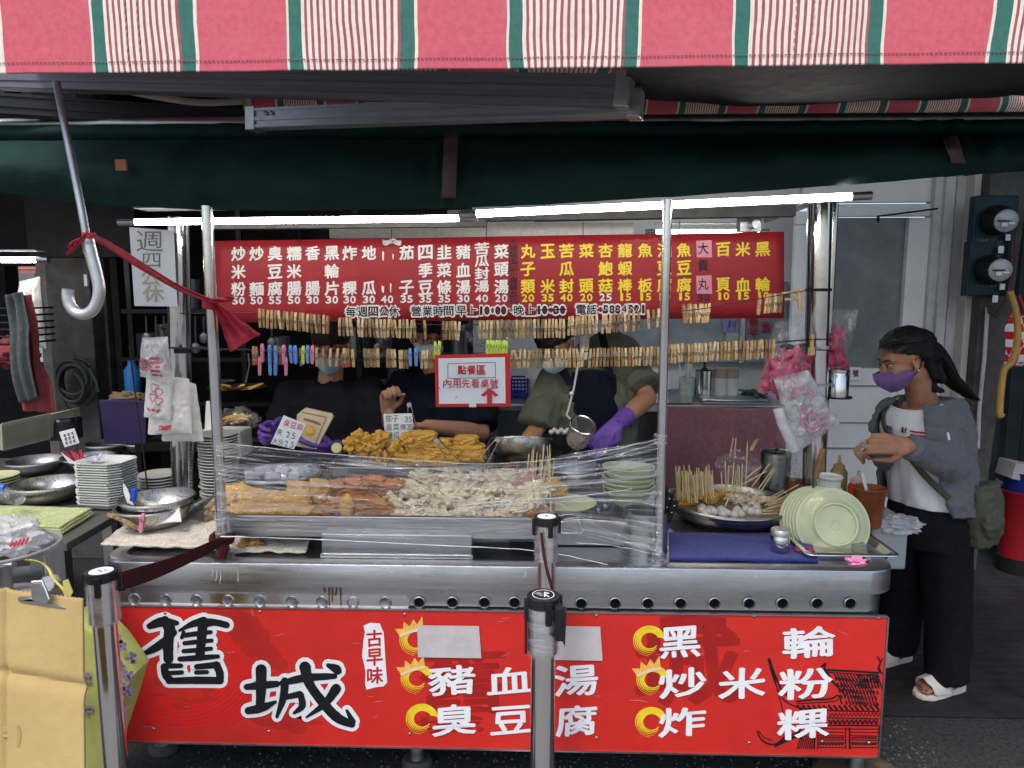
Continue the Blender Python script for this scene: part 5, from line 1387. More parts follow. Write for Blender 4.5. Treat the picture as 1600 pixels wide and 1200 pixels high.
# small handled pan between posts
t = thing("strainer_pan", "low dark steel pan with a wire loop handle under the wrap", "pan", base(905, 860))
c = at(905, 800, 2.62)
g = G(); tray(g, at(862, 800, 2.5).x, at(985, 800, 2.5).x, 2.42, 2.85, CT + .005, .09); g.build("pan_body", STEELD, t)
g = G(); g.tube([at(x, y, 2.40) for x, y in ((882, 812), (876, 826), (878, 832), (908, 833), (912, 828), (904, 812))], .003, 8); g.build("loop_handle", STEELP, t)
heap("meatball", [blob_data("dark_ball_mesh", STEELD, 33, .014, rough=.1)], [(880 + i * 11, 792 + (i % 2) * 6) for i in range(7)], 2.6, "dull grey morsel in the low pan under the wrap", "morsel", "grey morsels in the low pan")
# wrapped pot beside the bowls and lower bowl
bowl("wrapped_basin", "steel basin sealed with crinkled film beside the celadon stack", at(893, 762, 2.72), .10, .085, STEEL)
t = thing("crinkled_film", "crinkled clear film over the basin beside the celadon stack", "plastic wrap", at(893, 735, 2.72))
g = G(); vs, fs = blob_mesh(5, .112, rough=.25, fr=3, sub=5, squash=(1.05, .9, .55)); g.add([at(897, 742, 2.71) + v for v in vs], fs); g.build("film", CLEAR, t)
put_obj("green_bowl", BD, at(886, 794, 2.5), (0, 0, 0), (1.05, 1.05, .5), "single shallow celadon dish under the wrap", "bowl", None)
# ------------------------------------------------------------------ skewers
SK = []
for L_ in (.17, .2, .15):
    g = G(); g.tube([V3(0, 0, -L_ / 2), V3(0, 0, L_ / 2 - .01), V3(0, 0, L_ / 2)], [.0026, .0025, .0018], 6); o = g.build("skewer_mesh", BAMBOO, org=(0, 0, 0)); SK.append((o.data, L_)); bpy.data.objects.remove(o)
def skewers(spots, label, group):
    for x0, y0, Y0, x1, y1, Y1 in spots:
        a, b = at(x0, y0, Y0), at(x1, y1, Y1)
        d, L_ = random.choice(SK)
        o = bpy.data.objects.new("bamboo_skewer", d); COL.objects.link(o)
        o.location = (a + b) / 2; o.rotation_euler = (b - a).to_track_quat('Z', 'Y').to_euler()
        o.scale = (1, 1, (b - a).length / L_); tag(o, label, "skewer", group)
PZ = base(1135, 800).y
PC = at(1138, 800, 2.78)
sp = []
for i in range(50):
    x = 1056 + 58 * ((i * .618) % 1); Y = 2.62 + .2 * random.random()
    sp.append((x + random.uniform(-3, 3) + 2, 783 + random.uniform(-8, 6) - (Y - 2.62) * 60, Y, x, 737 + random.uniform(-8, 10) - (Y - 2.6) * 20, Y + random.uniform(-.02, .02)))
skewers(sp, "bamboo skewer in the dense upright bunch at the pan's left", "upright skewers in the round pan")
skewers([(1129, 770, 2.85, 1127, 738, 2.85), (1137, 765, 2.85, 1139, 727, 2.85), (1143, 772, 2.8, 1147, 722, 2.82), (1150, 768, 2.85, 1153, 725, 2.85), (1158, 772, 2.8, 1160, 724, 2.8), (1135, 772, 2.85, 1133, 720, 2.88), (1146, 765, 2.85, 1150, 735, 2.83), (1155, 770, 2.8, 1155, 728, 2.8), (1165, 762, 2.9, 1168, 690, 2.95), (1140, 715, 3.0, 1146, 684, 3.0), (1148, 712, 3.0, 1150, 684, 3.0), (1172, 704, 3.0, 1180, 688, 3.0), (1175, 704, 3.0, 1184, 686, 3.0)], "bamboo skewer in the sparse upright group at the pan's middle", "skewers in the middle of the round pan")
skewers([(1165, 748, 2.8, 1190, 728, 2.85), (1160, 757, 2.8, 1198, 736, 2.85), (1175, 760, 2.85, 1203, 724, 2.9), (1185, 764, 2.85, 1210, 730, 2.9), (1190, 766, 2.85, 1211, 733, 2.9), (1203, 782, 2.75, 1248, 757, 2.78), (1205, 786, 2.72, 1250, 763, 2.75), (1198, 780, 2.78, 1225, 766, 2.8), (1200, 790, 2.7, 1243, 778, 2.72), (1196, 795, 2.66, 1236, 783, 2.7), (1192, 799, 2.62, 1230, 796, 2.66), (1190, 803, 2.58, 1216, 802, 2.6), (1200, 784, 2.7, 1240, 781, 2.74), (1133, 791, 2.66, 1148, 757, 2.72), (1194, 790, 2.7, 1244, 771, 2.73), (1188, 798, 2.66, 1228, 789, 2.68)], "bamboo skewer leaning out over the round pan's right rim", "skewers leaning over the pan's right rim")
sp = []
for i in range(18):
    x = 822 + 42 * ((i * .618) % 1)
    sp.append((x + random.uniform(-3, 3), 768 + random.uniform(-10, 12), 2.5 + .12 * random.random(), x + random.uniform(-6, 6) + 3, 708 + random.uniform(-14, 14), 2.58 + .1 * random.random()))
skewers(sp, "bamboo skewer standing in the wrapped bunch beside the colander", "skewers standing behind the wrap")
skewers([(861, 800, 2.33, 857, 712, 2.36), (842, 790, 2.4, 850, 694, 2.45)], "long bamboo skewer sticking up behind the far stanchion", "long skewers behind the stanchion")
heap("sausage", [blob_data("pink_sausage_mesh", mat("pink_sausage", (.5, .2, .17), .4), 61, .02, rough=.08, squash=(.8, .8, 2))], [(812, 760), (822, 758), (832, 762), (804, 766)], 2.55, "pink sausage skewered beside the colander", "sausage", "pink sausages behind the wrap", 1.2, (.2, .2, 1))
heap("fried_slab", SLAB, [(845, 762), (858, 758), (868, 766), (842, 772)], 2.56, "yellow skewered piece behind the far stanchion", "fried slab", "yellow pieces behind the stanchion", .9)
# round oden pan
c = at(1140, 826, 2.60); c.z = CT + .012; c.y = 2.76
c.x = at(1138, 800, 2.77).x
t = thing("oden_pan", "wide round steel pan of broth with skewers and fish balls", "pan", c)
r = at(1232, 790, 2.77).x - c.x
ph = .055
g = G(); g.lathe([(0, 0), (r * .82, 0), (r * .95, .02), (r, ph), (r + .008, ph + .004), (r + .009, ph), (r + .002, ph + .008), (r - .006, ph), (r * .93, .022), (r * .8, .004), (0, .004)], c, 56); g.build("pan_body", mat("greasy_pan", (.42, .40, .36), .35, 1, .2, 6, .05, 40, dirt=.7, dirtcol=(.10, .06, .03), ds=7), t)
g = G(); g.lathe([(r * .985, ph - .016), (0, ph - .0155)], c, 48); g.build("broth", mat("broth", (.20, .13, .07), .12, 0, .3, 6, .15, 25), t)
g = G(); g.lathe([(0, -.03), (r * .75, -.03), (r * .75, -.002), (0, -.001)], c, 40); g.build("burner_ring", mat("burnt_iron", (.03, .025, .02), .7, .4, .3, 12, .3, 50, dirt=.5, dirtcol=(.12, .05, .02)), t)
FB = blob_data("fishball_mesh", mat("fishball_white", (.58, .55, .48), .35, 0, .06, 12, coat=.2), 3, .0165, rough=.05)
SZ = c.z + ph - .008
for k in range(26):
    px = 1095 + 90 * random.random(); py = 792 + 13 * random.random()
    p_ = atz(px, py, SZ); put_obj("fish_ball", FB, p_, (0, 0, k), random.uniform(.85, 1.15), "white fish ball floating at the round pan's front", "fish ball", "fish balls in the round pan")
for k, (px, py) in enumerate(((1150, 778), (1166, 776), (1182, 779), (1196, 782), (1158, 784), (1176, 786))):
    p_ = atz(px, py, SZ + .004); put_obj("oden_piece", CAKE[k % 3], p_, (0, 0, k), (1.1, .6, .9), "flat pale oden slice among the leaning skewers", "oden slice", "oden slices in the round pan")
for k, (px, py, m_) in enumerate(((1066, 776, 0), (1078, 772, 0), (1092, 776, 1), (1104, 772, 0), (1118, 776, 1), (1130, 772, 1), (1072, 784, 1), (1110, 782, 0))):
    put_obj("oden_piece", SLAB[k % 3] if m_ else TOFUD[k % 3], atz(px, py, SZ), (0, 0, k), .7, "brown oden chunk under the upright skewers", "oden chunk", "oden chunks in the round pan")
t = thing("clear_bag", "clear plastic bag standing in the round pan's back half", "bag", at(1152, 745, 3.0))
g = G(); vs, fs = blob_mesh(15, .085, rough=.35, fr=2.4, sub=5, squash=(1.05, .6, .85)); g.add([at(1154, 732, 2.97) + v for v in vs], fs); g.build("film", CLEAR, t)
# blue towel
t = thing("blue_towel", "blue terry towel laid along the counter's front right", "towel", base(1150, 860))
A_, B_, C_, D_ = base(1046, 877), base(1278, 879), base(1262, 836), base(1045, 836)
def tw(u, v):
    p = (A_ * (1 - u) + B_ * u) * (1 - v) + (D_ * (1 - u) + C_ * u) * v
    return p + V3(0, 0, .006 + .004 * noise.noise(V3(p.x * 9, p.y * 9, 1)) + (.006 * math.exp(-((v - .7) / .08) ** 2) * (u > .45) * (u < .8)))
g = G(); g.grid(tw, 60, 16); g.build("cloth", TERRY_B, t, solid=.008)
c = base(1221, 869)
t = thing("pepper_shaker", "small steel shaker with a domed lid on the blue towel", "shaker", c + V3(0, 0, .01))
c = c + V3(0, .02, .012)
g = G(); g.lathe([(0, 0), (.029, 0), (.031, .003), (.031, .05), (.028, .055), (.028, .058), (.03, .058)], c, 28); g.build("body", STEELP, t)
g = G(); g.lathe([(.0315, .056), (.0325, .058), (.0325, .072), (.028, .078), (.015, .08), (0, .08)], c, 28); g.build("lid", mat("worn_lid", (.6, .58, .53), .4, .8, .1), t)
PINKT = mat("pink_twine", (.62, .10, .24), .7, 0, .2, 30)
def fluff(name, label, px, py, z, m, sc=1., n=9, flat=.5):
    t = thing(name, label, "twine", base(px, py, z))
    g = G(); c = base(px, py, z)
    for k in range(n):
        q = k * 2.4; pts = []
        for j in range(7):
            a = q + j * .9; rr = .022 * sc * (.4 + .6 * random.random())
            pts.append(c + V3(rr * 1.3 * math.cos(a), rr * math.sin(a), .004 + .02 * sc * flat * random.random()))
        g.tube([Vector(p) for p in spline([tuple(p) for p in pts], 4)], .0032 * sc, 5)
    g.build("strand", m, t)
fluff("twine_bundle", "crumple of dark pink plastic twine beside the shaker", 1256, 862, CT + .012, mat("dark_pink_twine", (.40, .04, .10), .7), 1.1, 10, .3)
t = thing("pink_tissue", "bright pink crumpled tissue at the drain tray's front edge", "tissue", base(1337, 878))
g = G(); vs, fs = blob_mesh(4, .022, rough=.8, fr=2.2, sub=4, squash=(1.2, .9, .6)); g.add([base(1338, 878, CT + .022) + v for v in vs], fs); g.build("paper", mat("bright_pink", (.85, .30, .50), .7, sub=.2), t)
# sauce things behind the bowls
def pot(name, label, px, py, Y, r, h, m, cat, prof=None, lid=None):
    c = at(px, py, Y); t = thing(name, label, cat, c)
    g = G(); g.lathe(prof or [(0, 0), (r, 0), (r, .004), (r, h), (r + .003, h + .002), (r - .003, h), (r - .003, .006), (0, .006)], c, 32); g.build("body", m, t)
    return t, c
t, c = pot("sauce_pot", "orange-brown stained plastic sauce pot with a white spoon", 1356, 822, 2.70, .05, .145, mat("sauce_stained", (.20, .06, .02), .5, 0, .4, 8, .2, 40, col2=(.36, .09, .03), dirt=.6, dirtcol=(.22, .12, .05), ds=7), "sauce pot", [(0, 0), (.042, 0), (.046, .005), (.056, .14), (.06, .15), (.057, .155), (.051, .14), (.042, .02), (0, .02)])
g = G(); g.lathe([(.05, .125), (0, .124)], c, 24); g.build("sauce", mat("red_sauce", (.3, .05, .015), .2), t)
o = thing("plastic_spoon", "white plastic spoon handle standing in the sauce pot", "spoon", c + V3(0, 0, .1)); g = G(); g.beam(c + V3(.0, -.01, .08), at(1347, 739, 2.69), .012, .004, up=(0, 1, .1)); g.build("handle", CREAMP, o, smooth=False, bevel=.001)
RB = mat("red_bottle", (.55, .03, .02), .35, 0, .08)
c = at(1338, 800, 2.82); t = thing("ketchup_bottle", "red squeeze bottle with a pale nozzle cap behind the sauce pot", "bottle", c)
g = G(); g.lathe([(0, 0), (.036, 0), (.038, .01), (.038, .10), (.034, .115), (.026, .12)], c, 24); g.build("body", RB, t)
g = G(); g.lathe([(.026, .118), (.029, .12), (.029, .135), (.02, .142), (.008, .147), (.005, .17), (0, .17)], c, 20); g.build("cap", mat("pale_pink_cap", (.6, .35, .33), .4), t)
c = at(1307, 800, 2.90); t = thing("mustard_bottle", "dull yellow-green squeeze bottle behind the ivory tubs", "bottle", c)
g = G(); g.lathe([(0, 0), (.032, 0), (.034, .01), (.034, .17), (.024, .185), (.02, .19)], c, 24); g.build("body", mat("mustard_plastic", (.30, .24, .08), .4), t)
g = G(); g.lathe([(.022, .186), (.022, .2), (.008, .208), (.004, .24), (0, .24)], c, 18); g.build("nozzle", mat("mustard_nozzle", (.34, .27, .10), .4), t)
c = at(1294, 788, 2.72); t = thing("ivory_tub", "stacked ivory tubs on a perforated steel can", "tub", c)
g = G(); g.lathe([(0, 0), (.042, 0), (.043, .06), (0, .06)], c, 28); g.build("steel_can", PERF, t)
g = G(); g.lathe([(0, .06), (.045, .06), (.047, .066), (.043, .068), (.04, .075), (.042, .10), (.047, .104), (.049, .112), (.045, .116), (.04, .108), (0, .104)], c, 28); g.build("tub", CREAMP, t)
t = thing("ladle", "wooden-handled ladle leaning on the ivory tubs", "ladle", at(1270, 770, 2.6))
g = G(); g.tube([at(1266, 775, 2.58), at(1276, 745, 2.56)], .0055, 10); g.build("shank", STEELP, t)
g = G(); g.tube([at(1275, 747, 2.56), at(1280, 725, 2.55), at(1286, 702, 2.54)], [.009, .0115, .010], 12); g.build("wooden_handle", mat("old_wood_handle", (.30, .15, .06), .6, 0, .3, 10, .2, 60), t)
t, c = pot("stock_pot", "tall steel stock pot with a ladle behind the skewers", 1210, 765, 3.0, .062, .165, STEEL, "pot")
g = G(); g.lathe([(.06, .14), (0, .14)], c, 24); g.build("stock", mat("murky_stock", (.12, .09, .03), .2), t)
g = G(); g.beam(at(1213, 705, 2.98), at(1213, 683, 2.97), .012, .004, up=(0, 1, 0)); g.build("ladle_handle", STEELP, t, smooth=False, bevel=.001)
t, c = pot("bamboo_tub", "low brown tub beside the stock pot", 1243, 772, 2.95, .034, .06, mat("brown_lacquer", (.20, .09, .03), .5, 0, .3, 10), "tub")
o = thing("knotted_bag", "small knotted clear bag on the brown tub", "bag", at(1240, 740, 2.93)); g = G(); vs, fs = blob_mesh(25, .034, rough=.4, sub=4, squash=(.8, .6, 1.3)); g.add([at(1241, 735, 2.92) + v for v in vs], fs); g.build("film", CLEAR, o)
t = thing("grey_bin", "grey plastic bin topped with a crinkled bag at the cart's right end", "bin", at(1390, 868, 2.70))
a, b = at(1362, 868, 2.70), at(1415, 868, 2.70)
g = G(); g.box(((a.x + b.x) / 2, 2.80, at(1390, 840, 2.7).z - .03), (b.x - a.x + .01, .2, .2)); g.build("body", mat("grey_bin", (.34, .36, .38), .5, 0, .08), t, smooth=False, bevel=.01)
o = thing("bagged_utensils", "crinkled clear bag of cutlery lying on the grey bin", "bag", at(1395, 820, 2.7)); g = G(); vs, fs = blob_mesh(35, .085, rough=.4, fr=2.6, sub=5, squash=(1.05, .7, .42)); g.add([at(1398, 819, 2.74) + v for v in vs], fs); g.build("film", film("grey_bag", .5, .85, (1, 1, 1), (.4, .66), vs=16, white=.6, bump=.9), o)
g = G(); 
for k in range(5): g.tube([at(1372, 826 - k * 2, 2.74), at(1420, 814 + k * 2, 2.72)], .004, 6)
g.build("cutlery", CREAMP, o)
# ------------------------------------------------------------------ left end of the cart and the side table
SZL = .84
def tb(px, py): return atz(px, py, SZL)
t = thing("side_table", "grey steel side table left of the cart, crowded with bowls", "table", tb(60, 800))
P_ = [tb(-120, 828), tb(0, 838), tb(104, 848), tb(186, 801), tb(205, 760), tb(210, 715), tb(-120, 715)]
g = G(); g.slab([p - V3(0, 0, .002) for p in P_], (0, 0, -.03)); g.build("top", mat("worn_table_top", (.16, .155, .145), .38, .5, .3, 6, .08, 40, dirt=.6, dirtcol=(.05, .045, .04), ds=6), t, smooth=False, bevel=.003)
for p in (tb(95, 838), tb(170, 800), tb(-80, 825)):
    g = G(); g.box((p.x - .02, p.y + .03, SZL / 2 - .02), (.04, .04, SZL - .04)); g.build("leg", STEELD, t, smooth=False)
t = thing("green_cloth", "lime-green terry cloth folded on the side table's front", "cloth", tb(60, 820))
A_, B_, C_, D_ = tb(-40, 832), tb(98, 836), tb(147, 806), tb(-40, 800)
for lay in range(3):
    g = G()
    def cf(u, v, lay=lay):
        p = (A_ * (1 - u) + B_ * u) * (1 - v) + (D_ * (1 - u) + C_ * u) * v
        return p + V3(-.006 * lay, .004 * lay, .008 + lay * .009 + .004 * noise.noise(V3(p.x * 9, p.y * 9, lay)))
    g.grid(cf, 40, 14); g.build("fold", TERRY_G, t, solid=.008)
t = thing("clear_bag", "clear bag with red print lying at the table's left front", "bag", tb(10, 850))
g = G(); vs, fs = blob_mesh(45, .092, rough=.4, fr=2.6, sub=5, squash=(1.15, .7, .62)); g.add([at(10, 838, 2.03) + v for v in vs], fs); g.build("film", film("table_bag", .5, .9, (1, 1, 1), (.42, .66), vs=16, white=.6, bump=.9), t)
g = G(); 
for k in range(5): g.poly([at(x, y, 1.93) for x, y in ((14 + k * 6, 853 - k), (20 + k * 6, 846 - k * 2), (22 + k * 6, 849 - k * 2), (17 + k * 6, 856 - k))])
g.build("red_print", REDINK, t, smooth=False, flip=False)
def sbowl(name, label, px, py, r, h, m, Y=None, **k):
    c = tb(px, py) if Y is None else at(px, py, Y)
    return bowl(name, label, c, r, h, m, **k)
k_ = mpp(2.65)
sbowl("steel_bowl", "large perforated steel bowl left of the white foam trays", 78, 782, 56 * k_, .075, PERF)
sbowl("steel_bowl", "steel bowl behind the large one at the table's left back", 58, 738, 46 * mpp(3), .06, STEELD)
sbowl("steel_bowl", "steel bowl with red packets on the table behind the trays", 140, 732, 42 * mpp(3.05), .06, PERF)
sbowl("steel_bowl", "dark steel bowl at the back with a slip of paper", 172, 706, 40 * mpp(3.3), .05, STEELD)
sbowl("steel_bowl", "small steel bowl at the back beside the thick post", 222, 706, 26 * mpp(3.3), .05, STEELD)
t = thing("red_packets", "pink and red packets with a paper slip behind the trays", "packets", at(115, 718, 2.95))
g = G()
for k in range(7):
    g.box(at(104 + k * 4, 712 + (k % 3) * 3, 2.92 - k * .004), (.012, .006, .05), Matrix.Rotation(-.7 + k * .1, 3, 'Y'))
g.build("packet", mat("red_packet", (.42, .05, .09), .4, 0, .3, 20), t, smooth=False)
g = G(); g.slab([at(x, y, 2.9) for x, y in ((94, 706), (102, 712), (122, 726), (108, 724))], (0, .002, 0)); g.build("slip", PAPER, t, smooth=False)
t = thing("price_card", "small white handwritten card standing at the left back", "price card", at(108, 686, 3.05))
g = G(); g.slab([at(x, y, 3.05) for x, y in ((92, 675), (116, 669), (124, 692), (101, 699))], (0, .003, 0)); g.build("card", PAPER, t, smooth=False)
g = G(); _lay[0] = 0
for k in range(3):
    for j in range(3): 
        x, y = 99 + j * 6 + k * 1.5, 680 + k * 6 - j * 1.6
        stroke(g, [(x, y, .9), (x + 3, y - 2, .9), (x + 1, y + 2, .9), (x + 4, y + 1, .9)], lambda x, y, l=0: at(x, y, 3.047), n=3)
g.build("scribble", INK, t, smooth=False, flip=False)
t = thing("celadon_plate", "celadon plates at the table's left edge", "plate", at(0, 750, 2.75))
g = G()
for k in range(3): g.lathe([(0, 0), (.05, 0), (.08, .012), (.082, .016), (.05, .005), (0, .005)], at(-6, 756 - k * 4, 2.75), 28)
g.build("plate", CEL, t)
t = thing("water_bottle", "clear bottle with a blue cap lying at the table's left edge", "bottle", tb(8, 785))
g = G(); rot = Matrix.Rotation(R(78), 3, 'Y') @ Matrix.Identity(3)
g.lathe([(0, 0), (.026, 0), (.03, .01), (.03, .09), (.012, .115), (.012, .12)], at(34, 778, 2.5), 20, Matrix.Rotation(R(-80), 3, 'Y')); g.build("body", CLEAR, t)
g = G(); g.lathe([(0, 0), (.016, 0), (.016, .022), (0, .022)], at(8, 763, 2.5), 18, Matrix.Rotation(R(-80), 3, 'Y')); g.build("cap", mat("blue_cap", (.02, .14, .5), .35), t)
# stacks of trays and plates: each one an object
def tray_data():
    g = G(); n = 5
    def oc(w, d, z, c=.022): return [V3(x, y, z) for x, y in ((-w + c, -d), (w - c, -d), (w, -d + c), (w, d - c), (w - c, d), (-w + c, d), (-w, d - c), (-w, -d + c))]
    g.loft([oc(.070, .054, 0, .026), oc(.090, .073, .021, .03), oc(.099, .081, .0225, .034), oc(.1, .082, .026, .034), oc(.092, .075, .0262, .03), oc(.068, .052, .004, .026)])
    o = g.build("tray_mesh", FOAM, org=(0, 0, 0), smooth=False); d = o.data; bpy.data.objects.remove(o); return d
TDt = tray_data(); c = tb(170, 790)
for k in range(17):
    put_obj("foam_tray", TDt, c + V3(random.uniform(-.003, .003), random.uniform(-.002, .002), .002 + k * .0102), (0, 0, R(-6 + random.uniform(-1.5, 1.5))), 1.02, "white octagonal foam tray with a blue packet in it, topmost of its stack" if k == 16 else "white octagonal foam tray in the stack on the side table", "tray", "stacked white foam trays")
t = thing("sauce_packet", "blue and white printed packet in the topmost foam tray", "packet", c + V3(-.03, 0, .19))
g = G(); g.slab([c + V3(*p) for p in ((-.075, .02, .185), (-.03, .03, .215), (-.025, .0, .185), (-.07, -.02, .182))], (0, .004, .001)); g.build("packet", mat("blue_print_packet", (.1, .16, .4), .5, 0, .5, 40, col2=(.6, .62, .65)), t, smooth=False)
def plate_data(r):
    g = G(); g.lathe([(0, 0), (r * .6, 0), (r * .90, .006), (r, .009), (r, .0125), (r * .97, .013), (r * .7, .004), (0, .004)], V3(0, 0, 0), 36); o = g.build("plate_mesh", CREAMP, org=(0, 0, 0)); d = o.data; bpy.data.objects.remove(o); return d
PD = plate_data(.085); c = tb(240, 770) + V3(0, .05, .0)
for k in range(5): put_obj("white_plate", PD, c + V3(0, 0, .01 + k * .013), (0, 0, k), 1, "round white plate in the low stack beside the foam trays", "plate", "low stack of round white plates")
c = atz(322, 790, CT) + V3(.01, .12, 0)
for k in range(22): put_obj("ivory_plate", PD, c + V3(random.uniform(-.004, .004), random.uniform(-.004, .004), k * .0132), (0, 0, k), (.98, .98, .85), "ivory plate in the tall stack behind the ribboned post", "plate", "tall stack of ivory plates")
t = thing("takeout_box", "open cream takeout box behind the tall plate stack", "box", at(365, 680, 3.2))
g = G(); g.box(at(352, 690, 3.2), (.20, .14, .12)); g.build("body", CREAMP, t, smooth=False, bevel=.006)
t = thing("cream_board", "cream plastic board standing behind the ribboned post", "board", at(328, 660, 3.25))
g = G(); g.slab([at(x, y, 3.25) for x, y in ((322, 627), (336, 630), (344, 700), (318, 705))], (0, .02, 0)); g.build("sheet", CREAMP, t, smooth=False)
# nested bowls on white cloth at the cart's left
t = thing("white_cloth", "off-white terry cloth under the nested bowls on the cart", "cloth", base(250, 860))
A_, B_, C_, D_ = base(158, 862), base(355, 869), base(352, 824), base(205, 824)
g = G(); g.grid(lambda u, v: (A_ * (1 - u) + B_ * u) * (1 - v) + (D_ * (1 - u) + C_ * u) * v + V3(.006 * noise.noise(V3(v * 9, 1, 0)), .008 * noise.noise(V3(u * 9, 4, 0)), .026 + .006 * noise.noise(V3(u * 7, v * 5, 1))), 50, 16); g.build("cloth", TERRY_W, t, solid=.008)
t = thing("white_cloth", "crumpled white cloth under the bag of fried pieces by the post", "cloth", base(420, 866))
A_, B_, C_, D_ = base(360, 868), base(478, 869), base(492, 836), base(358, 836)
g = G(); g.grid(lambda u, v: (A_ * (1 - u) + B_ * u) * (1 - v) + (D_ * (1 - u) + C_ * u) * v + V3(0, 0, .014 + .012 * noise.noise(V3(u * 5, v * 4, 7)) + .01 * v), 40, 16); g.build("cloth", TERRY_W, t, solid=.006)
t = thing("fried_bag", "clear bag of brown fried pieces below the wrapped tray", "bag", base(392, 862))
heap("fried_piece", [blob_data("fried_piece_mesh", FRY, 91, .026, rough=.5, sub=4, squash=(1.6, 1, .7))], [(378, 858), (392, 860), (406, 858), (385, 850), (400, 850)], 2.36, "brown fried piece in the clear bag below the tray", "fried piece", "fried pieces in the bag below the tray")
g = G(); vs, fs = blob_mesh(55, .062, rough=.3, fr=2.6, sub=5, squash=(1.15, .6, .55)); g.add([at(392, 850, 2.36) + v for v in vs], fs); g.build("film", CLEAR, t)
cb = base(243, 832)
cb.z = CT + .03
bowl("steel_bowl", "lower perforated bowl of the nested pair on white cloth", cb, .128, .075, PERF, flat=.55)
bowl("steel_bowl", "upper shiny bowl of the nested pair, holding a receipt", cb + V3(.010, .008, .028), .124, .075, PERF, flat=.55)
t = thing("receipt", "white receipt lying in the nested bowls", "receipt", at(262, 806, cb.y - .08))
g = G(); g.grid(lambda u, v: at(230 + 54 * u - 16 * v * 0 + (v * -4), 820 - 26 * v + (u - .5) * -8 + 6 * (1 - v) * 0, cb.y - .10 + .05 * v) + V3(0, 0, .006 * math.sin(u * 3)), 10, 6); g.build("paper", PAPER, t, solid=.001, flip=False)
t = thing("receipt", "small white slip and blue clip standing at the nested bowls' left rim", "receipt", at(200, 780, cb.y))
g = G(); g.slab([at(x, y, cb.y - .03) for x, y in ((192, 754), (199, 764), (209, 790), (199, 786), (193, 770))], (0, .002, 0)); g.build("paper", PAPER, t, smooth=False)
g = G(); g.box(at(209, 773, cb.y - .02), (.02, .02, .05), Matrix.Rotation(.2, 3, 'Y')); g.build("blue_clip", mat("blue_clip", (.02, .08, .45), .4), t, smooth=False, bevel=.003)
for k in range(7):
    o = bpy.data.objects.new("clothespin", WPIN[k % 6]); COL.objects.link(o); o.location = at(184 + k * 4.2, 808 + k * 2.2, cb.y - .11 - .004 * k); o.rotation_euler = (R(20), R(-62 + k * 3), R(15)); tag(o, "loose wooden clothespin lying in the nested bowls' left side", "clothespin", "loose clothespins in the nested bowls")
o = bpy.data.objects.new("clothespin", PL["pink"]); COL.objects.link(o); o.location = at(222, 817, cb.y - .13); o.rotation_euler = (0, .2, 0); tag(o, "pink plastic clothespin on the nested bowls' rim", "clothespin", "loose clothespins in the nested bowls")
g = G(); g.tube([at(303, 790, cb.y), at(322, 780, cb.y + .04), at(345, 770, cb.y + .1)], .006, 8); tag(g.build("bowl_handle_rod", STEELD), "steel handle sticking out from the nested bowls toward the post", "handle")
bpy.data.objects["bowl_handle_rod"].name = "skimmer"
t = thing("paper_bag", "crumpled tan paper bag beside the ribboned post", "bag", base(330, 812))
g = G(); vs, fs = blob_mesh(65, .05, rough=.5, fr=2.4, sub=4, squash=(1, .7, .8)); g.add([at(338, 800, 2.6) + v for v in vs], fs); g.build("paper", mat("tan_paper", (.34, .25, .15), .8, 0, .2, 20), t)
g = G(); g.tube([at(202, 540, 2.7), at(212, 620, 2.68), at(222, 690, 2.66), at(231, 768, 2.64)], .0028, 6); tag(g.build("thin_wire", BLACKP), "thin black wire hanging down beside the carrier bags", "wire")
# carrier bags on the left post
def bag(name, label, pts, Y, dep, m, seed, puff=.02, cat="carrier bag", folds=2.0):
    """flat bag: outline quad tl,tr,br,bl with puffed front and real thickness"""
    t = thing(name, label, cat, at(*pts[0], Y))
    def f(u, v, s):
        x = (pts[0][0] * (1 - u) + pts[1][0] * u) * (1 - v) + (pts[3][0] * (1 - u) + pts[2][0] * u) * v
        y = (pts[0][1] * (1 - u) + pts[1][1] * u) * (1 - v) + (pts[3][1] * (1 - u) + pts[2][1] * u) * v
        e = (math.sin(u * 3.14159) * math.sin(min(1, v * 1.02) * 3.14159)) ** .5 if 0 < u < 1 and 0 < v < 1 else 0
        n_ = noise.noise(V3(x * .05 * folds, y * .03 * folds, seed)) + .6 * (1 - 2 * abs(noise.noise(V3(x * .09 * folds, y * .05 * folds, seed + 5))))
        return at(x, y, Y) + V3(.002 * n_, s * (dep * e + puff * e * n_ * .5), .002 * n_)
    g = G(); g.grid(lambda u, v: f(u, v, -1), 30, 34); g.grid(lambda u, v: f(u, v, 1), 30, 34); g.build("film", m, t); return t, (lambda u, v: f(u, v, -1) + V3(0, -.003, 0))
BAGW = mat("white_carrier", (.72, .70, .66), .55, 0, .05, 20, .25, 30, sub=.1)
REDP = mat("red_print", (.62, .10, .14), .6, 0, .2, 30)
t, f = bag("carrier_bag", "cream carrier bags with red print, backmost of the hanging bunch", [(262, 590), (306, 600), (318, 690), (252, 690)], 2.84, .025, BAGW, 1)
t, f = bag("carrier_bag", "cream carrier bag with a small red flower print in the middle", [(240, 585), (296, 592), (300, 676), (230, 680)], 2.80, .022, BAGW, 2)
g = G(); _lay[0] = 0
for k in range(9): stroke(g, [(.3 + .06 * (k % 5), .86 + .05 * (k // 5), .03), (.36 + .07 * (k % 4), .84 + .04 * (k % 3), .02)], lambda u, v, l=0: f(u, v) + V3(0, -.0002 * l, 0), n=3)
g.build("red_print", REDP, t, smooth=False, flip=False)
t, f = bag("carrier_bag", "front cream carrier bag with a red peony print", [(230, 575), (272, 580), (266, 656), (224, 652)], 2.765, .018, BAGW, 3)
g = G(); _lay[0] = 0
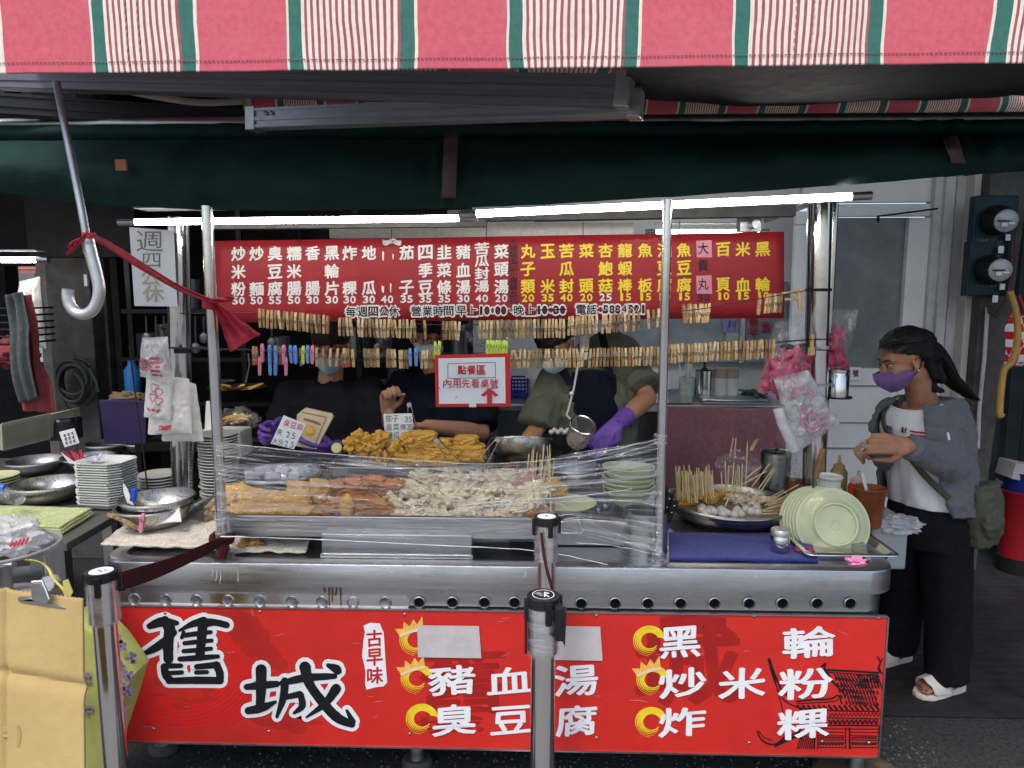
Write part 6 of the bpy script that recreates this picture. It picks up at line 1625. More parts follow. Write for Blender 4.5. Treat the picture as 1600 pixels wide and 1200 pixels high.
for cx_, cy_ in ((.42, .36), (.6, .44), (.4, .56), (.62, .62)):
    pts = [(cx_ + .13 * math.cos(a * .8) * (1 + .25 * math.sin(a * 4)), cy_ + .075 * math.sin(a * .8) * (1 + .25 * math.sin(a * 4)), .018) for a in range(9)]
    stroke(g, pts, lambda u, v, l=0: f(u, v) + V3(0, -.0002 * l, 0), n=4)
for k in range(3): stroke(g, [(.2 + k * .18, .80 + .02 * k, .05), (.3 + k * .18, .84 - .02 * k, .04)], lambda u, v, l=0: f(u, v) + V3(0, -.0002 * l, 0))
g.build("red_print", REDP, t, smooth=False, flip=False)
t, f = bag("clear_printed_bag", "clear bundle of bags with a red bull's-eye print, hung on the left post", [(222, 528), (262, 526), (268, 604), (218, 588)], 2.73, .035, film("bundle_bag", .45, .85, (1, 1, 1), (.4, .62), vs=14, white=.7, bump=.8), 4, .05)
g = G(); _lay[0] = 0
for k in range(3):
    rr = .06 + k * .09
    stroke(g, [(.26 + rr * math.cos(a * .7), .62 + rr * .62 * math.sin(a * .7), .035) for a in range(10)], lambda u, v, l=0: f(max(0, u), v) + V3(0, -.0002 * l, 0), n=3)
for k in range(5): stroke(g, [(.56, .46 + k * .09, .05), (.80, .44 + k * .09, .05)], lambda u, v, l=0: f(u, v) + V3(0, -.0002 * l, 0))
g.build("red_print", REDP, t, smooth=False, flip=False)
g = G(); g.tube([at(255, 514, 2.75), at(259, 528, 2.76), at(256, 545, 2.75)], .003, 6); g.sphere(at(255, 512, 2.75), .011, None, 10, 8); g.tube([at(257, 543, 2.78), at(330, 545, 2.6), at(392, 546, 2.55)], .0035, 6); g.box(at(285, 548, 2.8), (.06, .02, .02)); tag(g.build("bag_hook", BLACKP), "black hook and rod holding the bags on the left thick post", "hook")
g = G(); g.beam(at(302, 542, 2.7), at(345, 546, 2.6), .012, .01); tag(g.build("turnbuckle", STEELP, smooth=False), "small steel turnbuckle on the lower cord beside the left slim post", "turnbuckle")
# bags on the right post
PINKC = mat("magenta_bags", (.55, .02, .09), .4, 0, .35, 26, .4, 50, col2=(.74, .13, .25))
def crumple(name, m, parent, c, r, seed, sq, n=5, rough=.55, fr=3.2):
    g = G(); vs, fs = blob_mesh(seed, r, rough=rough, fr=fr, sub=n, squash=sq); g.add([c + v for v in vs], fs); return g.build(name, m, parent, angle=180 if n > 3 else 25)
def folded_heap(name, m, t, poly, Y, dep, seed, n=46):
    """loose folded plastic strips filling an outline"""
    xs = [p[0] for p in poly]; ys = [p[1] for p in poly]; g = G(); rnd = random.Random(seed)
    def inside(x, y):
        c = False
        for (x0, y0), (x1, y1) in zip(poly, poly[1:] + poly[:1]):
            if (y0 > y) != (y1 > y) and x < (x1 - x0) * (y - y0) / (y1 - y0) + x0: c = not c
        return c
    k = 0
    while k < n:
        x, y = rnd.uniform(min(xs), max(xs)), rnd.uniform(min(ys), max(ys))
        if not inside(x, y): continue
        k += 1
        q = rnd.uniform(0, 6.28); L_ = rnd.uniform(18, 36); w_ = rnd.uniform(8, 17)
        ce = at(x, y, Y + rnd.uniform(-dep, dep))
        s = mpp(Y)
        def fn(u, v):
            a = (u - .5) * L_; b = (v - .5) * w_
            return ce + V3((a * math.cos(q) - b * math.sin(q)) * s, .010 * math.sin(u * 3 + k) + .006 * math.sin(v * 4 + k), (a * math.sin(q) + b * math.cos(q)) * s + .004 * math.sin(u * 9))
        g.grid(fn, 6, 3)
    return g.build(name, m, t, solid=.001, flip=False)
t, f = bag("pink_bag", "clear bag stuffed with magenta plastic bags left of the double post", [(1212, 500), (1256, 490), (1258, 618), (1182, 614)], 2.80, .062, film("stuffed_bag", .10, .75, (1, 1, 1), (.5, .68), vs=11, bump=.9, white=.3), 11, .03, "bag")
folded_heap("magenta_contents", PINKC, t, [(1216, 552), (1252, 548), (1256, 612), (1190, 610)], 2.80, .022, 3, 46)
g = G(); vs, fs = blob_mesh(77, .082, rough=.35, sub=5, squash=(.92, .4, .95)); g.add([at(1226, 588, 2.82) + v for v in vs], fs); g.build("magenta_core", PINKC, t)
t, f = bag("pink_bag", "clear bag with magenta plastic bags right of the double post", [(1288, 478), (1342, 484), (1322, 572), (1290, 572)], 2.98, .04, MT["stuffed_bag"], 12, .03, "bag")
folded_heap("magenta_contents", PINKC, t, [(1290, 528), (1314, 515), (1318, 566), (1292, 568)], 2.97, .016, 5, 24)
t, f = bag("clear_printed_bag", "clear bag bundle with a pink ring print hanging tilted on the double post", [(1208, 592), (1262, 578), (1312, 662), (1244, 708)], 2.76, .03, film("print_bag", .38, .85, (1, 1, 1), (.42, .66), vs=12, white=.55, bump=.8), 13, .05)
g = G(); _lay[0] = 0
for k in range(4):
    rr = .05 + k * .075
    stroke(g, [(.52 + rr * math.cos(a * .72), .66 + rr * .8 * math.sin(a * .72), .02) for a in range(7 if k > 1 else 10)], lambda u, v, l=0: f(u, v) + V3(0, -.0002 * l, 0), n=4)
for k in range(5): stroke(g, [(.62 + .04 * k, .3 + .05 * (k % 2), .025), (.66 + .04 * k, .36, .02)], lambda u, v, l=0: f(u, v) + V3(0, -.0002 * l, 0))
for k in range(6): stroke(g, [(.3 + .1 * k, .93, .012), (.36 + .1 * k, .96, .012)], lambda u, v, l=0: f(u, v) + V3(0, -.0002 * l, 0))
g.build("pink_print", mat("pink_print", (.68, .2, .34), .6), t, smooth=False, flip=False)
g = G(); g.tube([at(1216, 638, 2.75), at(1222, 660, 2.74), at(1236, 690, 2.74), at(1242, 704, 2.74)], .02, 10); g.build("rolled_edge", MILKY, t)
t = thing("milky_bag", "small milky bag hanging behind the tilted printed bag", "bag", at(1215, 610, 2.9))
g = G(); g.tube([at(1206, 585, 2.88), at(1212, 620, 2.86), at(1222, 650, 2.85), at(1238, 720, 2.86), at(1246, 745, 2.88)], [.02, .03, .024, .02, .008], 12); g.build("film", CLEAR, t)
t = thing("chopstick_clip", "black clip bundle with a wooden peg tied to the double post", "clip", at(1255, 542, 2.78))
g = G(); g.box(at(1247, 545, 2.80), (.065, .03, .032), Matrix.Rotation(-.2, 3, 'Y')); g.sphere(at(1230, 542, 2.8), (.03, .012, .012), None, 10, 8); g.build("clip_body", BLACKP, t, bevel=.004)
g = G(); g.box(at(1268, 540, 2.82), (.014, .02, .09)); g.box(at(1266, 549, 2.81), (.03, .02, .03)); g.build("wooden_peg", WOOD, t, smooth=False, bevel=.002)
g = G(); g.tube([at(1210, 534, 2.8), at(1260, 531, 2.81), at(1300, 530, 2.9)], .002, 5); g.tube([at(1262, 546, 2.81), at(1302, 548, 2.9), at(1304, 552, 2.9)], .002, 5); g.build("tie_wire", BLACKP, t)
g = G(); 
for a, b in (((1222, 458), (1252, 456)), ((1248, 455), (1250, 484)), ((1252, 450), (1246, 470)), ((1226, 468), (1246, 466))): g.beam(at(*a, 2.76), at(*b, 2.76), .014, .01)
tag(g.build("wooden_hanger", WOOD, smooth=False, bevel=.002), "small wooden peg hanger at the banner's right corner", "hanger")
t = thing("steel_canister", "steel canister on a dark bracket right of the double post", "canister", at(1308, 622, 2.95))
c = at(1308, 619, 2.95); r = 16 * mpp(2.95)
g = G(); g.lathe([(0, 0), (r, 0), (r, .085), (r * .9, .092), (r * .9, .1), (r * .98, .102), (r * .98, .112), (r * .85, .116), (0, .116)], c, 28); g.build("body", STEELP, t)
g = G(); g.lathe([(0, -.006), (r * 1.35, -.006), (r * 1.35, 0), (0, 0)], c, 28); g.box(c + V3(-.05, 0, .03), (.02, .04, .09)); g.build("bracket", BLACKP, t)
# ------------------------------------------------------------------ price cards, tongs, card box
def card(label, q, Y, lines, tilt=0):
    t = thing("price_card", label, "price card", at(*q[3], Y))
    g = G(); g.slab([at(x, y, Y) for x, y in q], (0, .003, 0)); g.build("card", PAPER, t, smooth=False)
    for m, nm in ((REDINK, "red_lettering"), (BLUEINK, "ink_lettering")):
        g = G()
        for mm, s_, x, y, w_, p, rot in lines:
            if mm != nm: continue
            c_, s1 = math.cos(rot), math.sin(rot)
            for i, ch in enumerate(s_):
                if ch != ' ': put(g, ch, x + i * p * c_, y + i * p * s1, w_ * (.6 if ch.isdigit() else 1), w_ * 1.1, pl(Y, 1), .0, .05, .05, -rot)
        if g.v: g.build(nm, m, t, smooth=False, flip=False)
card("tilted white card with red stinky-tofu characters held near a purple glove", [(443, 649), (478, 663), (459, 702), (423, 693)], 2.72, [("red_lettering", "臭豆腐", 448, 661, 9.5, 11, .28), ("ink_lettering", "夾", 437, 675, 9, 9, .2), ("ink_lettering", "25", 450, 679, 9, 9, .2), ("ink_lettering", "大份25", 430, 689, 8.5, 9, .22)])
card("upright white price card with three handwritten lines and prices", [(599, 647), (644, 646), (648, 700), (603, 704)], 2.78, [("ink_lettering", "茄子", 607, 654, 9.5, 11, 0), ("ink_lettering", "35", 635, 655, 8, 6, 0), ("ink_lettering", "韭菜條", 608, 667, 9.5, 11, 0), ("ink_lettering", "35", 638, 667, 8, 5, 0), ("ink_lettering", "櫛瓜", 609, 680, 9.5, 11, 0), ("ink_lettering", "35", 636, 680, 8, 6, 0)])
t = thing("gold_card", "pale gold card with a sun drawing held behind the tilted price card", "card", at(495, 700, 2.85))
Y = 2.84
g = G(); g.slab([at(x, y, Y) for x, y in ((476, 638), (517, 647), (520, 652), (494, 702), (462, 697), (464, 648))], (0, .02, 0)); g.build("card", mat("gold_paper", (.62, .53, .33), .6, 0, .08, 30), t, smooth=False)
g = G(); _lay[0] = 0
for p in ([(473, 644), (510, 652)], [(510, 652), (492, 696)], [(492, 696), (466, 690)]): stroke(g, [(x, y, 1.4) for x, y in p], pl(Y, 1))
stroke(g, [(476, 655, 3), (488, 658, 4), (500, 663, 3)], pl(Y, 1))
g.build("brown_border", mat("card_brown", (.38, .12, .06), .6), t, smooth=False, flip=False)
g = G(); 
for k in range(14):
    a = k * .449; x, y = 485 + 10 * math.cos(a), 673 + 10 * math.sin(a); g.poly([pl(Y, 2)(485 + 6 * math.cos(a - .2), 673 + 6 * math.sin(a - .2)), pl(Y, 2)(x, y), pl(Y, 2)(485 + 6 * math.cos(a + .2), 673 + 6 * math.sin(a + .2))])
g.poly([pl(Y, 3)(485 + 6 * math.cos(k * .52), 673 + 6 * math.sin(k * .52)) for k in range(12)])
g.build("sun_drawing", GOLDV, t, smooth=False, flip=False)
def tongs(label, a, b, Y, w=.02):
    t = thing("tongs", label, "tongs", at(*b, Y), "steel serving tongs")
    A, B = at(*a, Y - .02), at(*b, Y)
    d = (B - A).normalized(); x = d.cross(V3(0, 1, 0)).normalized()
    for s in (-1, 1):
        g = G(); g.beam(A + x * s * .006, B + x * s * .018, .004, w, up=(0, 1, 0)); g.build("arm", STEELP, t, smooth=False, bevel=.0015)
    g = G(); g.lathe([(.0, -.012), (.010, -.012), (.010, .012), (0, .012)], A, 12, Matrix.Rotation(R(90), 3, 'X')); g.build("hinge", STEELP, t)
tongs("steel tongs lying across the golden fried slabs", (683, 688), (708, 722), 2.66)
tongs("steel tongs standing behind the three-line price card", (640, 632), (645, 672), 2.82, .014)
tongs("dark tongs between the golden slabs and the colander", (778, 686), (756, 718), 2.66, .014)
t = thing("lime_slice", "pale green vegetable round on short picks near the gold card", "vegetable", at(523, 702, 2.72))
g = G(); g.lathe([(0, 0), (.02, 0), (.021, .01), (.018, .014), (0, .015)], at(527, 700, 2.72), 20, Matrix.Rotation(R(80), 3, 'X')); g.build("flesh", mat("pale_green_veg", (.6, .6, .25), .5), t)
# ------------------------------------------------------------------ queue stanchions
def stanchion(label, px, ptop, Y, rad, capm):
    c = at(px, ptop, Y); b = V3(c.x, Y, 0)
    t = thing("queue_stanchion", label, "stanchion", b, "belt stanchions in front of the cart")
    H = c.z; r = rad
    g = G(); g.tube([b + V3(0, 0, .02), b + V3(0, 0, H - .12)], r * .80, 28); g.build("pole", STEELP, t)
    g = G(); g.lathe([(0, 0), (.16, 0), (.16, .012), (.12, .022), (r, .03), (0, .03)], b, 36); g.build("base", STEELD, t)
    g = G(); g.lathe([(r * .8, H - .135), (r, H - .13), (r, H - .022), (r * .8, H - .02)], b, 32); g.build("belt_housing", STEELP, t)
    g = G(); g.lathe([(r * 1.0, H - .134), (r * 1.09, H - .134), (r * 1.09, H - .022), (r * 1.0, H - .022)], b, 32); g.build("clear_sleeve", film("sleeve_plastic", .12, .6, (1, 1, 6), (.5, .72), vs=9, rough=.08, white=.4), t)
    g = G(); g.lathe([(0, H - .022), (r * 1.08, H - .024), (r * 1.10, H - .012), (r * 1.06, H - .001), (r * .86, H), (r * .84, H - .003), (0, H - .003)], b, 32); o = g.build("cap", BLACKP, t)
    g = G(); g.lathe([(r * .8, H - .0015), (0, H - .001)], b, 28); g.build("cap_sticker", capm, o)
    g = G()
    for q in range(4):
        a = q * 1.5708 + .3; g.box(b + V3(r * 1.06 * math.cos(a), r * 1.06 * math.sin(a), H - .03), (.014, .014, .05), Matrix.Rotation(a, 3, 'Z'))
    g.build("belt_slot", BLACKP, t, smooth=False, bevel=.002)
    return t, b, H, r
t, b0, H0, r0 = stanchion("nearest steel stanchion with a black-topped head in front of the sign", 849, 929, 1.50, .034, BLACKV)
g = G(); _lay[0] = 0
fnc = lambda x, y, l=0: b0 + V3(x, -y, H0 + .0004 + .00006 * l)
stroke(g, [(.024 * math.cos(a * .5236), .024 * math.sin(a * .5236), .002) for a in range(13)], fnc, n=4)
stroke(g, [(.003, -.012, .003), (.012, -.006, .003), (.004, .0, .003), (.012, .012, .003)], fnc); stroke(g, [(.003, -.012, .003), (.003, .012, .003)], fnc)
for k in range(4): stroke(g, [(-.018 + k * .004, -.004 + k * .004, .002), (-.006 + k * .002, -.012 + k * .005, .001)], fnc)
g.build("cap_emblem", WHITE, t, smooth=False, flip=False)
g = G(); c_ = at(872, 972, 1.47); g.box(c_ + V3(.002, 0, 0), (.018, .03, .075)); g.slab([c_ + V3(.008, -.014, .03), c_ + V3(.018, -.014, .03), c_ + V3(.015, -.014, -.05), c_ + V3(.008, -.014, -.036)], (0, .028, 0)); g.build("belt_clip", BLACKP, t, smooth=False, bevel=.002)
g = G(); g.box(b0 + V3(-r0 * 1.12, -.002, H0 - .08), (.006, .03, .1)); g.build("red_belt_end", mat("belt_maroon", (.052, .009, .012), .7, 0, .2, 30, .2, 200), t, smooth=False)
t, b1, H1, r1 = stanchion("farther steel stanchion standing just behind the near one", 854, 806, 2.02, .034, PAPER)
g = G(); g.sphere(b1 + V3(0, 0, H1), (.004, .004, .001), None, 8, 4); g.build("cap_screw", BLACKP, t)
BELT = MT["belt_maroon"]
g = G(); g.grid(lambda u, v: at(846 + 17 * v - 3 * math.sin(v * 3.1) + (u - .5) * 5, 832 + 88 * v, 2.02 - .042 - .05 * v), 2, 14); g.build("slack_belt", BELT, t, solid=.002, flip=False)
t, b2, H2, r2 = stanchion("left steel stanchion whose maroon belt runs to the cart post", 158, 891, 1.66, .035, PAPER)
g = G()
for p in ((-.006, .002), (.004, -.006), (.008, .004)): g.sphere(b2 + V3(p[0], p[1], H2 - .001), (.004, .003, .001), None, 8, 4)
g.build("cap_hole", BLACKP, t)
g = G()
def belt(u, v):
    top = (181 + (350 - 181) * u, 896 + (838 - 896) * u + 4 * math.sin(u * 3.14)); bot = (181 + (350 - 181) * u, 926 + (853 - 926) * u + 5 * math.sin(u * 3.14))
    if u > .8:
        k = (u - .8) / .2; bot = (bot[0], bot[1] - 4 * k)
    x = top[0] + (bot[0] - top[0]) * v; y = top[1] + (bot[1] - top[1]) * v
    Y = 1.66 + (lf.y - .03 - 1.66) * u
    return at(x, y, Y) + V3(0, .012 * math.sin(u * 9 + v * 2) * u, 0)
g.grid(belt, 60, 6); g.build("belt", BELT, t, solid=.002, flip=False)
g = G()
for k, (y0, y1) in enumerate(((830, 862), (836, 858), (833, 846))):
    q = [V3(lf.x, lf.y, 0) + V3((.024 + .004 * k) * math.cos(a / 14 * 6.283), (.024 + .004 * k) * math.sin(a / 14 * 6.283), at(345, (y0 + y1) / 2, lf.y).z + .006 * math.sin(a + k)) for a in range(14)]
    g.tube(q, .011, 8, closed=True)
g.tube([at(352, 852, lf.y - .03), at(347, 866, lf.y - .03), at(344, 876, lf.y - .03)], [.014, .018, .02], 8)
g.build("belt_knot", BELT, t)
g = G(); g.box(at(341, 874, lf.y - .02), (.04, .03, .025)); g.build("belt_clip", BLACKP, t, smooth=False, bevel=.003)
# ------------------------------------------------------------------ gas cylinder
c = at(6, 880, 1.95); GZ = at(6, 852, 1.95).z
t = thing("gas_cylinder", "grey gas cylinder with a cut-out collar at the left edge", "gas cylinder", V3(c.x, 1.95, 0))
b = V3(c.x, 1.95, 0); rr = .150
GREY = mat("grey_enamel", (.33, .34, .34), .55, .1, .12, 10, .1, 60, dirt=.35, dirtcol=(.16, .13, .1), ds=9)
g = G(); g.lathe([(0, .03), (.155, .03), (.165, .06), (.165, GZ - .24), (.15, GZ - .19), (.10, GZ - .155), (.03, GZ - .145), (0, GZ - .145)], b, 40); g.build("body", GREY, t)
g = G()
def coll(r):
    vs = []; holes = [(-.9, -.25)]
    n = 96; rows = [GZ - .155, GZ - .12, GZ - .085, GZ - .04, GZ - .01, GZ]
    for j in range(len(rows) - 1):
        for i in range(n):
            a0, a1 = i / n * 6.283, (i + 1) / n * 6.283
            am = math.degrees((a0 + a1) / 2)
            if rows[j] > GZ - .13 and rows[j + 1] < GZ - .005 and (285 < am < 350 or 100 < am < 170): continue
            g.add([b + V3(r * math.cos(a), r * math.sin(a), z) for a, z in ((a0, rows[j]), (a1, rows[j]), (a1, rows[j + 1]), (a0, rows[j + 1]))], [(0, 1, 2, 3)])
coll(rr); o = g.build("collar", GREY, t, flip=False); weld(o); md = o.modifiers.new("s", 'SOLIDIFY'); md.thickness = .005; md.offset = -1
g = G()
for a, z in ((262, GZ - .02), (266, GZ - .12), (245, GZ - .03)): g.sphere(b + V3(rr * math.cos(R(a)), rr * math.sin(R(a)), z), .006, None, 10, 6)
g.build("bolt", STEELD, t)
g = G()
for i, ch in enumerate("eno"): put(g, ch, 0, 0, .012, .012, lambda x, y, l=0, i=i: b + V3((rr + .001) * math.cos(R(250 + i * 5) + x / rr), (rr + .001) * math.sin(R(250 + i * 5) + x / rr), GZ - .06 - y), .0)
g.build("embossed_lettering", mat("embossed_grey", (.22, .22, .22), .6), t, smooth=False, flip=False)
g = G(); g.tube([b + V3(.0, 0, GZ - .15), b + V3(0, 0, GZ - .06)], .018, 12); g.tube([b + V3(-.03, 0, GZ - .06), b + V3(.03, 0, GZ - .06)], .012, 10); g.build("valve", STEELD, t)
g = G(); _p = [(38, 875, 1.9), (62, 878, 1.84), (76, 888, 1.78), (84, 905, 1.74), (100, 922, 1.72), (108, 940, 1.72)]
P = spline(_p, 5)
def rib(u, v):
    i = u * (len(P) - 1); k = min(len(P) - 2, int(i)); f_ = i - k; p = [a + (b_ - a) * f_ for a, b_ in zip(P[k], P[k + 1])]
    return at(p[0] + (v - .5) * 7, p[1] + (v - .5) * 4 * (1 - u), p[2])
g.grid(rib, 24, 2); g.build("yellow_strap", mat("yellow_strap", (.55, .50, .12), .6, 0, .15, 20), t, solid=.002, flip=False)
g = G(); g.slab([at(x, y, 1.71) for x, y in ((98, 908), (106, 905), (114, 925), (108, 935), (100, 932))], (0, .002, 0)); g.build("yellow_tag", mat("yellow_tag", (.56, .52, .15), .6), t, smooth=False)
# regulator knob + cardboard with clip
t = thing("gas_regulator", "dull metal gas regulator knob beside the yellow strap", "regulator", at(80, 915, 1.75))
g = G(); g.lathe([(0, -.02), (.024, -.02), (.028, -.01), (.028, .01), (.02, .02), (0, .02)], at(81, 912, 1.76), 20, Matrix.Rotation(R(70), 3, 'X')); g.tube([at(88, 915, 1.77), at(96, 935, 1.78), at(102, 960, 1.8)], .014, 10); g.build("body", STEELD, t)
CY = 1.50
t = thing("cardboard_sheet", "tan cardboard sheet leaning at the lower left with a steel clip", "cardboard", V3(at(60, 1000, CY).x, CY, .3))
def cz_(y): return CY + .0 + (y - 930) * -.0004
def cb_(x, y, l=0): 
    f_ = -.012 * math.exp(-((y - (1053 + x * .17)) / 10) ** 2) - .008 * math.exp(-((x - 8) / 5) ** 2)
    return at(x, y, cz_(y)) + V3(0, -f_ - .0015 * l, 0)
g = G()
def cg(u, v):
    x = -90 + 220 * u + 4 * v
    yt = 917 + max(0, x + 20) * .12 + (.8 * math.sin(x * .9))
    return cb_(x, yt + (1290 - yt) * v)
g.grid(cg, 110, 60); g.build("sheet", CARD, t, solid=.006, flip=False)
g = G(); _lay[0] = 0
for x, y, w_ in ((4, 1148, 10), (30, 1148, 6)): stroke(g, [(x, y - 14, w_ * .8), (x + 2, y, w_), (x, y + 16, w_ * .6)], cb_, n=4, rough=.4)
g.build("grease_stain", mat("grease_stain", (.36, .24, .10), .6), t, smooth=False, flip=False)
o = thing("bulldog_clip", "grey steel bulldog clip on the cardboard's top edge", "clip", at(65, 935, CY - .02))
g = G(); g.slab([at(x, y, CY - .012) for x, y in ((26, 934), (48, 934), (60, 938), (84, 945), (104, 950), (104, 955), (60, 947), (28, 941))], (0, .03, 0)); g.slab([at(x, y, CY - .02) for x, y in ((48, 910), (62, 910), (70, 920), (78, 938), (72, 944), (48, 938))], (0, .006, 0)); g.build("jaw", STEELD, o, smooth=False, bevel=.003)
g = G(); g.tube([at(50, 909, CY - .02), at(66, 908, CY - .02), at(72, 922, CY - .024), at(77, 936, CY - .026)], .003, 6); g.build("wire_lever", STEELP, o)
# floral cushion
FL = mat("floral_cloth", (.46, .47, .14), .85, 0, .12, 10, .2, 200, dirt=.15, dirtcol=(.3, .36, .1), ds=30)
t = thing("floral_cushion", "lime-yellow cloth with purple flowers behind the left stanchion", "cushion", at(170, 1150, 1.80))
out = [(128, 950), (176, 975), (190, 990), (224, 1040), (219, 1052), (205, 1100), (185, 1160), (176, 1240), (120, 1240)]
g = G(); vv = [at(x, y, 1.80) for x, y in out]; cc = sum(vv, V3(0, 0, 0)) / len(vv)
g.loft([[cc + (p - cc) * k + V3(0, d, 0) for p in vv] for k, d in ((.90, -.045), (.98, -.03), (1, 0), (.98, .03), (.9, .045))]); g.build("cover", FL, t)
g = G(); rnd = random.Random(5)
fl = lambda x, y, l=0: at(x, y, 1.80 - .052) + V3(0, -.0002 * l, 0)
g2 = G()
for x, y in ((189, 1010), (205, 1028), (200, 1056), (187, 1072), (200, 1080), (184, 1093), (192, 1110), (183, 1128), (134, 1060), (134, 1110), (182, 1000), (186, 1042), (180, 1150)):
    for k in range(5):
        a = k * 1.257 + rnd.random(); g.poly([fl(x + rx, y + ry) for rx, ry in ((0, 0), (8 * math.cos(a - .5), 8 * math.sin(a - .5)), (11 * math.cos(a), 11 * math.sin(a)), (8 * math.cos(a + .5), 8 * math.sin(a + .5)))])
    g2.poly([fl(x + 1.8 * math.cos(q), y + 1.8 * math.sin(q), 3) for q in (0, 1.26, 2.5, 3.77, 5)])
g.build("flower_print", mat("lilac_print", (.22, .18, .36), .85, 0, .2, 60), t, smooth=False, flip=False); g2.build("flower_centre", mat("dark_plum_print", (.05, .035, .07), .85), t, smooth=False, flip=False)
# ------------------------------------------------------------------ alley side things behind the side table
t = thing("towel_basket", "dark wire basket with a red and a grey towel hung over it", "basket", at(30, 520, 3.5))
g = G(); c = at(14, 520, 3.55)
for k in range(6): g.tube([c + V3(-.25, -.1, -.05 + k * .035), c + V3(.1, -.1, -.05 + k * .035), c + V3(.1, .2, -.05 + k * .035)], .006, 6)
for k in range(10): g.beam(c + V3(-.25 + k * .038, -.1, -.08), c + V3(-.25 + k * .038, -.1, .14), .008, .006)
g.build("wire_body", BLACKP, t)
def drape(name, m, pts, Y, parent, seed, lab=None):
    g = G()
    def fn(u, v):
        n_ = len(pts) - 1; i = v * n_; k = min(n_ - 1, int(i)); f_ = i - k
        (l0, y0, r0_, z0), (l1, y1, r1_, z1) = pts[k], pts[k + 1]
        L_ = l0 + (l1 - l0) * f_; R_ = r0_ + (r1_ - r0_) * f_; yl = y0 + (y1 - y0) * f_; yr = z0 + (z1 - z0) * f_
        x = L_ + (R_ - L_) * u; y = yl + (yr - yl) * u
        return at(x, y, Y) + V3(0, -.03 * math.sin(v * 3) + .03 * noise.noise(V3(x * .06, y * .008, seed)) + .012 * math.sin(u * 13 + seed + v), 0)
    g.grid(fn, 26, 40); return g.build(name, m, parent, solid=.008, flip=False)
RT_ = mat("faded_red_terry", (.30, .06, .07), .95, 0, .2, 40, .7, 200, rv=.02)
GT_ = mat("grey_terry", (.10, .115, .12), .95, 0, .2, 40, .7, 200, rv=.02)
o = thing("red_towel", "faded red towel hanging from the dark basket", "towel", at(60, 540, 3.4)); drape("cloth", RT_, [(20, 470, 48, 460), (30, 500, 58, 500), (44, 540, 66, 560), (40, 618, 84, 610), (38, 640, 86, 646)], 3.42, o, 1)
o = thing("grey_towel", "grey towel hanging left of the faded red one", "towel", at(40, 540, 3.36)); drape("cloth", GT_, [(12, 462, 30, 456), (20, 520, 50, 510), (24, 580, 56, 560), (32, 630, 62, 622)], 3.37, o, 2)
o = thing("red_towel", "dark red cloth piled in the basket at the left edge", "towel", at(10, 540, 3.4)); crumple("cloth", RT_, o, at(14, 552, 3.5), .11, 7, (1.3, .7, .6), 4)
t, f = bag("white_sack", "white plastic sack in the wall opening on the left", [(30, 440), (62, 432), (72, 545), (30, 540)], 3.9, .05, BAGW, 21, .06, "bag")
t = thing("white_basket", "ivory plastic lattice basket at the left", "basket", at(30, 695, 3.0))
g = G(); q = [at(x, y, Y_) for x, y, Y_ in ((-30, 668, 2.95), (4, 664, 2.95), (78, 648, 3.2), (78, 683, 3.2), (4, 702, 2.95), (-30, 702, 2.95))]
q0, q1, q2, q3 = at(3, 664, 2.95), at(78, 648, 3.2), at(78, 684, 3.2), at(5, 702, 2.95)
for k in range(13):
    a = q0.lerp(q3, k / 12); b_ = q1.lerp(q2, k / 12); g.beam(a, b_, .006, .004 if 0 < k < 12 else .014)
for k in range(25):
    a = q0.lerp(q1, k / 24); b_ = q3.lerp(q2, k / 24); g.beam(a, b_, .006, .004 if 0 < k < 24 else .012, up=(0, 1, 0))
e0, e3 = q0 + V3(-.25, .02, .0), q3 + V3(-.25, .02, 0)
for k in range(13): g.beam(q0.lerp(q3, k / 12), e0.lerp(e3, k / 12), .006, .006)
g.slab([q0 + V3(.0, .02, 0), q1 + V3(0, .02, 0), q2 + V3(0, .02, 0), q3 + V3(0, .02, 0)], (0, .2, 0))
g.build("lattice", mat("ivory_basket", (.36, .35, .27), .6, 0, .1), t, smooth=False)
t, c = pot("black_pot", "dark enamel pot with a bright rim beside the ivory basket", 102, 684, 3.3, .075, .10, mat("dark_enamel", (.03, .03, .035), .35), "pot")
g = G(); g.lathe([(.074, .085), (.078, .1), (.072, .105), (.068, .085)], c, 28); g.build("steel_rim", STEELP, t)
t = thing("purple_board", "dark purple board standing behind the side table", "board", at(195, 690, 3.35)); g = G(); g.slab([at(x, y, 3.35) for x, y in ((154, 625), (228, 627), (228, 694), (163, 694))], (0, .02, 0)); g.build("sheet", PURPLE, t, smooth=False, bevel=.004)
t = thing("paper_bag", "open tan paper bag above the purple board", "bag", at(200, 625, 3.5)); crumple("paper", mat("dark_tan_paper", (.14, .10, .06), .85), t, at(200, 625, 3.5), .09, 8, (1.1, .5, .45), 4)
t = thing("blue_bottle", "blue plastic bottle standing behind the carrier bags", "bottle", at(207, 615, 3.6)); g = G(); g.lathe([(0, 0), (.04, 0), (.04, .12), (.02, .15), (.02, .17), (0, .17)], at(209, 614, 3.6), 20); g.build("body", mat("blue_plastic", (.01, .10, .28), .4), t)
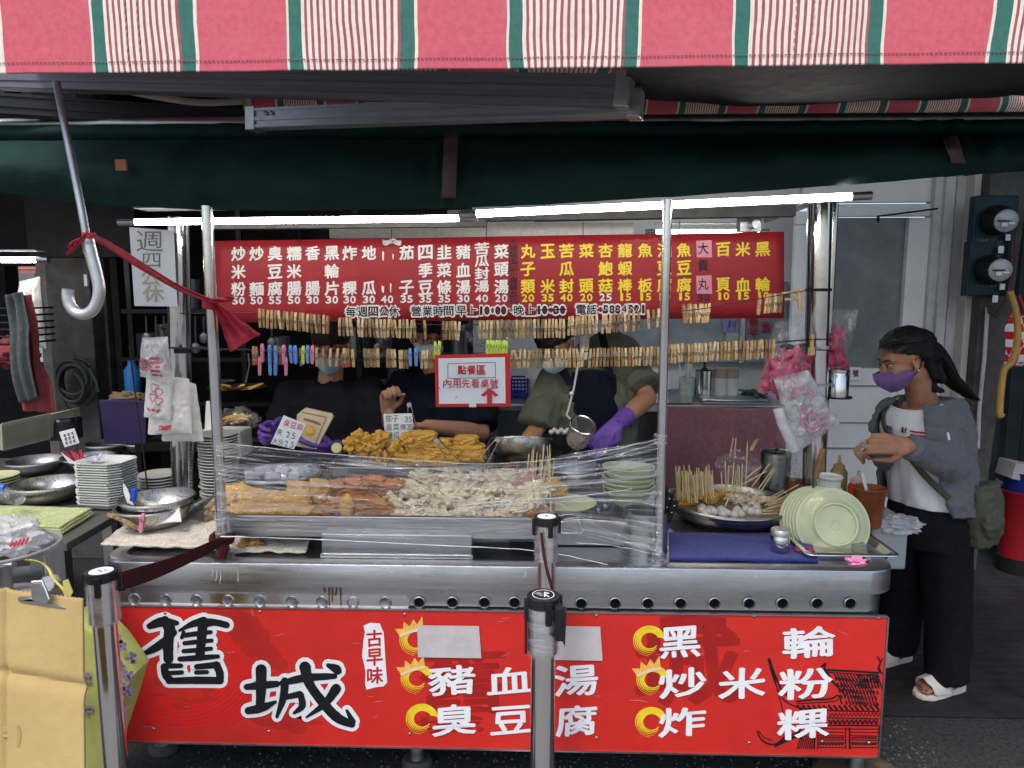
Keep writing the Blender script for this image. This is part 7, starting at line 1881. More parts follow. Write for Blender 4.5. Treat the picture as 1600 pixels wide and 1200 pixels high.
# coiled hose on the column
t = thing("coiled_hose", "coiled dark green hose hanging on the concrete column", "hose", at(123, 600, 4.27))
g = G(); hc = at(123, 594, 4.25); s = mpp(4.25)
pts = []
for k in range(150):
    a = k * .26; rr_ = (29 - 7 * (k / 150) + 3 * math.sin(k * .37)) * s
    pts.append(hc + V3(rr_ * math.cos(a), -.0006 * k, rr_ * 1.12 * math.sin(a) - .02 * math.sin(k * .05)))
g.tube(pts, .0105, 8); g.tube([at(98, 610, 4.2), at(100, 630, 4.2), at(110, 645, 4.2), at(122, 655, 4.2)], .011, 8); g.tube([at(140, 575, 4.2), at(150, 595, 4.2), at(154, 612, 4.2)], .011, 8)
g.build("rubber", mat("dark_green_rubber", (.055, .06, .05), .5, 0, .2, 20), t)
g = G(); g.tube([at(116, 555, 4.25), at(116, 566, 4.2)], .006, 6); g.build("hook", STEELD, t)
# ------------------------------------------------------------------ kitchen behind the cooks
t = thing("kitchen_shelf", "dark steel shelf of pots behind the first cook", "shelf", at(450, 640, 4.2))
g = G()
for y in (486, 560, 628): 
    a, b_ = at(200, y, 4.3), at(740, y, 4.3); g.box(((a.x + b_.x) / 2, 4.4, a.z), (b_.x - a.x, .35, .025))
for x in (205, 380, 560, 735): g.box((at(x, 500, 4.25).x, 4.25, 1.1), (.03, .03, 2.2))
g.build("rack", mat("black_steel", (.018, .018, .019), .45, .6, .2, 9, dirt=.4), t, smooth=False)
rnd = random.Random(11)
DS = mat("dim_pot_steel", (.16, .16, .165), .4, .8, .2, 9)  # steel colour lowered so the back kitchen pots look dim
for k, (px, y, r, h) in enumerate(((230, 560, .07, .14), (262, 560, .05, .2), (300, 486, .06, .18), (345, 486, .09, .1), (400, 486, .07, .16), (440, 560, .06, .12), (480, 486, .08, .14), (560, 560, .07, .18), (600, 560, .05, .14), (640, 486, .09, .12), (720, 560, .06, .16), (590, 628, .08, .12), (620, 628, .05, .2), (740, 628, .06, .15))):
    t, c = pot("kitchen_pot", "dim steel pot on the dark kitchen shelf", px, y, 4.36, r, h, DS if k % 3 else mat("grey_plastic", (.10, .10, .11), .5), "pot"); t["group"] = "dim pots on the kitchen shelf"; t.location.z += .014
    for ch in t.children: pass
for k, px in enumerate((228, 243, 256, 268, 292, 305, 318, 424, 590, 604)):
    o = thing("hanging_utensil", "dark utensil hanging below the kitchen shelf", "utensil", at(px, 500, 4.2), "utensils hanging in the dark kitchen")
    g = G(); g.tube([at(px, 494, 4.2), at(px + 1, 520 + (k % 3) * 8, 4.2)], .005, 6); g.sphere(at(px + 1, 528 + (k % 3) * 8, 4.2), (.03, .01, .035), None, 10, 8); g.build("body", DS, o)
t = thing("frying_wok", "dark wok of fried dough sticks behind the left slim post", "wok", at(370, 625, 3.7))
c = at(372, 628, 3.7); g = G(); g.lathe([(0, 0), (.07, .01), (.12, .04), (.15, .08), (.155, .082), (.11, .045), (0, .015)], c, 32); g.build("shell", mat("black_iron", (.02, .02, .02), .5, .5), t)
for k in range(6):
    o = put_obj("fried_dough", SAUD[0], c + V3(-.09 + k * .04, -.02, .075 + .01 * (k % 2)), (0, .3, k * .8), (.9, .7, .6), "golden dough stick lying in the dark wok", "dough stick", "dough sticks in the wok"); o.data = blob_data("dough_mesh", FRY, 50, .02, rough=.12, squash=(2.6, .9, .9)) if k == 0 else bpy.data.objects["fried_dough"].data
g = G(); g.tube([at(384, 598, 3.65), at(390, 570, 3.65), at(388, 552, 3.65)], .004, 6); g.lathe([(0, 0), (.05, .008), (.052, .012), (0, .004)], at(350, 598, 3.6), 20); tag(g.build("skimmer", STEELD), "steel skimmer hanging over the dark wok", "skimmer")
o = thing("bagged_food", "clear bag of brown food on the prep bench behind the post", "bag", at(372, 660, 3.5)); crumple("contents", FRY, o, at(372, 655, 3.5), .05, 3, (1.3, .6, .5), 4); crumple("film", CLEAR, o, at(372, 654, 3.48), .075, 4, (1.3, .8, .7), 4)
t = thing("prep_bench", "dark steel prep bench behind the cooks", "bench", at(560, 690, 3.6)); g = G(); a, b_ = at(235, 690, 3.7), at(760, 690, 3.7); g.box(((a.x + b_.x) / 2, 3.85, a.z), (b_.x - a.x, .6, .04)); g.box(((a.x + b_.x) / 2, 3.9, a.z / 2), (b_.x - a.x - .1, .4, a.z - .05)); g.build("top", DARKW, t, smooth=False)
# right-hand worktop
WZ = at(1100, 620, 4.2).z
t = thing("steel_worktop", "steel worktop behind the apron cook, hung with a mauve towel", "worktop", V3(.9, 4.2, WZ))
a, b_ = at(762, 640, 3.95), at(1235, 640, 3.95)
zf = at(1000, 633, 3.95).z
g = G(); g.box(((a.x + b_.x) / 2, 4.3, zf - .02), (b_.x - a.x, .7, .04)); g.build("top", STEEL, t, smooth=False, bevel=.004)
g = G(); 
for x in (a.x + .03, (a.x + b_.x) / 2 - .2, b_.x - .03): g.box((x, 4.0, zf / 2 - .02), (.04, .04, zf - .04))
g.box(((a.x + b_.x) / 2, 4.6, zf / 2 - .03), (b_.x - a.x, .02, zf - .06)); g.build("frame", STEELD, t, smooth=False)
t = thing("mauve_towel", "large mauve towel draped over the worktop's front", "towel", at(1130, 640, 3.93)); drape("cloth", TERRY_M, [(1036, 634, 1222, 640), (1034, 660, 1224, 665), (1033, 700, 1222, 705), (1032, 738, 1216, 740), (1030, 790, 1216, 800)], 3.91, t, 3)
t = thing("baking_tray", "flat steel tray on the worktop under the last clothespins", "tray", at(1155, 626, 4.0)); g = G(); A_ = [at(x, y, Y_) for x, y, Y_ in ((1098, 634, 3.97), (1196, 637, 3.97), (1172, 612, 4.3), (1090, 612, 4.3))]; z_ = zf + .012
g.slab([V3(p.x, p.y, z_) for p in A_], (0, 0, -.008)); g.build("plate", STEELD, t, smooth=False); g = G(); g.tube([V3(p.x, p.y, z_ + .012) for p in A_], .008, 8, closed=True); g.build("rim", STEELP, t)
t = thing("baking_tray", "steel tray on the worktop beside the slim right post", "tray", at(1050, 626, 4.0)); g = G(); A_ = [at(x, y, Y_) for x, y, Y_ in ((1000, 636, 3.97), (1082, 634, 3.97), (1080, 612, 4.3), (1000, 612, 4.3))]; g.slab([V3(p.x, p.y, z_) for p in A_], (0, 0, -.008)); g.build("plate", STEELP, t, smooth=False)
WB = zf
def onb(px, Y=4.3): return V3(at(px, 600, Y).x, Y, WB)
def wpot(name, label, px, r, h, m, cat, Y=4.3):
    c = onb(px, Y); t = thing(name, label, cat, c); g = G(); g.lathe([(0, 0), (r, 0), (r, h), (r - .003, h), (r - .003, .006), (0, .006)], c, 28); g.build("body", m, t); return t, c
t, c = wpot("stock_pot", "shiny steel pot on the worktop below the lower clothespins", 1100, .056, .16, STEELP, "pot"); g = G(); g.lathe([(0, 0), (.02, .0), (.02, .02), (.006, .03), (.008, .06), (0, .06)], c + V3(0, 0, .15), 14); g.build("lid_knob", BLACKP, t)
t, c = wpot("chopstick_tub", "pale green tub of chopsticks on the worktop", 1073, .045, .12, mat("pale_green_tub", (.34, .40, .36), .5, 0, .2, 30), "tub")
for k in range(12):
    q = c + V3(random.uniform(-.03, .03), random.uniform(-.03, .03), 0); g = G(); g.tube([q + V3(0, 0, .05), q + V3(random.uniform(-.03, .03), random.uniform(-.02, .02), .2)], .0035, 6); tag(g.build("chopstick", CREAMP), "pale chopstick standing in the green tub", "chopstick", "chopsticks in the tub")
for px in (1125, 1143):
    t, c = wpot("lidded_tub", "clear tub with a tan lid, %s the steel pot" % ("standing nearer" if px == 1125 else "standing farther from"), px, .040, .115, mat("frosted_tub", (.50, .51, .48), .4), "tub"); g = G(); g.lathe([(0, .115), (.041, .115), (.043, .13), (.041, .16), (.043, .175), (0, .178)], c, 24); g.build("tan_lid", mat("tan_lid", (.30, .25, .18), .5), t)
t = thing("green_rag", "dark green rag at the worktop's right end", "rag", onb(1178)); crumple("cloth", mat("dark_green_rag", (.02, .06, .04), .9), t, onb(1178) + V3(0, 0, .02), .06, 5, (1.2, .8, .35), 4)
t = thing("blue_crate", "small blue plastic crate left of the apron cook", "crate", onb(812)); c = onb(812); g = G()
for k in range(5): g.box(c + V3(0, -.08, .02 + k * .022), (.10, .006, .01)); g.box(c + V3(0, .08, .02 + k * .022), (.10, .006, .01))
for k in range(6): g.box(c + V3(-.05 + k * .02, -.08, .055), (.008, .008, .11))
g.box(c + V3(0, 0, .01), (.1, .16, .01)); g.box(c + V3(-.05, 0, .055), (.006, .16, .11)); g.box(c + V3(.05, 0, .055), (.006, .16, .11)); g.build("lattice", mat("crate_blue", (.012, .03, .2), .5), t, smooth=False)
t, c = wpot("white_tub", "white plastic tub beside the blue crate", 832, .045, .16, CREAMP, "tub", 4.35)
t = thing("green_bottle", "dark green bottle behind the apron cook's sleeve", "bottle", onb(845, 4.2)); g = G(); g.lathe([(0, 0), (.03, 0), (.03, .09), (.012, .12), (.012, .15), (0, .15)], onb(845, 4.2), 20); g.build("body", mat("bottle_green", (.01, .07, .03), .2), t)
t = thing("milky_bag", "clear bag on the back of the order sign's right side", "bag", at(752, 520, 4)); crumple("film", CLEAR, t, at(765, 520, 3.9), .12, 6, (1.1, .6, .7), 4)
t, c = wpot("white_jug", "white jug handle and body right of the apron cook", 1022, .05, .17, CREAMP, "jug"); g = G(); g.tube([c + V3(.05, 0, .14), c + V3(.085, 0, .13), c + V3(.085, 0, .05), c + V3(.05, 0, .03)], .008, 8); g.build("handle", CREAMP, t)
# serving window with notices behind the banner's lower right
t = thing("serving_window", "greyish window with notices and red characters behind the clothespins", "window", at(1110, 520, 5.1))
g = G(); a, b_ = at(905, 565, 5.12), at(1232, 440, 5.12); g.box(((a.x + b_.x) / 2, 5.13, (a.z + b_.z) / 2), (b_.x - a.x, .02, b_.z - a.z)); g.build("pane", mat("grey_window", (.25, .29, .32), .15, 0, .35, 3, col2=(.36, .40, .43)), t, smooth=False)
g = G(); 
for x in (1040, 1160): g.box((at(x, 500, 5.09).x, 5.09, (a.z + b_.z) / 2), (.03, .04, b_.z - a.z))
g.build("mullion", WFRAME, t, smooth=False)
wp = lambda x, y, l=0: at(x, y, 5.10) + V3(0, -.0015 * l, 0)
g = G(); g.poly([wp(x, y) for x, y in ((1128, 495), (1152, 495), (1153, 518), (1130, 520))]); g.build("purple_notice", mat("lilac_notice", (.24, .22, .42), .7), t, smooth=False, flip=False)
g = G(); g.poly([wp(x, y) for x, y in ((1134, 520), (1154, 519), (1155, 535), (1134, 536))]); g.build("green_notice", mat("pale_green_notice", (.36, .42, .34), .7), t, smooth=False, flip=False)
g = G(); put(g, "利", 1143, 508, 13, 14, lambda x, y, l=0: wp(x, y, 1), .01); g.build("white_lettering", WHITE, t, smooth=False, flip=False)
g = G(); put(g, "茶", 1177, 502, 14, 14, wp, .02); put(g, "牛", 1177, 518, 14, 14, wp, .02); put(g, "豆", 1196, 510, 14, 13, wp, .02); put(g, "草", 1160, 534, 14, 12, wp, .02); g.build("red_lettering", REDINK, t, smooth=False, flip=False)
g = G(); g.poly([wp(x, y) for x, y in ((1164, 485), (1208, 485), (1208, 540), (1166, 540))]) if False else None
# red and blue tubs at the far right
t = thing("red_bucket", "large red plastic tub on the floor at the right edge", "tub", atz(1602, 850, 0)); b = atz(1604, 852, 0); b.y = 4.3; b.x = at(1606, 700, 4.3).x
zt_ = at(1600, 775, 4.15).z
g = G(); r = at(1640, 700, 4.3).x - b.x; g.lathe([(0, .1), (r * .82, .1), (r * .98, zt_ - .02), (r * 1.04, zt_ - .01), (r * 1.04, zt_), (r * .95, zt_), (r * .8, .12), (0, .12)], b, 36); g.build("body", mat("dark_red_plastic", (.28, .012, .02), .4, 0, .1), t)
g = G(); g.lathe([(0, 0), (r * .9, 0), (r * .9, .1), (0, .1)], b, 24); o = tag(g.build("low_stool", BLACKP), "dark low stand under the red tub", "stand")
t = thing("blue_bucket", "blue plastic tub nested in the red one at the right edge", "tub", b + V3(0, 0, zt_)); g = G(); z1 = at(1600, 745, 4.15).z; g.lathe([(0, zt_ - .08), (r * .8, zt_ - .08), (r * .92, z1 - .01), (r * .98, z1), (r * .88, z1), (r * .75, zt_ - .06), (0, zt_ - .06)], b, 36); g.build("body", mat("deep_blue_plastic", (.01, .03, .22), .35), t)
t = thing("grey_box", "pale grey box resting in the blue tub", "box", at(1590, 735, 4.25)); g = G(); g.box(at(1596, 736, 4.3), (.2, .16, .1), Matrix.Rotation(.2, 3, 'Y')); g.build("body", mat("pale_grey_box", (.34, .34, .35), .6), t, smooth=False, bevel=.004)
# ------------------------------------------------------------------ people
def basis(f, up=(0, 0, 1)):
    f = Vector(f).normalized(); l = Vector(up).cross(f).normalized(); u = f.cross(l)   # l = the person's left
    return f, l, u
def mrot(f, l, u): return Matrix((f, l, u)).transposed()
def hand(g, w, d, n, side, curl=.5, s=1., spread=.12, thumb_in=.5, curls=None):
    """w wrist, d finger direction, n palm normal, side +1/-1 which lateral side the thumb is on"""
    w, d, n = Vector(w), Vector(d).normalized(), Vector(n).normalized()
    n = (n - d * n.dot(d)).normalized(); t = d.cross(n) * side
    kn = []
    for k, off in enumerate((.030, .010, -.010, -.028)):
        p = w + d * (.088 - .004 * abs(k - 1)) * s + t * off * s + n * (-.002) * s
        kn.append(p); g.cone(w + t * off * .55 * s + d * .008 * s, .0165 * s, p, .0105 * s, 10)
    g.sphere(w + d * .045 * s, (.030 * s, .036 * s, .016 * s), Matrix((d, t, n)).transposed(), 14, 10)
    for k, (p, L_) in enumerate(zip(kn, ((.040, .024, .019), (.045, .028, .020), (.041, .026, .020), (.032, .020, .017)))):
        c = curls[k] if curls else curl * (1 + .12 * k)
        ang = c * .55; q = p; dirv = (d + t * spread * (1.2 - k * .8) * .5).normalized(); rr = (.0095, .0088, .008, .007)
        for j in range(3):
            dv = dirv * math.cos(ang) + n * math.sin(ang)
            q2 = q + dv * L_[j] * s
            g.cone(q, rr[j] * s, q2, rr[j + 1] * s, 10)
            q = q2; ang += c * (1.1 - .25 * j)
    tb_ = w + d * .022 * s + t * .026 * s
    a = (d * .62 + t * .62 + n * (.25 + thumb_in * .5)).normalized(); m_ = tb_ + a * .040 * s
    g.cone(tb_, .0145 * s, m_, .0108 * s, 10)
    a2 = (d * .85 + t * (.25 - thumb_in * .5) + n * (.25 + thumb_in * .5)).normalized(); m2 = m_ + a2 * .032 * s
    g.cone(m_, .0108 * s, m2, .0095 * s, 10); g.cone(m2, .0095 * s, m2 + (a2 + n * .2).normalized() * .022 * s, .0078 * s, 10)
def head_shape(g, H, f, l, u, s=1.):
    M = mrot(f, l, u)
    E_ = lambda a, b, c: H + (f * a + l * b + u * c) * s
    sc = lambda *r: tuple(x * s for x in r)
    g.sphere(E_(-.012, 0, .025), sc(.094, .074, .088), M, 24, 16)          # skull
    g.sphere(E_(.030, 0, -.035), sc(.060, .060, .068), M, 20, 14)          # face
    g.sphere(E_(.045, 0, -.082), sc(.036, .040, .028), M, 16, 10)          # chin
    g.sphere(E_(.020, 0, -.060), sc(.050, .058, .038), M, 16, 10)          # jaw
    for sd in (-1, 1):
        g.sphere(E_(.060, sd * .036, -.030), sc(.022, .022, .018), M, 12, 8)     # cheek
        g.cone(E_(.078, sd * .012, .020), .011 * s, E_(.066, sd * .046, .020), .010 * s, 10)   # brow ridge
    g.cone(E_(.080, 0, .010), .009 * s, E_(.100, 0, -.028), .0125 * s, 12)  # nose
    for sd in (-1, 1): g.sphere(E_(.088, sd * .011, -.031), sc(.011, .009, .008), M, 10, 8)
    g.cone(E_(.078, -.016, -.058), .0085 * s, E_(.078, .016, -.058), .0085 * s, 10)
    for sd in (-1, 1):                                                          # ears
        g.sphere(E_(-.006, sd * .074, -.006), sc(.018, .007, .031), M, 14, 10)
        g.sphere(E_(.000, sd * .076, -.030), sc(.010, .006, .011), M, 10, 8)
EYEW = mat("eye_white", (.6, .57, .53), .25, 0, .03); EYEB = mat("eye_dark", (.02, .012, .008), .15)
def eyes(parent, H, f, l, u, s=1., sides=(-1, 1)):
    M = mrot(f, l, u)
    E_ = lambda a, b, c: H + (f * a + l * b + u * c) * s
    for sd in sides:
        g = G(); g.sphere(E_(.0785, sd * .031, .000), (.009 * s, .0135 * s, .0042 * s), M, 14, 8); o = g.build("eye", EYEW, parent)
        g = G(); g.sphere(E_(.0848, sd * .031, -.001), (.004 * s, .0058 * s, .0044 * s), M, 12, 8); g.build("iris", EYEB, o)
        g = G(); g.tube([E_(.084, sd * .017, .001), E_(.090, sd * .03, .0075), E_(.080, sd * .046, .001)], .0021 * s, 6); g.build("lash", HAIR, o)
        g = G(); g.tube([E_(.088, sd * .014, .020), E_(.086, sd * .03, .0255), E_(.072, sd * .05, .021)], [.0026 * s, .0034 * s, .0016 * s], 6); g.build("eyebrow", HAIR, parent)
def face_mask(parent, H, f, l, u, m, s=1., loops=BLACKP):
    g = G()
    def fn(a, b):
        th = (a - .5) * R(176); v = b
        top = -.016 - .020 * (abs(a - .5) * 2) ** 1.5; bot = -.106 + .044 * (abs(a - .5) * 2) ** 3
        z = top + (bot - top) * v
        bul = math.sin(min(1, v * 1.05) * 3.14159)
        rad = .060 + .016 * bul + (.034 * math.exp(-((th) / .30) ** 2) * (1 - v * .55))
        rad_f = (.048 + rad * .98 - .028 * v * (1 - abs(a - .5)) * .8) * 1.0
        return H + (f * ((rad_f - .016) * math.cos(th) + .008) + l * ((.060 + .010 * bul - .008 * v) * math.sin(th)) + u * z) * s
    g.grid(fn, 28, 16)
    o = g.build("face_mask", m, parent, solid=.003, flip=False)
    for sd in (0, 1):
        e0, e1 = fn(sd, .08), fn(sd, .92); sg = 1 if sd else -1
        P = [tuple(e0), tuple(H + (f * -.005 + l * sg * .079 + u * .006) * s), tuple(H + (f * -.020 + l * sg * .079 + u * -.004) * s), tuple(H + (f * -.012 + l * sg * .076 + u * -.030) * s), tuple(e1)]
        g = G(); g.tube(spline(P, 5), .0021 * s, 6); g.build("ear_loop", loops, o)
def hair_cap(g, H, f, l, u, s=1., front=.02, low=-.02, thick=1.07):
    """hair over the skull: the ellipsoid's upper/back part as a closed thick shell"""
    n, m = 40, 22; vs, vi = [], []
    def P(k, q, rr):
        # q 0 top .. 1 edge ; edge depends on direction
        a = 2 * math.pi * k / n
        ca = math.cos(a)                       # 1 = front
        edge = R(97) - (R(37) - front) * max(0, ca) ** 1.3 + R(32) * max(0, -ca) ** .7 + low
        t = q * edge
        d = V3(math.sin(t) * ca * .098, math.sin(t) * math.sin(a) * .079, math.cos(t) * .093)
        return H + (f * (d.x * rr - .012) + l * (d.y * rr) + u * (d.z * rr + .025)) * s
    out = [[P(k, j / m, thick - (thick - 1.025) * (j / m) ** 4 + .015 * noise.noise(V3(k * .4, j * .3, 2))) for k in range(n)] for j in range(1, m + 1)]
    inn = [[P(k, j / m, .95 + .02 * (j / m)) for k in range(n)] for j in range(m, 0, -1)]
    g.loft(out + inn, cap=False); 
    g.add(out[0] + [P(0, 0, thick)], [(k, (k + 1) % n, n) for k in range(n)]); g.add(inn[-1] + [P(0, 0, .95)], [(k, (k + 1) % n, n) for k in range(n)])
def ell(c, f, l, rf_, rl, n=28, tilt=0., u=V3(0, 0, 1)):
    return [c + f * (rf_ * math.cos(2 * math.pi * k / n) if math.cos(2 * math.pi * k / n) > 0 else rf_ * .92 * math.cos(2 * math.pi * k / n)) + l * (rl * math.copysign(abs(math.sin(2 * math.pi * k / n)) ** .85, math.sin(2 * math.pi * k / n))) for k in range(n)]

# ---------- the customer in grey at the cart's right end
fp = atz(1455, 1092, 0)
W = thing("person", "woman with dark ponytail, purple face mask and grey hooded jacket at the cart's end", "person", V3(fp.x, fp.y, 0))
tf, tl_, tu = basis((-.93, -.37, 0))       # torso: tl_ (her left) is the near side
hf, hl, hu = basis((-.93, .02, -.36))
SY_ = 2.92
H = at(1414, 560, 2.88)
nb = at(1444, 622, 2.93)
def sp_(px, py, Y): return at(px, py, Y)
shN, elN, wrN = at(1468, 658, 2.83), at(1486, 728, 2.73), at(1418, 697, 2.60)
shF, elF, wrF = at(1406, 645, 3.05), at(1396, 728, 3.08), at(1368, 696, 2.86)
hipc = at(1452, 790, 2.93)
skin = G()
head_shape(skin, H, hf, hl, hu, 1.0)
skin.cone(H - hu * .07 - hf * .02, .050, nb - V3(0, 0, .03), .058, 16)
cx_ = nb + V3(.0, 0, -.10)
skin.loft([ell(V3(nb.x, nb.y, z), tf, tl_, a, b) for z, a, b in ((nb.z - .01, .05, .06), (nb.z - .05, .065, .12), (nb.z - .10, .085, .14), (nb.z - .25, .09, .12), (nb.z - .40, .08, .11))] + [ell(hipc, tf, tl_, .085, .115)])
for a, b, c in ((shN, elN, wrN), (shF, elF, wrF)):
    skin.cone(cx_.lerp(a, .6), .05, a, .045, 12); skin.cone(a, .044, b, .036, 12); skin.cone(b, .036, c, .026, 12)
ankN, ankF = atz(1480, 1082, 0) + V3(.0, .0, .085), atz(1399, 1034, 0) + V3(.0, .0, .085)
skin.cone(hipc + tl_ * .07, .08, ankN.lerp(hipc + tl_ * .07, .5), .055, 12); skin.cone(ankN.lerp(hipc + tl_ * .07, .5), .055, ankN, .036, 12)
skin.cone(hipc - tl_ * .07, .08, ankF.lerp(hipc - tl_ * .07, .5), .055, 12); skin.cone(ankF.lerp(hipc - tl_ * .07, .5), .055, ankF, .036, 12)
footd = (atz(1420, 1098, 0) - atz(1486, 1084, 0)); footd.z = 0; footd.normalize(); fs_ = V3(0, 0, 1).cross(footd)
def foot(g, ank, sole):
    heel = V3(ank.x, ank.y, 0) - footd * .035
    g.cone(ank, .036, heel + V3(0, 0, .075), .034, 12); g.cone(heel + V3(0, 0, .07), .034, heel + footd * .13 + V3(0, 0, .055), .032, 12)
    for k in range(5):
        b = heel + footd * .145 + fs_ * (-.030 + k * .015) + V3(0, 0, .050); e = b + footd * (.045 - abs(k - 3) * .008) + V3(0, 0, -.008)
        g.cone(heel + footd * .1 + fs_ * (-.02 + .01 * k) + V3(0, 0, .058), .018, b, .0125, 10); g.cone(b, .011, e, .0085 if k < 4 else .011, 10)
    return heel
hN = foot(skin, ankN, 0); hF = foot(skin, ankF, 0)
dN = (at(1372, 692, 2.56) - wrN).normalized()
hand(skin, wrN, V3(-.93, .05, .10), V3(.1, .80, -.45), 1, s=1.08, curls=(.75, .95, 1.1, 1.2), thumb_in=.75)
hand(skin, wrF, (at(1332, 690, 2.74) - wrF), V3(.25, -.55, -.6), -1, s=1.05, curls=(.8, 1.0, 1.1, 1.2), thumb_in=.7)
remesh(skin, .0038, 3).build("body", SKIND, W, angle=180)
eyes(W, H, hf, hl, hu, 1.0)
g = G(); g.sphere(H + hl * .081 - hu * .041 + hf * 0, .0035, None, 10, 8); g.build("earring", mat("pearl", (.75, .72, .66), .2, 0, .03), W)
# finger nails / ring left plain; toenails dark
g = G()
for hb in (hN,):
    for k in range(5):
        e = hb + footd * (.145 + .045 - abs(k - 3) * .008) + fs_ * (-.030 + k * .015) + V3(0, 0, .050); g.sphere(e + footd * .002, (.005, .005, .003), None, 8, 5)
g.build("toenail", mat("dark_nail", (.10, .01, .015), .25), W)
face_mask(W, H, hf, hl, hu, mat("purple_mask", (.15, .085, .24), .8, 0, .1, 40, .15, 200), 1.04)
hg = G(); hair_cap(hg, H, hf, hl, hu, 1.0, .0, .0, 1.10)
E_ = lambda a, b, c: H + hf * a + hl * b + hu * c
tie = at(1447, 536, 2.93)
hg.cone(E_(-.06, .01, .035), .066, tie, .022, 16)
hg.cone(E_(-.05, .048, .01), .034, E_(-.09, .03, -.02), .036, 12)
for a_, b_, c_ in (((-.062, .045, -.02), (-.070, .048, -.10), .022), ((-.085, .02, -.03), (-.095, .03, -.12), .026)):
    hg.cone(E_(*a_), c_, E_(*b_), c_ * .7, 12)
tail = [(1447, 536, 2.93, .024), (1458, 546, 2.93, .034), (1470, 566, 2.93, .038), (1484, 590, 2.92, .032), (1503, 608, 2.92, .024), (1520, 621, 2.93, .012)]
for a, b in zip(tail, tail[1:]): hg.cone(at(*a[:3]), a[3], at(*b[:3]), b[3], 14)
side = [(1442, 570, 2.90, .026), (1450, 596, 2.88, .022), (1460, 608, 2.86, .014), (1474, 611, 2.84, .006)]
for a, b in zip(side, side[1:]): hg.cone(at(*a[:3]), a[3], at(*b[:3]), b[3], 12)
hr = remesh(hg, .005, 5, .004, 34, (1, 1, .3)).build("hair", HAIR, W, angle=180)
g = G(); rnd = random.Random(3)
for k in range(90):
    q = rnd.uniform(-1, 1); a = [at(x + q * w * 9 + rnd.uniform(-2, 2), y + q * w * 6 + rnd.uniform(-2, 2), Y - .02 - .02 * rnd.random()) for x, y, Y, w in ((1440, 528, 2.92, .1), (1456, 542, 2.92, .6), (1474, 566, 2.92, 1), (1490, 592, 2.91, 1), (1508, 610, 2.91, .8), (1524 + rnd.uniform(-6, 6), 624, 2.92, .4))]
    g.tube([Vector(p) for p in spline([tuple(p) for p in a], 3)], .0011, 4, cap=False)
HL = mat("hair_sheen", (.035, .022, .017), .34, 0, .3, 40, spec=.6)  # lighter brown strands put the hair's sheen lines into colour
for k in range(150):
    g.mi(k % 2)
    b = rnd.uniform(-.06, .082); P = [tuple(E_(.072 - .25 * abs(b) , b * .7, .075 + .02 * rnd.random())), tuple(E_(.02, b * 1.12, .122 - abs(b) * .5)), tuple(E_(-.062, b * 1.02, .102 - abs(b) * .55)), tuple(tie + V3(0, rnd.uniform(-.01, .01), rnd.uniform(-.015, .015)))]
    g.tube([Vector(p) for p in spline(P, 5)], .0012, 4, cap=False)
for k in range(60):
    b = rnd.uniform(-.05, .075); P = [tuple(E_(.080 - 5.2 * b * b, b, .068 - .35 * abs(b) + .008 * rnd.random())), tuple(E_(.06 - 3 * b * b, b * 1.08, .088 - .5 * abs(b))), tuple(E_(.0, b * 1.12, .112 - .6 * abs(b)))]
    g.tube([Vector(p) for p in spline(P, 4)], .0011, 4, cap=False)
for k in range(16):
    p0 = E_(.075, rnd.uniform(-.03, .06), .06); g.tube([p0, p0 + V3(-.012 - .01 * rnd.random(), rnd.uniform(-.01, .01), -.02), p0 + V3(-.014 - .012 * rnd.random(), 0, -.05 - .03 * rnd.random())], .0006, 4, cap=False)
g.build("loose_strand", [HAIR, HL], W, angle=180)
g = G(); g.lathe([(.026, -.008), (.030, 0), (.026, .008)], tie, 14, (at(1458, 546, 2.93) - tie).to_track_quat('Z', 'Y').to_matrix()); g.build("hair_tie", mat("olive_tie", (.25, .24, .10), .7), W)
# white tank top
TOPZ, HEMZ = nb.z - .008, at(1452, 797, 2.80).z
RG = [(0, .062, .085), (.06, .092, .125), (.14, .115, .148), (.26, .130, .150), (.50, .128, .140), (.72, .130, .148), (1, .134, .160)]
def rad(t, i):
    for (t0, *a), (t1, *b) in zip(RG, RG[1:]):
        if t <= t1: k = (t - t0) / (t1 - t0); return a[i] + (b[i] - a[i]) * k
    return RG[-1][1 + i]
ax0 = V3(nb.x, nb.y, 0) + tf * .01; ax1 = V3(hipc.x, hipc.y, 0)
def torso(phi, t, off=0., fold=0.):
    """phi 0 = chest, +90 = her left (near) side; t 0 neck .. 1 hem"""
    z = TOPZ + (HEMZ - TOPZ) * t
    c = ax0.lerp(ax1, t); c = V3(c.x, c.y, z)
    a = R(phi); ca, sa = math.cos(a), math.sin(a)
    bust = .018 * math.exp(-((t - .30) / .13) ** 2) * max(0, ca) * (1 + .5 * math.cos(a * 4 + 3.14))
    fo = fold * (noise.noise(V3(phi * .035, t * 2.5, 3)) + .5 * noise.noise(V3(phi * .09, t * 4, 8)))
    r1 = rad(t, 0) + off + fo + bust; r2 = rad(t, 1) + off + fo
    return c + tf * (r1 * math.copysign(abs(ca) ** .9, ca)) + tl_ * (r2 * math.copysign(abs(sa) ** .9, sa))
WHITEC = mat("white_cotton", (.68, .68, .70), .9, 0, .04, 20, .2, 300, rv=.03)
g = G()
def neckdrop(phi):
    f_ = max(0, math.cos(R(phi))); return .01 + .075 * f_ ** 1.8
g.grid(lambda u, v: torso(-180 + 360 * u, neckdrop(-180 + 360 * u) + (1 - neckdrop(-180 + 360 * u)) * v, .006, .008 + .010 * v), 120, 60)
o = g.build("tank_top", WHITEC, W, solid=.004, flip=False)
g = G(); g.tube([torso(p, neckdrop(p), .008) for p in range(-90, 91, 6)], .0045, 8); g.build("neck_binding", WHITEC, o)
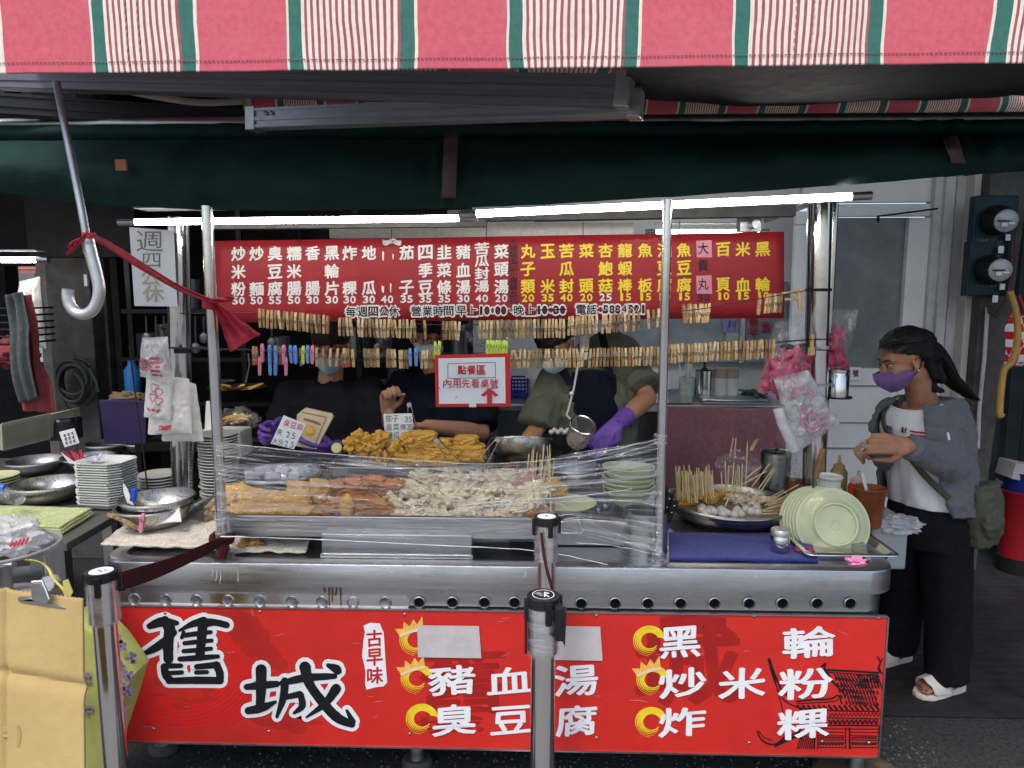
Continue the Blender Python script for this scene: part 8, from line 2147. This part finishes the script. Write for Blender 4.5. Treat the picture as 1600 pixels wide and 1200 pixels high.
tt = lambda x, y, l=0: torso(x, y, .0145 + .0001 * l, .009)
g = G(); line(g, "qs if", -18, .365, 6.5, .042, 8.2, tt, bold=.02, fit=False) if False else None
for ch, x in (("q", -16), ("s", -8), ("i", 9), ("f", 14)): put(g, ch, x, .262 + (.012 if ch == "q" else (-.008 if ch in "if" else 0)), 6.5 if ch in "qs" else 3.2, .05 if ch in "qif" else .034, tt, .03)
g.build("chest_lettering", INK, o, smooth=False, flip=False)
g = G()
for y in (.245, .278):
    for k in range(14): g.add([tt(20 + k * 3, y), tt(23 + k * 3, y), tt(23 + k * 3, y + .016), tt(20 + k * 3, y + .016)], [(0, 1, 2, 3)])
g.build("red_stripe", mat("red_stripe", (.42, .015, .05), .7), o, smooth=False, flip=False)
# grey hooded jacket: open front shell + sleeves + hood
GJ = mat("grey_marl", (.125, .13, .142), .95, 0, .14, 90, .35, 260, rv=.03, sheen=.15)
jg = G()
def jk(u, v, off, inner=0):
    wide = 1 - .25 * math.sin(v * 3.14)
    p0, p1 = 36 + 26 * v ** 1.4, 360 - 30 - 12 * v
    phi = p0 + (p1 - p0) * u
    edge = min(u, 1 - u)
    hem = 1.03 if True else 1
    t = .01 + (hem - .01) * v
    flare = .006 * v ** 2
    return torso(phi, t, off + flare + .008 * math.exp(-(edge / .02) ** 2), .012 if not inner else .012)
n_u, n_v = 110, 54
go = [[jk(i / n_u, j / n_v, .030) for i in range(n_u + 1)] for j in range(n_v + 1)]
gi = [[jk(i / n_u, j / n_v, .017, 1) for i in range(n_u + 1)] for j in range(n_v + 1)]
w_ = n_u + 1
flat = [p for r_ in go for p in r_] + [p for r_ in gi for p in r_]
N_ = w_ * (n_v + 1)
fs = []
for j in range(n_v):
    for i in range(n_u):
        a = j * w_ + i; fs.append((a, a + 1, a + w_ + 1, a + w_)); fs.append((a + N_, a + w_ + N_, a + w_ + 1 + N_, a + 1 + N_))
for i in range(n_u):
    fs.append((i, i + N_, i + 1 + N_, i + 1)); b = n_v * w_ + i; fs.append((b, b + 1, b + 1 + N_, b + N_))
for j in range(n_v):
    a = j * w_; fs.append((a, a + w_, a + w_ + N_, a + N_)); b = j * w_ + n_u; fs.append((b, b + N_, b + w_ + N_, b + w_))
jg.add(flat, fs)
def sleeve(g, a, b, c, r0, r1, r2):
    g.cone(a, r0, a.lerp(b, .5), (r0 + r1) / 2, 18); g.cone(a.lerp(b, .5), (r0 + r1) / 2, b, r1, 18); g.cone(b, r1, b.lerp(c, .5), (r1 + r2) / 2 + .004, 18)
    e = b.lerp(c, .95); g.tube([b.lerp(c, .5), e], [(r1 + r2) / 2 + .004, r2], 18)
sleeve(jg, shN, elN, wrN, .064, .058, .041); sleeve(jg, shF, elF, wrF, .060, .052, .042)
jg.cone(shN, .064, V3(nb.x, nb.y, nb.z - .05) + tl_ * .085 - tf * .03, .05, 16); jg.cone(shF, .06, V3(nb.x, nb.y, nb.z - .05) - tl_ * .085 - tf * .03, .05, 16)
hb_ = V3(nb.x, nb.y, nb.z) - tf * .10
jg.sphere(hb_ + V3(0, 0, -.075), (.06, .13, .075), mrot(tf, tl_, tu), 22, 14)
for sg in (-1, 1): jg.chain([(hb_ + tl_ * sg * .075 + V3(0, 0, -.03), .036), (V3(nb.x, nb.y, nb.z - .03) + tl_ * sg * .098, .028), (V3(nb.x, nb.y, nb.z - .10) + tl_ * sg * .095 + tf * .075, .020)], 14)
remesh(jg, .0052, 4, .010, 11, (1, 1, 1.5)).build("hooded_jacket", GJ, W, angle=180)
g = G(); g.tube([at(1483, 636, 2.66), at(1486, 660, 2.63), at(1481, 675, 2.625)], .003, 6); g.build("drawstring", GJ, W)
g = G(); g.tube([at(1481, 676, 2.62), at(1483, 687, 2.62)], .0042, 8); g.build("cord_tip", WHITE, W)
# black wide trousers
pg = G()
def seg(*pr): pg.chain(pr, 20)
pg.loft([ell(V3(hipc.x, hipc.y, z), tf, tl_, a, b) for z, a, b in ((HEMZ + .06, .125, .155), (HEMZ - .06, .135, .165), (HEMZ - .18, .125, .158))])
kN, kF = ankN.lerp(hipc + tl_ * .075, .48), ankF.lerp(hipc - tl_ * .075, .48)
seg((hipc + tl_ * .075 + V3(0, 0, -.06), .100), (kN, .090)); seg((hipc - tl_ * .075 + V3(0, 0, -.06), .098), (kF, .082))
pg.tube([kN, kN.lerp(ankN, .5), ankN + V3(-.01, 0, -.015)], [.090, .088, .086], 24); pg.tube([kF, ankF + V3(0, 0, .0)], [.088, .085], 24)
remesh(pg, .009, 4, .010, 7, (1, 1, .35)).build("trousers", BLACKC, W, angle=180)
# sandals
SOLE = mat("cream_sole", (.68, .62, .52), .6, 0, .06, 20, .1, 80); UPPER = mat("white_leather", (.72, .70, .66), .5, 0, .06, 15, .1, 60)
for hb, nm in ((hN, "near"), (hF, "far")):
    g = G()
    outl = [(-.045, 0), (-.035, -.026), (.0, -.032), (.06, -.034), (.12, -.045), (.17, -.042), (.20, -.022), (.207, .003), (.195, .026), (.16, .042), (.10, .040), (.05, .034), (0, .032), (-.035, .026)]
    def zz(x): return .030 + (.012 if x < .03 else 0)
    lo = [hb + footd * x + fs_ * y * 1.1 + V3(0, 0, .0065) for x, y in outl]; hi = [hb + footd * x + fs_ * y + V3(0, 0, zz(x)) for x, y in outl]
    g.loft([[p for p in lo], [l_.lerp(h_, .5) + (l_ - hb).normalized() * .002 for l_, h_ in zip(lo, hi)], hi]); sb_ = g.build("sandal_sole", SOLE, W, bevel=.003)
    g = G()
    def up2(u, v):
        a = R(-100 + 200 * u); x = .06 + .095 * v
        return hb + footd * (x + .02 * math.cos(a)) + fs_ * (.048 * math.sin(a)) + V3(0, 0, .034 + .072 * max(0, math.cos(a)) * (1 - .28 * v) + .003 * math.sin(u * 24 + v * 2))
    g.grid(up2, 24, 8)
    g.build("sandal_strap", UPPER, sb_, solid=.004, flip=False)
    g = G(); kc = hb + footd * .10 + V3(0, 0, .112)
    g.sphere(kc, (.013, .013, .011), None, 12, 8)
    for sg in (-1, 1): g.cone(kc, .006, kc + fs_ * sg * .035 + V3(0, 0, -.006) + footd * -.01, .014, 10)
    remesh(g, .0035, 2).build("bow", UPPER, sb_, angle=180)
# crossbody bag
OL = mat("olive_canvas", (.085, .088, .06), .9, 0, .18, 30, .4, 200, rv=.03)
b = thing("shoulder_bag", "olive canvas shoulder bag hanging behind the woman's hip with a pink item inside", "bag", at(1535, 800, 2.86))
g = G()
C_ = at(1537, 800, 2.80); bx, bz = V3(.90, .42, 0).normalized(), V3(0, 0, 1); byv = bx.cross(bz)
Mb = Matrix((bx, byv, bz)).transposed()
s = mpp(2.86)
rings = []
for z, w_, d_ in ((-54, .17, .03), (-50, 24, .04), (-30, 29, .05), (0, 29, .052), (28, 27, .042), (44, 24, .028)):
    c = C_ + bz * (z * s) + bx * ((z + 10) * -.06 * s)
    rings.append([c + bx * (w_ * s * math.copysign(abs(math.cos(k / 24 * 6.283)) ** .6, math.cos(k / 24 * 6.283))) + byv * (d_ * math.copysign(abs(math.sin(k / 24 * 6.283)) ** .6, math.sin(k / 24 * 6.283))) for k in range(24)])
g.loft(rings)
g.sphere(at(1552, 816, 2.74), (20 * s, .028, 24 * s), Mb, 18, 12)
remesh(g, .006, 3, .008, 14).build("bag_body", OL, b, angle=180)
SM = mat("olive_strap", (.07, .073, .052), .85, 0, .15, 40, .3, 300)
def strap(fn, n, wd, name):
    g = G(); P = [fn(i / n) for i in range(n + 1)]
    vs = []
    for i, (p, nn) in enumerate(P):
        t_ = (P[min(n, i + 1)][0] - P[max(0, i - 1)][0]).normalized(); w__ = t_.cross(nn).normalized() * wd / 2
        vs += [p + w__, p - w__]
    g.add(vs, [(2 * i, 2 * i + 1, 2 * i + 3, 2 * i + 2) for i in range(n)]); return g.build(name, SM, b, solid=.003, flip=False)
def sfront(u):
    phi = -34 + (112) * u ** 1.1; t = .05 + .93 * u ** .95
    p = torso(phi, t, .024 + .018 * max(0, math.sin((u - .55) / .45 * 3.14)) * (u > .55), 0); q = torso(phi, t, .1, 0)
    return p, (q - p).normalized()
strap(sfront, 40, .024, "strap")
pz = sfront(1.0)[0]
def s2(u):
    a = pz; e = at(1508, 768, 2.80); p = a.lerp(e, u) + V3(0, -.02 * math.sin(u * 3.14), 0); return p, V3(0, -1, 0)
strap(s2, 6, .024, "strap")
def s3(u):
    p = at(1552 - 6 * u, 775 - 0 * u, 2.84).lerp(at(1562, 750, 2.86), u); return p, V3(0, -1, .2)
strap(s3, 4, .03, "loose_strap")
g = G(); g.sphere(at(1536, 766, 2.83), (9 * s, .016, 12 * s), Mb, 12, 8); g.build("pink_item", mat("coral_pink", (.60, .08, .14), .6), b)
g = G(); g.box(at(1521, 766, 2.79), (.008, .006, .022)); g.box(at(1509, 792, 2.77), (.02, .006, .006)); g.build("buckle", mat("brass", (.5, .38, .14), .35, 1), b, smooth=False)
t = thing("plastic_wad", "small wad of clear plastic pinched in the woman's hands", "plastic wrap", at(1352, 700, 2.66)); crumple("film", CLEAR, t, at(1351, 700, 2.63), .026, 6, (1, .8, 1.3), 4)

# ---------- cooks
def cook(label, H, hdir, nb, tdir, sh, arms, cloth, skin_m, hair_m, waist, gl=(None, None), long_sleeve=True, wide=.20, mask=True, hair=True, sleeves=None, depth=.12):
    P = thing("person", label, "person", V3(nb.x, nb.y, 0))
    f, l, u = basis(hdir); tf, tl2, tu = basis(tdir)
    g = G(); head_shape(g, H, f, l, u, .98); g.cone(H - u * .07 - f * .02, .05, nb, .058, 14)
    g.loft([ell(nb + V3(0, 0, -z) + (waist - nb) * 0, tf, tl2, a, b) for z, a, b in ((.0, .055, .07), (.06, .085, wide * .7), (.3, .10, wide * .7))])
    g.loft([ell(waist, tf, tl2, .1, wide * .75), ell(V3(waist.x, waist.y, .85), tf, tl2, .11, wide * .78)])
    g.cone(nb - V3(0, 0, .2), .1, waist, .1, 14)
    for sd in (0, 1): g.cone(V3(waist.x, waist.y, .86) + tl2 * (.09 * (1 if sd else -1)), .08, V3(waist.x, waist.y, .09) + tl2 * (.10 * (1 if sd else -1)), .05, 12); g.cone(V3(waist.x, waist.y, .09) + tl2 * (.10 * (1 if sd else -1)), .05, V3(waist.x, waist.y, .05) + tl2 * (.10 * (1 if sd else -1)) + tf * .13, .035, 12)
    for k, ((e, w, d, n, side, cu), s0) in enumerate(zip(arms, sh)):
        g.cone(nb.lerp(s0, .5) - V3(0, 0, .04), .05, s0, .05, 12); g.cone(s0, .048, e, .040, 12); g.cone(e, .041, e.lerp(w, .4), .040, 12); ww = w if gl[k] is None else w + (e - w).normalized() * .045
        g.cone(e.lerp(w, .4), .040, ww, .027, 12)
        if gl[k] is None: hand(g, w, d, n, side, curls=cu)
    remesh(g, .0045, 3).build("body", skin_m, P, angle=180)
    eyes(P, H, f, l, u, .98)
    if mask: face_mask(P, H, f, l, u, MASKB, 1.0, WHITE)
    if hair:
        hg = G(); hair_cap(hg, H, f, l, u, .98, .5, .02, 1.10); remesh(hg, .006, 4, .005, 30).build("hair", hair_m, P, angle=180)
    g = G()
    zt = nb.z
    sl = [(.0, .075, .095), (.035, .10, wide * .62), (.075, .115, wide * .95), (.14, depth + .01, wide * 1.0), (.30, depth + .02, wide * .98)]
    rings = []
    for z, a, b in sl:
        c = nb.lerp(waist, min(1, z / max(.05, (nb.z - waist.z)))); rings.append(ell(V3(c.x, c.y, zt - z), tf, tl2, a, b, 32))
    for z, a, b in ((waist.z, depth + .035, wide * .95), (.95, depth + .04, wide * 1.0), (.80, depth + .04, wide * 1.0)):
        if z < zt - .31: rings.append(ell(V3(waist.x, waist.y, z), tf, tl2, a, b, 32))
    g.loft(rings)
    for k, ((e, w, d, n, side, cu), s0) in enumerate(zip(arms, sh)):
        g.cone(nb.lerp(s0, .45) - V3(0, 0, .03), .055, s0, .070, 14)
        fr = (sleeves or ((1, 1), (1, 1)))[k]
        if long_sleeve:
            g.cone(s0, .068, e, .060, 14); g.tube([e, e.lerp(w, .9)], [.058, .042], 14); g.sphere(e, .06, None, 14, 10)
        else:
            q = s0.lerp(e, fr[0]); g.tube([s0, s0.lerp(q, .5), q], [.074, .082, .088 * fr[1]], 18); g.sphere(s0, .074, None, 14, 10)
    remesh(g, .008, 2, .018, 9, (1, 1, .7)).build("shirt", cloth, P, angle=180)
    g = G(); 
    for sd in (-1, 1): g.tube([V3(waist.x, waist.y, .92) + tl2 * sd * .085, V3(waist.x, waist.y, .5) + tl2 * sd * .1, V3(waist.x, waist.y, .10) + tl2 * sd * .1], [.11, .09, .075], 18)
    g.build("trousers", BLACKC, P)
    for k, ((e, w, d, n, side, cu), s0) in enumerate(zip(arms, sh)):
        if gl[k] is not None:
            g = G(); hand(g, w, d, n, side, s=1.12, curls=cu); dv = (e - w).normalized(); g.tube([w, w + dv * .05, w + dv * .09], [.031, .036, .041], 16)
            remesh(g, .004, 2, .002, 40).build("glove", gl[k], P, angle=180)
    return P, (f, l, u)
# first cook: black top, glasses
Hc = at(516, 540, 3.18); n1 = at(516, 598, 3.20)
P1, fr = cook("masked cook with glasses in a black long-sleeved top holding the gold card", Hc, (.05, -.97, -.25), n1, (.05, -1, 0), (at(456, 618, 3.2), at(577, 616, 3.2)),
    ((at(432, 690, 3.1), at(446, 668, 2.93), V3(-.1, -.55, -.1) + V3(-.3, 0, .1), V3(.9, .2, -.2), 1, (.9, 1, 1.1, 1.1)), (at(592, 700, 3.05), at(524, 698, 2.90), V3(-.9, -.35, 0), V3(-.1, .5, .6), -1, (.8, .9, 1, 1))), BLACKC, SKIN, HAIRB, at(516, 760, 3.2), (GLOVE, GLOVE), True, .195)
f, l, u = fr
g = G()
for sd in (-1, 1): g.tube([Hc + f * .098 + l * (sd * .034 + .022 * math.cos(a / 16 * 6.283)) + u * (-.006 + .017 * math.sin(a / 16 * 6.283)) for a in range(16)], .0016, 6, closed=True); g.tube([Hc + f * .096 + l * sd * .056, Hc + f * .0 + l * sd * .077], .0016, 5)
g.tube([Hc + f * .10 + l * .012, Hc + f * .104, Hc + f * .10 - l * .012], .0016, 5); g.build("glasses", BLACKP, P1)
# second cook: navy, looking to the right, face mostly behind the pins
Hc = at(668, 522, 3.25); n2 = at(684, 585, 3.28)
P2, fr = cook("masked cook in a navy top whose raised fist grips the tongs, behind the order sign", Hc, (.45, -.86, -.22), n2, (.1, -1, 0), (at(628, 606, 3.28), at(744, 606, 3.28)),
    ((at(612, 690, 3.2), at(606, 645, 3.02), V3(.05, -.15, .9), V3(.55, -.7, 0), 1, (1.2, 1.3, 1.3, 1.3)), (at(752, 676, 3.15), at(668, 665, 2.95), V3(-.95, -.15, -.02), V3(0, -.2, -.9), -1, (.9, 1, 1, 1))), NAVYC, SKIN, HAIR, at(684, 750, 3.28), (None, None), False, .19, sleeves=((1.0, .85), (.85, .9)))
f, l, u = fr
g = G()
for sd in (-1, 1): g.tube([Hc + f * .098 + l * (sd * .034 + .022 * math.cos(a / 16 * 6.283)) + u * (-.006 + .017 * math.sin(a / 16 * 6.283)) for a in range(16)], .0016, 6, closed=True); g.tube([Hc + f * .096 + l * sd * .056, Hc + f * .0 + l * sd * .077], .0016, 5)
g.build("glasses", BLACKP, P2)
# third cook: olive shirt, navy apron, bent forward
Hc = at(868, 532, 2.98); n3 = at(910, 572, 3.10)
P3, fr = cook("cook in an olive shirt and navy apron bending over the counter with a purple glove", Hc, (-.45, -.72, -.6), n3, (-.12, -1, -.05), (at(868, 600, 3.10), at(990, 588, 3.14)),
    ((at(842, 668, 3.0), at(806, 715, 2.84), V3(-.5, -.6, -.5), V3(.4, -.3, -.8), 1, (.5, .6, .7, .7)), (at(1012, 622, 3.05), at(962, 664, 2.86), V3(-.62, -.35, -.62), V3(-.4, -.2, .2) + V3(0, -.3, -.3), -1, (.35, .5, .65, .7))), OLIVE, SKIND, HAIR, at(930, 740, 3.12), (None, GLOVE), False, .205, sleeves=((1.0, .95), (.62, 1.05)), depth=.13)
g = G(); 
tf, tl2, tu = basis((-.12, -1, 0))
def apron(u, v):
    px0, px1 = (888 - 26 * v if v < .2 else 882), (960 + 26 * min(1, v * 3) if v < .33 else 986)
    x = px0 + (px1 - px0) * u; y = 585 + 190 * v - 8 * math.sin(u * 3.14) * (v < .2)
    return at(x, y, 2.955 + .07 * (abs(u - .5) * 2) ** 2.5) + V3(0, .008 * noise.noise(V3(x * .03, y * .015, 4)) - .01 * v, 0)
g.grid(apron, 26, 40); g.build("apron", NAVYC, P3, solid=.005, flip=False)
g = G(); g.grid(lambda u, v: at(872 + 14 * u + 14 * v, 578 + 24 * v, 2.99 - .03 * v), 3, 8); g.grid(lambda u, v: at(934 + 12 * u + 14 * v, 520 + 70 * v, 3.04 - .07 * v), 3, 12); g.build("apron_strap", NAVYC, P3, solid=.004, flip=False)
g = G()
_b = at(955, 548, 3.14); g.sphere(_b, (.13, .12, .08), None, 20, 12); g.cone(at(955, 552, 3.13), .09, at(985, 590, 3.14), .075, 16); g.cone(at(920, 552, 3.12), .06, at(955, 545, 3.14), .09, 16)
remesh(g, .008, 3, .008, 9).build("shirt_back", OLIVE, P3, angle=180)
t = thing("shoulder_towel", "white towel strip over the apron cook's shoulder", "towel", at(913, 550, 2.96))
g = G(); g.grid(lambda u, v: at(907 + 13 * u - 2 * v, 524 + 38 * v, 2.94) + V3(0, .006 * math.sin(u * 9 + v * 4), 0), 8, 14); g.build("cloth", TERRY_W, t, solid=.006, flip=False)
# basket strainer held by the apron cook
t = thing("noodle_strainer", "long-handled wire basket strainer hanging before the navy apron", "strainer", at(905, 660, 2.74))
g = G(); g.tube([at(904, 565, 2.74), at(897, 605, 2.74), at(888, 640, 2.74), at(885, 648, 2.74), at(891, 655, 2.74)], .0045, 8); g.sphere(at(893, 615, 2.735), .010, None, 10, 8); g.build("handle", mat("pale_wire", (.72, .70, .68), .35, .6, .05), t)
rc_ = at(911, 664, 2.74); rot = (at(925, 640, 2.66) - at(905, 700, 2.78)).to_track_quat('Z', 'Y').to_matrix()
r = 20.5 * mpp(2.74)
up_a = (at(914, 662, 2.70) - at(898, 706, 2.78)).normalized(); rot = up_a.to_track_quat('Z', 'Y').to_matrix()
MESHW = mat("strainer_wire", (.36, .30, .26), .4, .9, .2, 30)
g = G()
for k in range(40):
    a = k / 40 * 6.283; P = [rc_ + rot @ V3(r * q * math.cos(a), r * q * math.sin(a), z) for q, z in ((1, 0), (.97, -.03), (.88, -.075), (.72, -.1), (.3, -.108))]; g.tube(P, .0009, 4, cap=False)
for q, z in ((.99, -.01), (.98, -.02), (.97, -.03), (.95, -.04), (.935, -.05), (.91, -.06), (.89, -.07), (.85, -.08), (.8, -.09), (.72, -.1), (.5, -.105)): g.tube([rc_ + rot @ V3(r * q * math.cos(a / 30 * 6.283), r * q * math.sin(a / 30 * 6.283), z) for a in range(30)], .0009, 4, closed=True)
g.build("wire_basket", MESHW, t)
g = G(); g.tube([rc_ + rot @ V3(r * math.cos(a / 36 * 6.283), r * math.sin(a / 36 * 6.283), 0) for a in range(36)], .0042, 8, closed=True); g.build("rim", STEELP, t)
g = G(); vs, fs = blob_mesh(71, .042, rough=.3, fr=3, sub=4, squash=(1, 1, .5)); g.add([rc_ + rot @ (V3(0, 0, -.082) + v) for v in vs], fs); g.build("noodles", mat("strained_food", (.26, .19, .15), .6, 0, .3, 30), t)
t, c = pot("garlic_bowl", "small dark bowl of white garlic behind the strainer", 872, 694, 2.95, .06, .05, BLACKP, "bowl")
for k in range(6): put_obj("garlic_clove", FB, c + V3(-.03 + .014 * k, -.02, .055 + .008 * (k % 2)), (0, k, 0), .7, "white garlic clove in the small dark bowl", "garlic", "garlic cloves in the dark bowl")
# ------------------------------------------------------------------ tidy up
if _fo.name in COL.objects: COL.objects.unlink(_fo)
bpy.data.objects.remove(_fo)
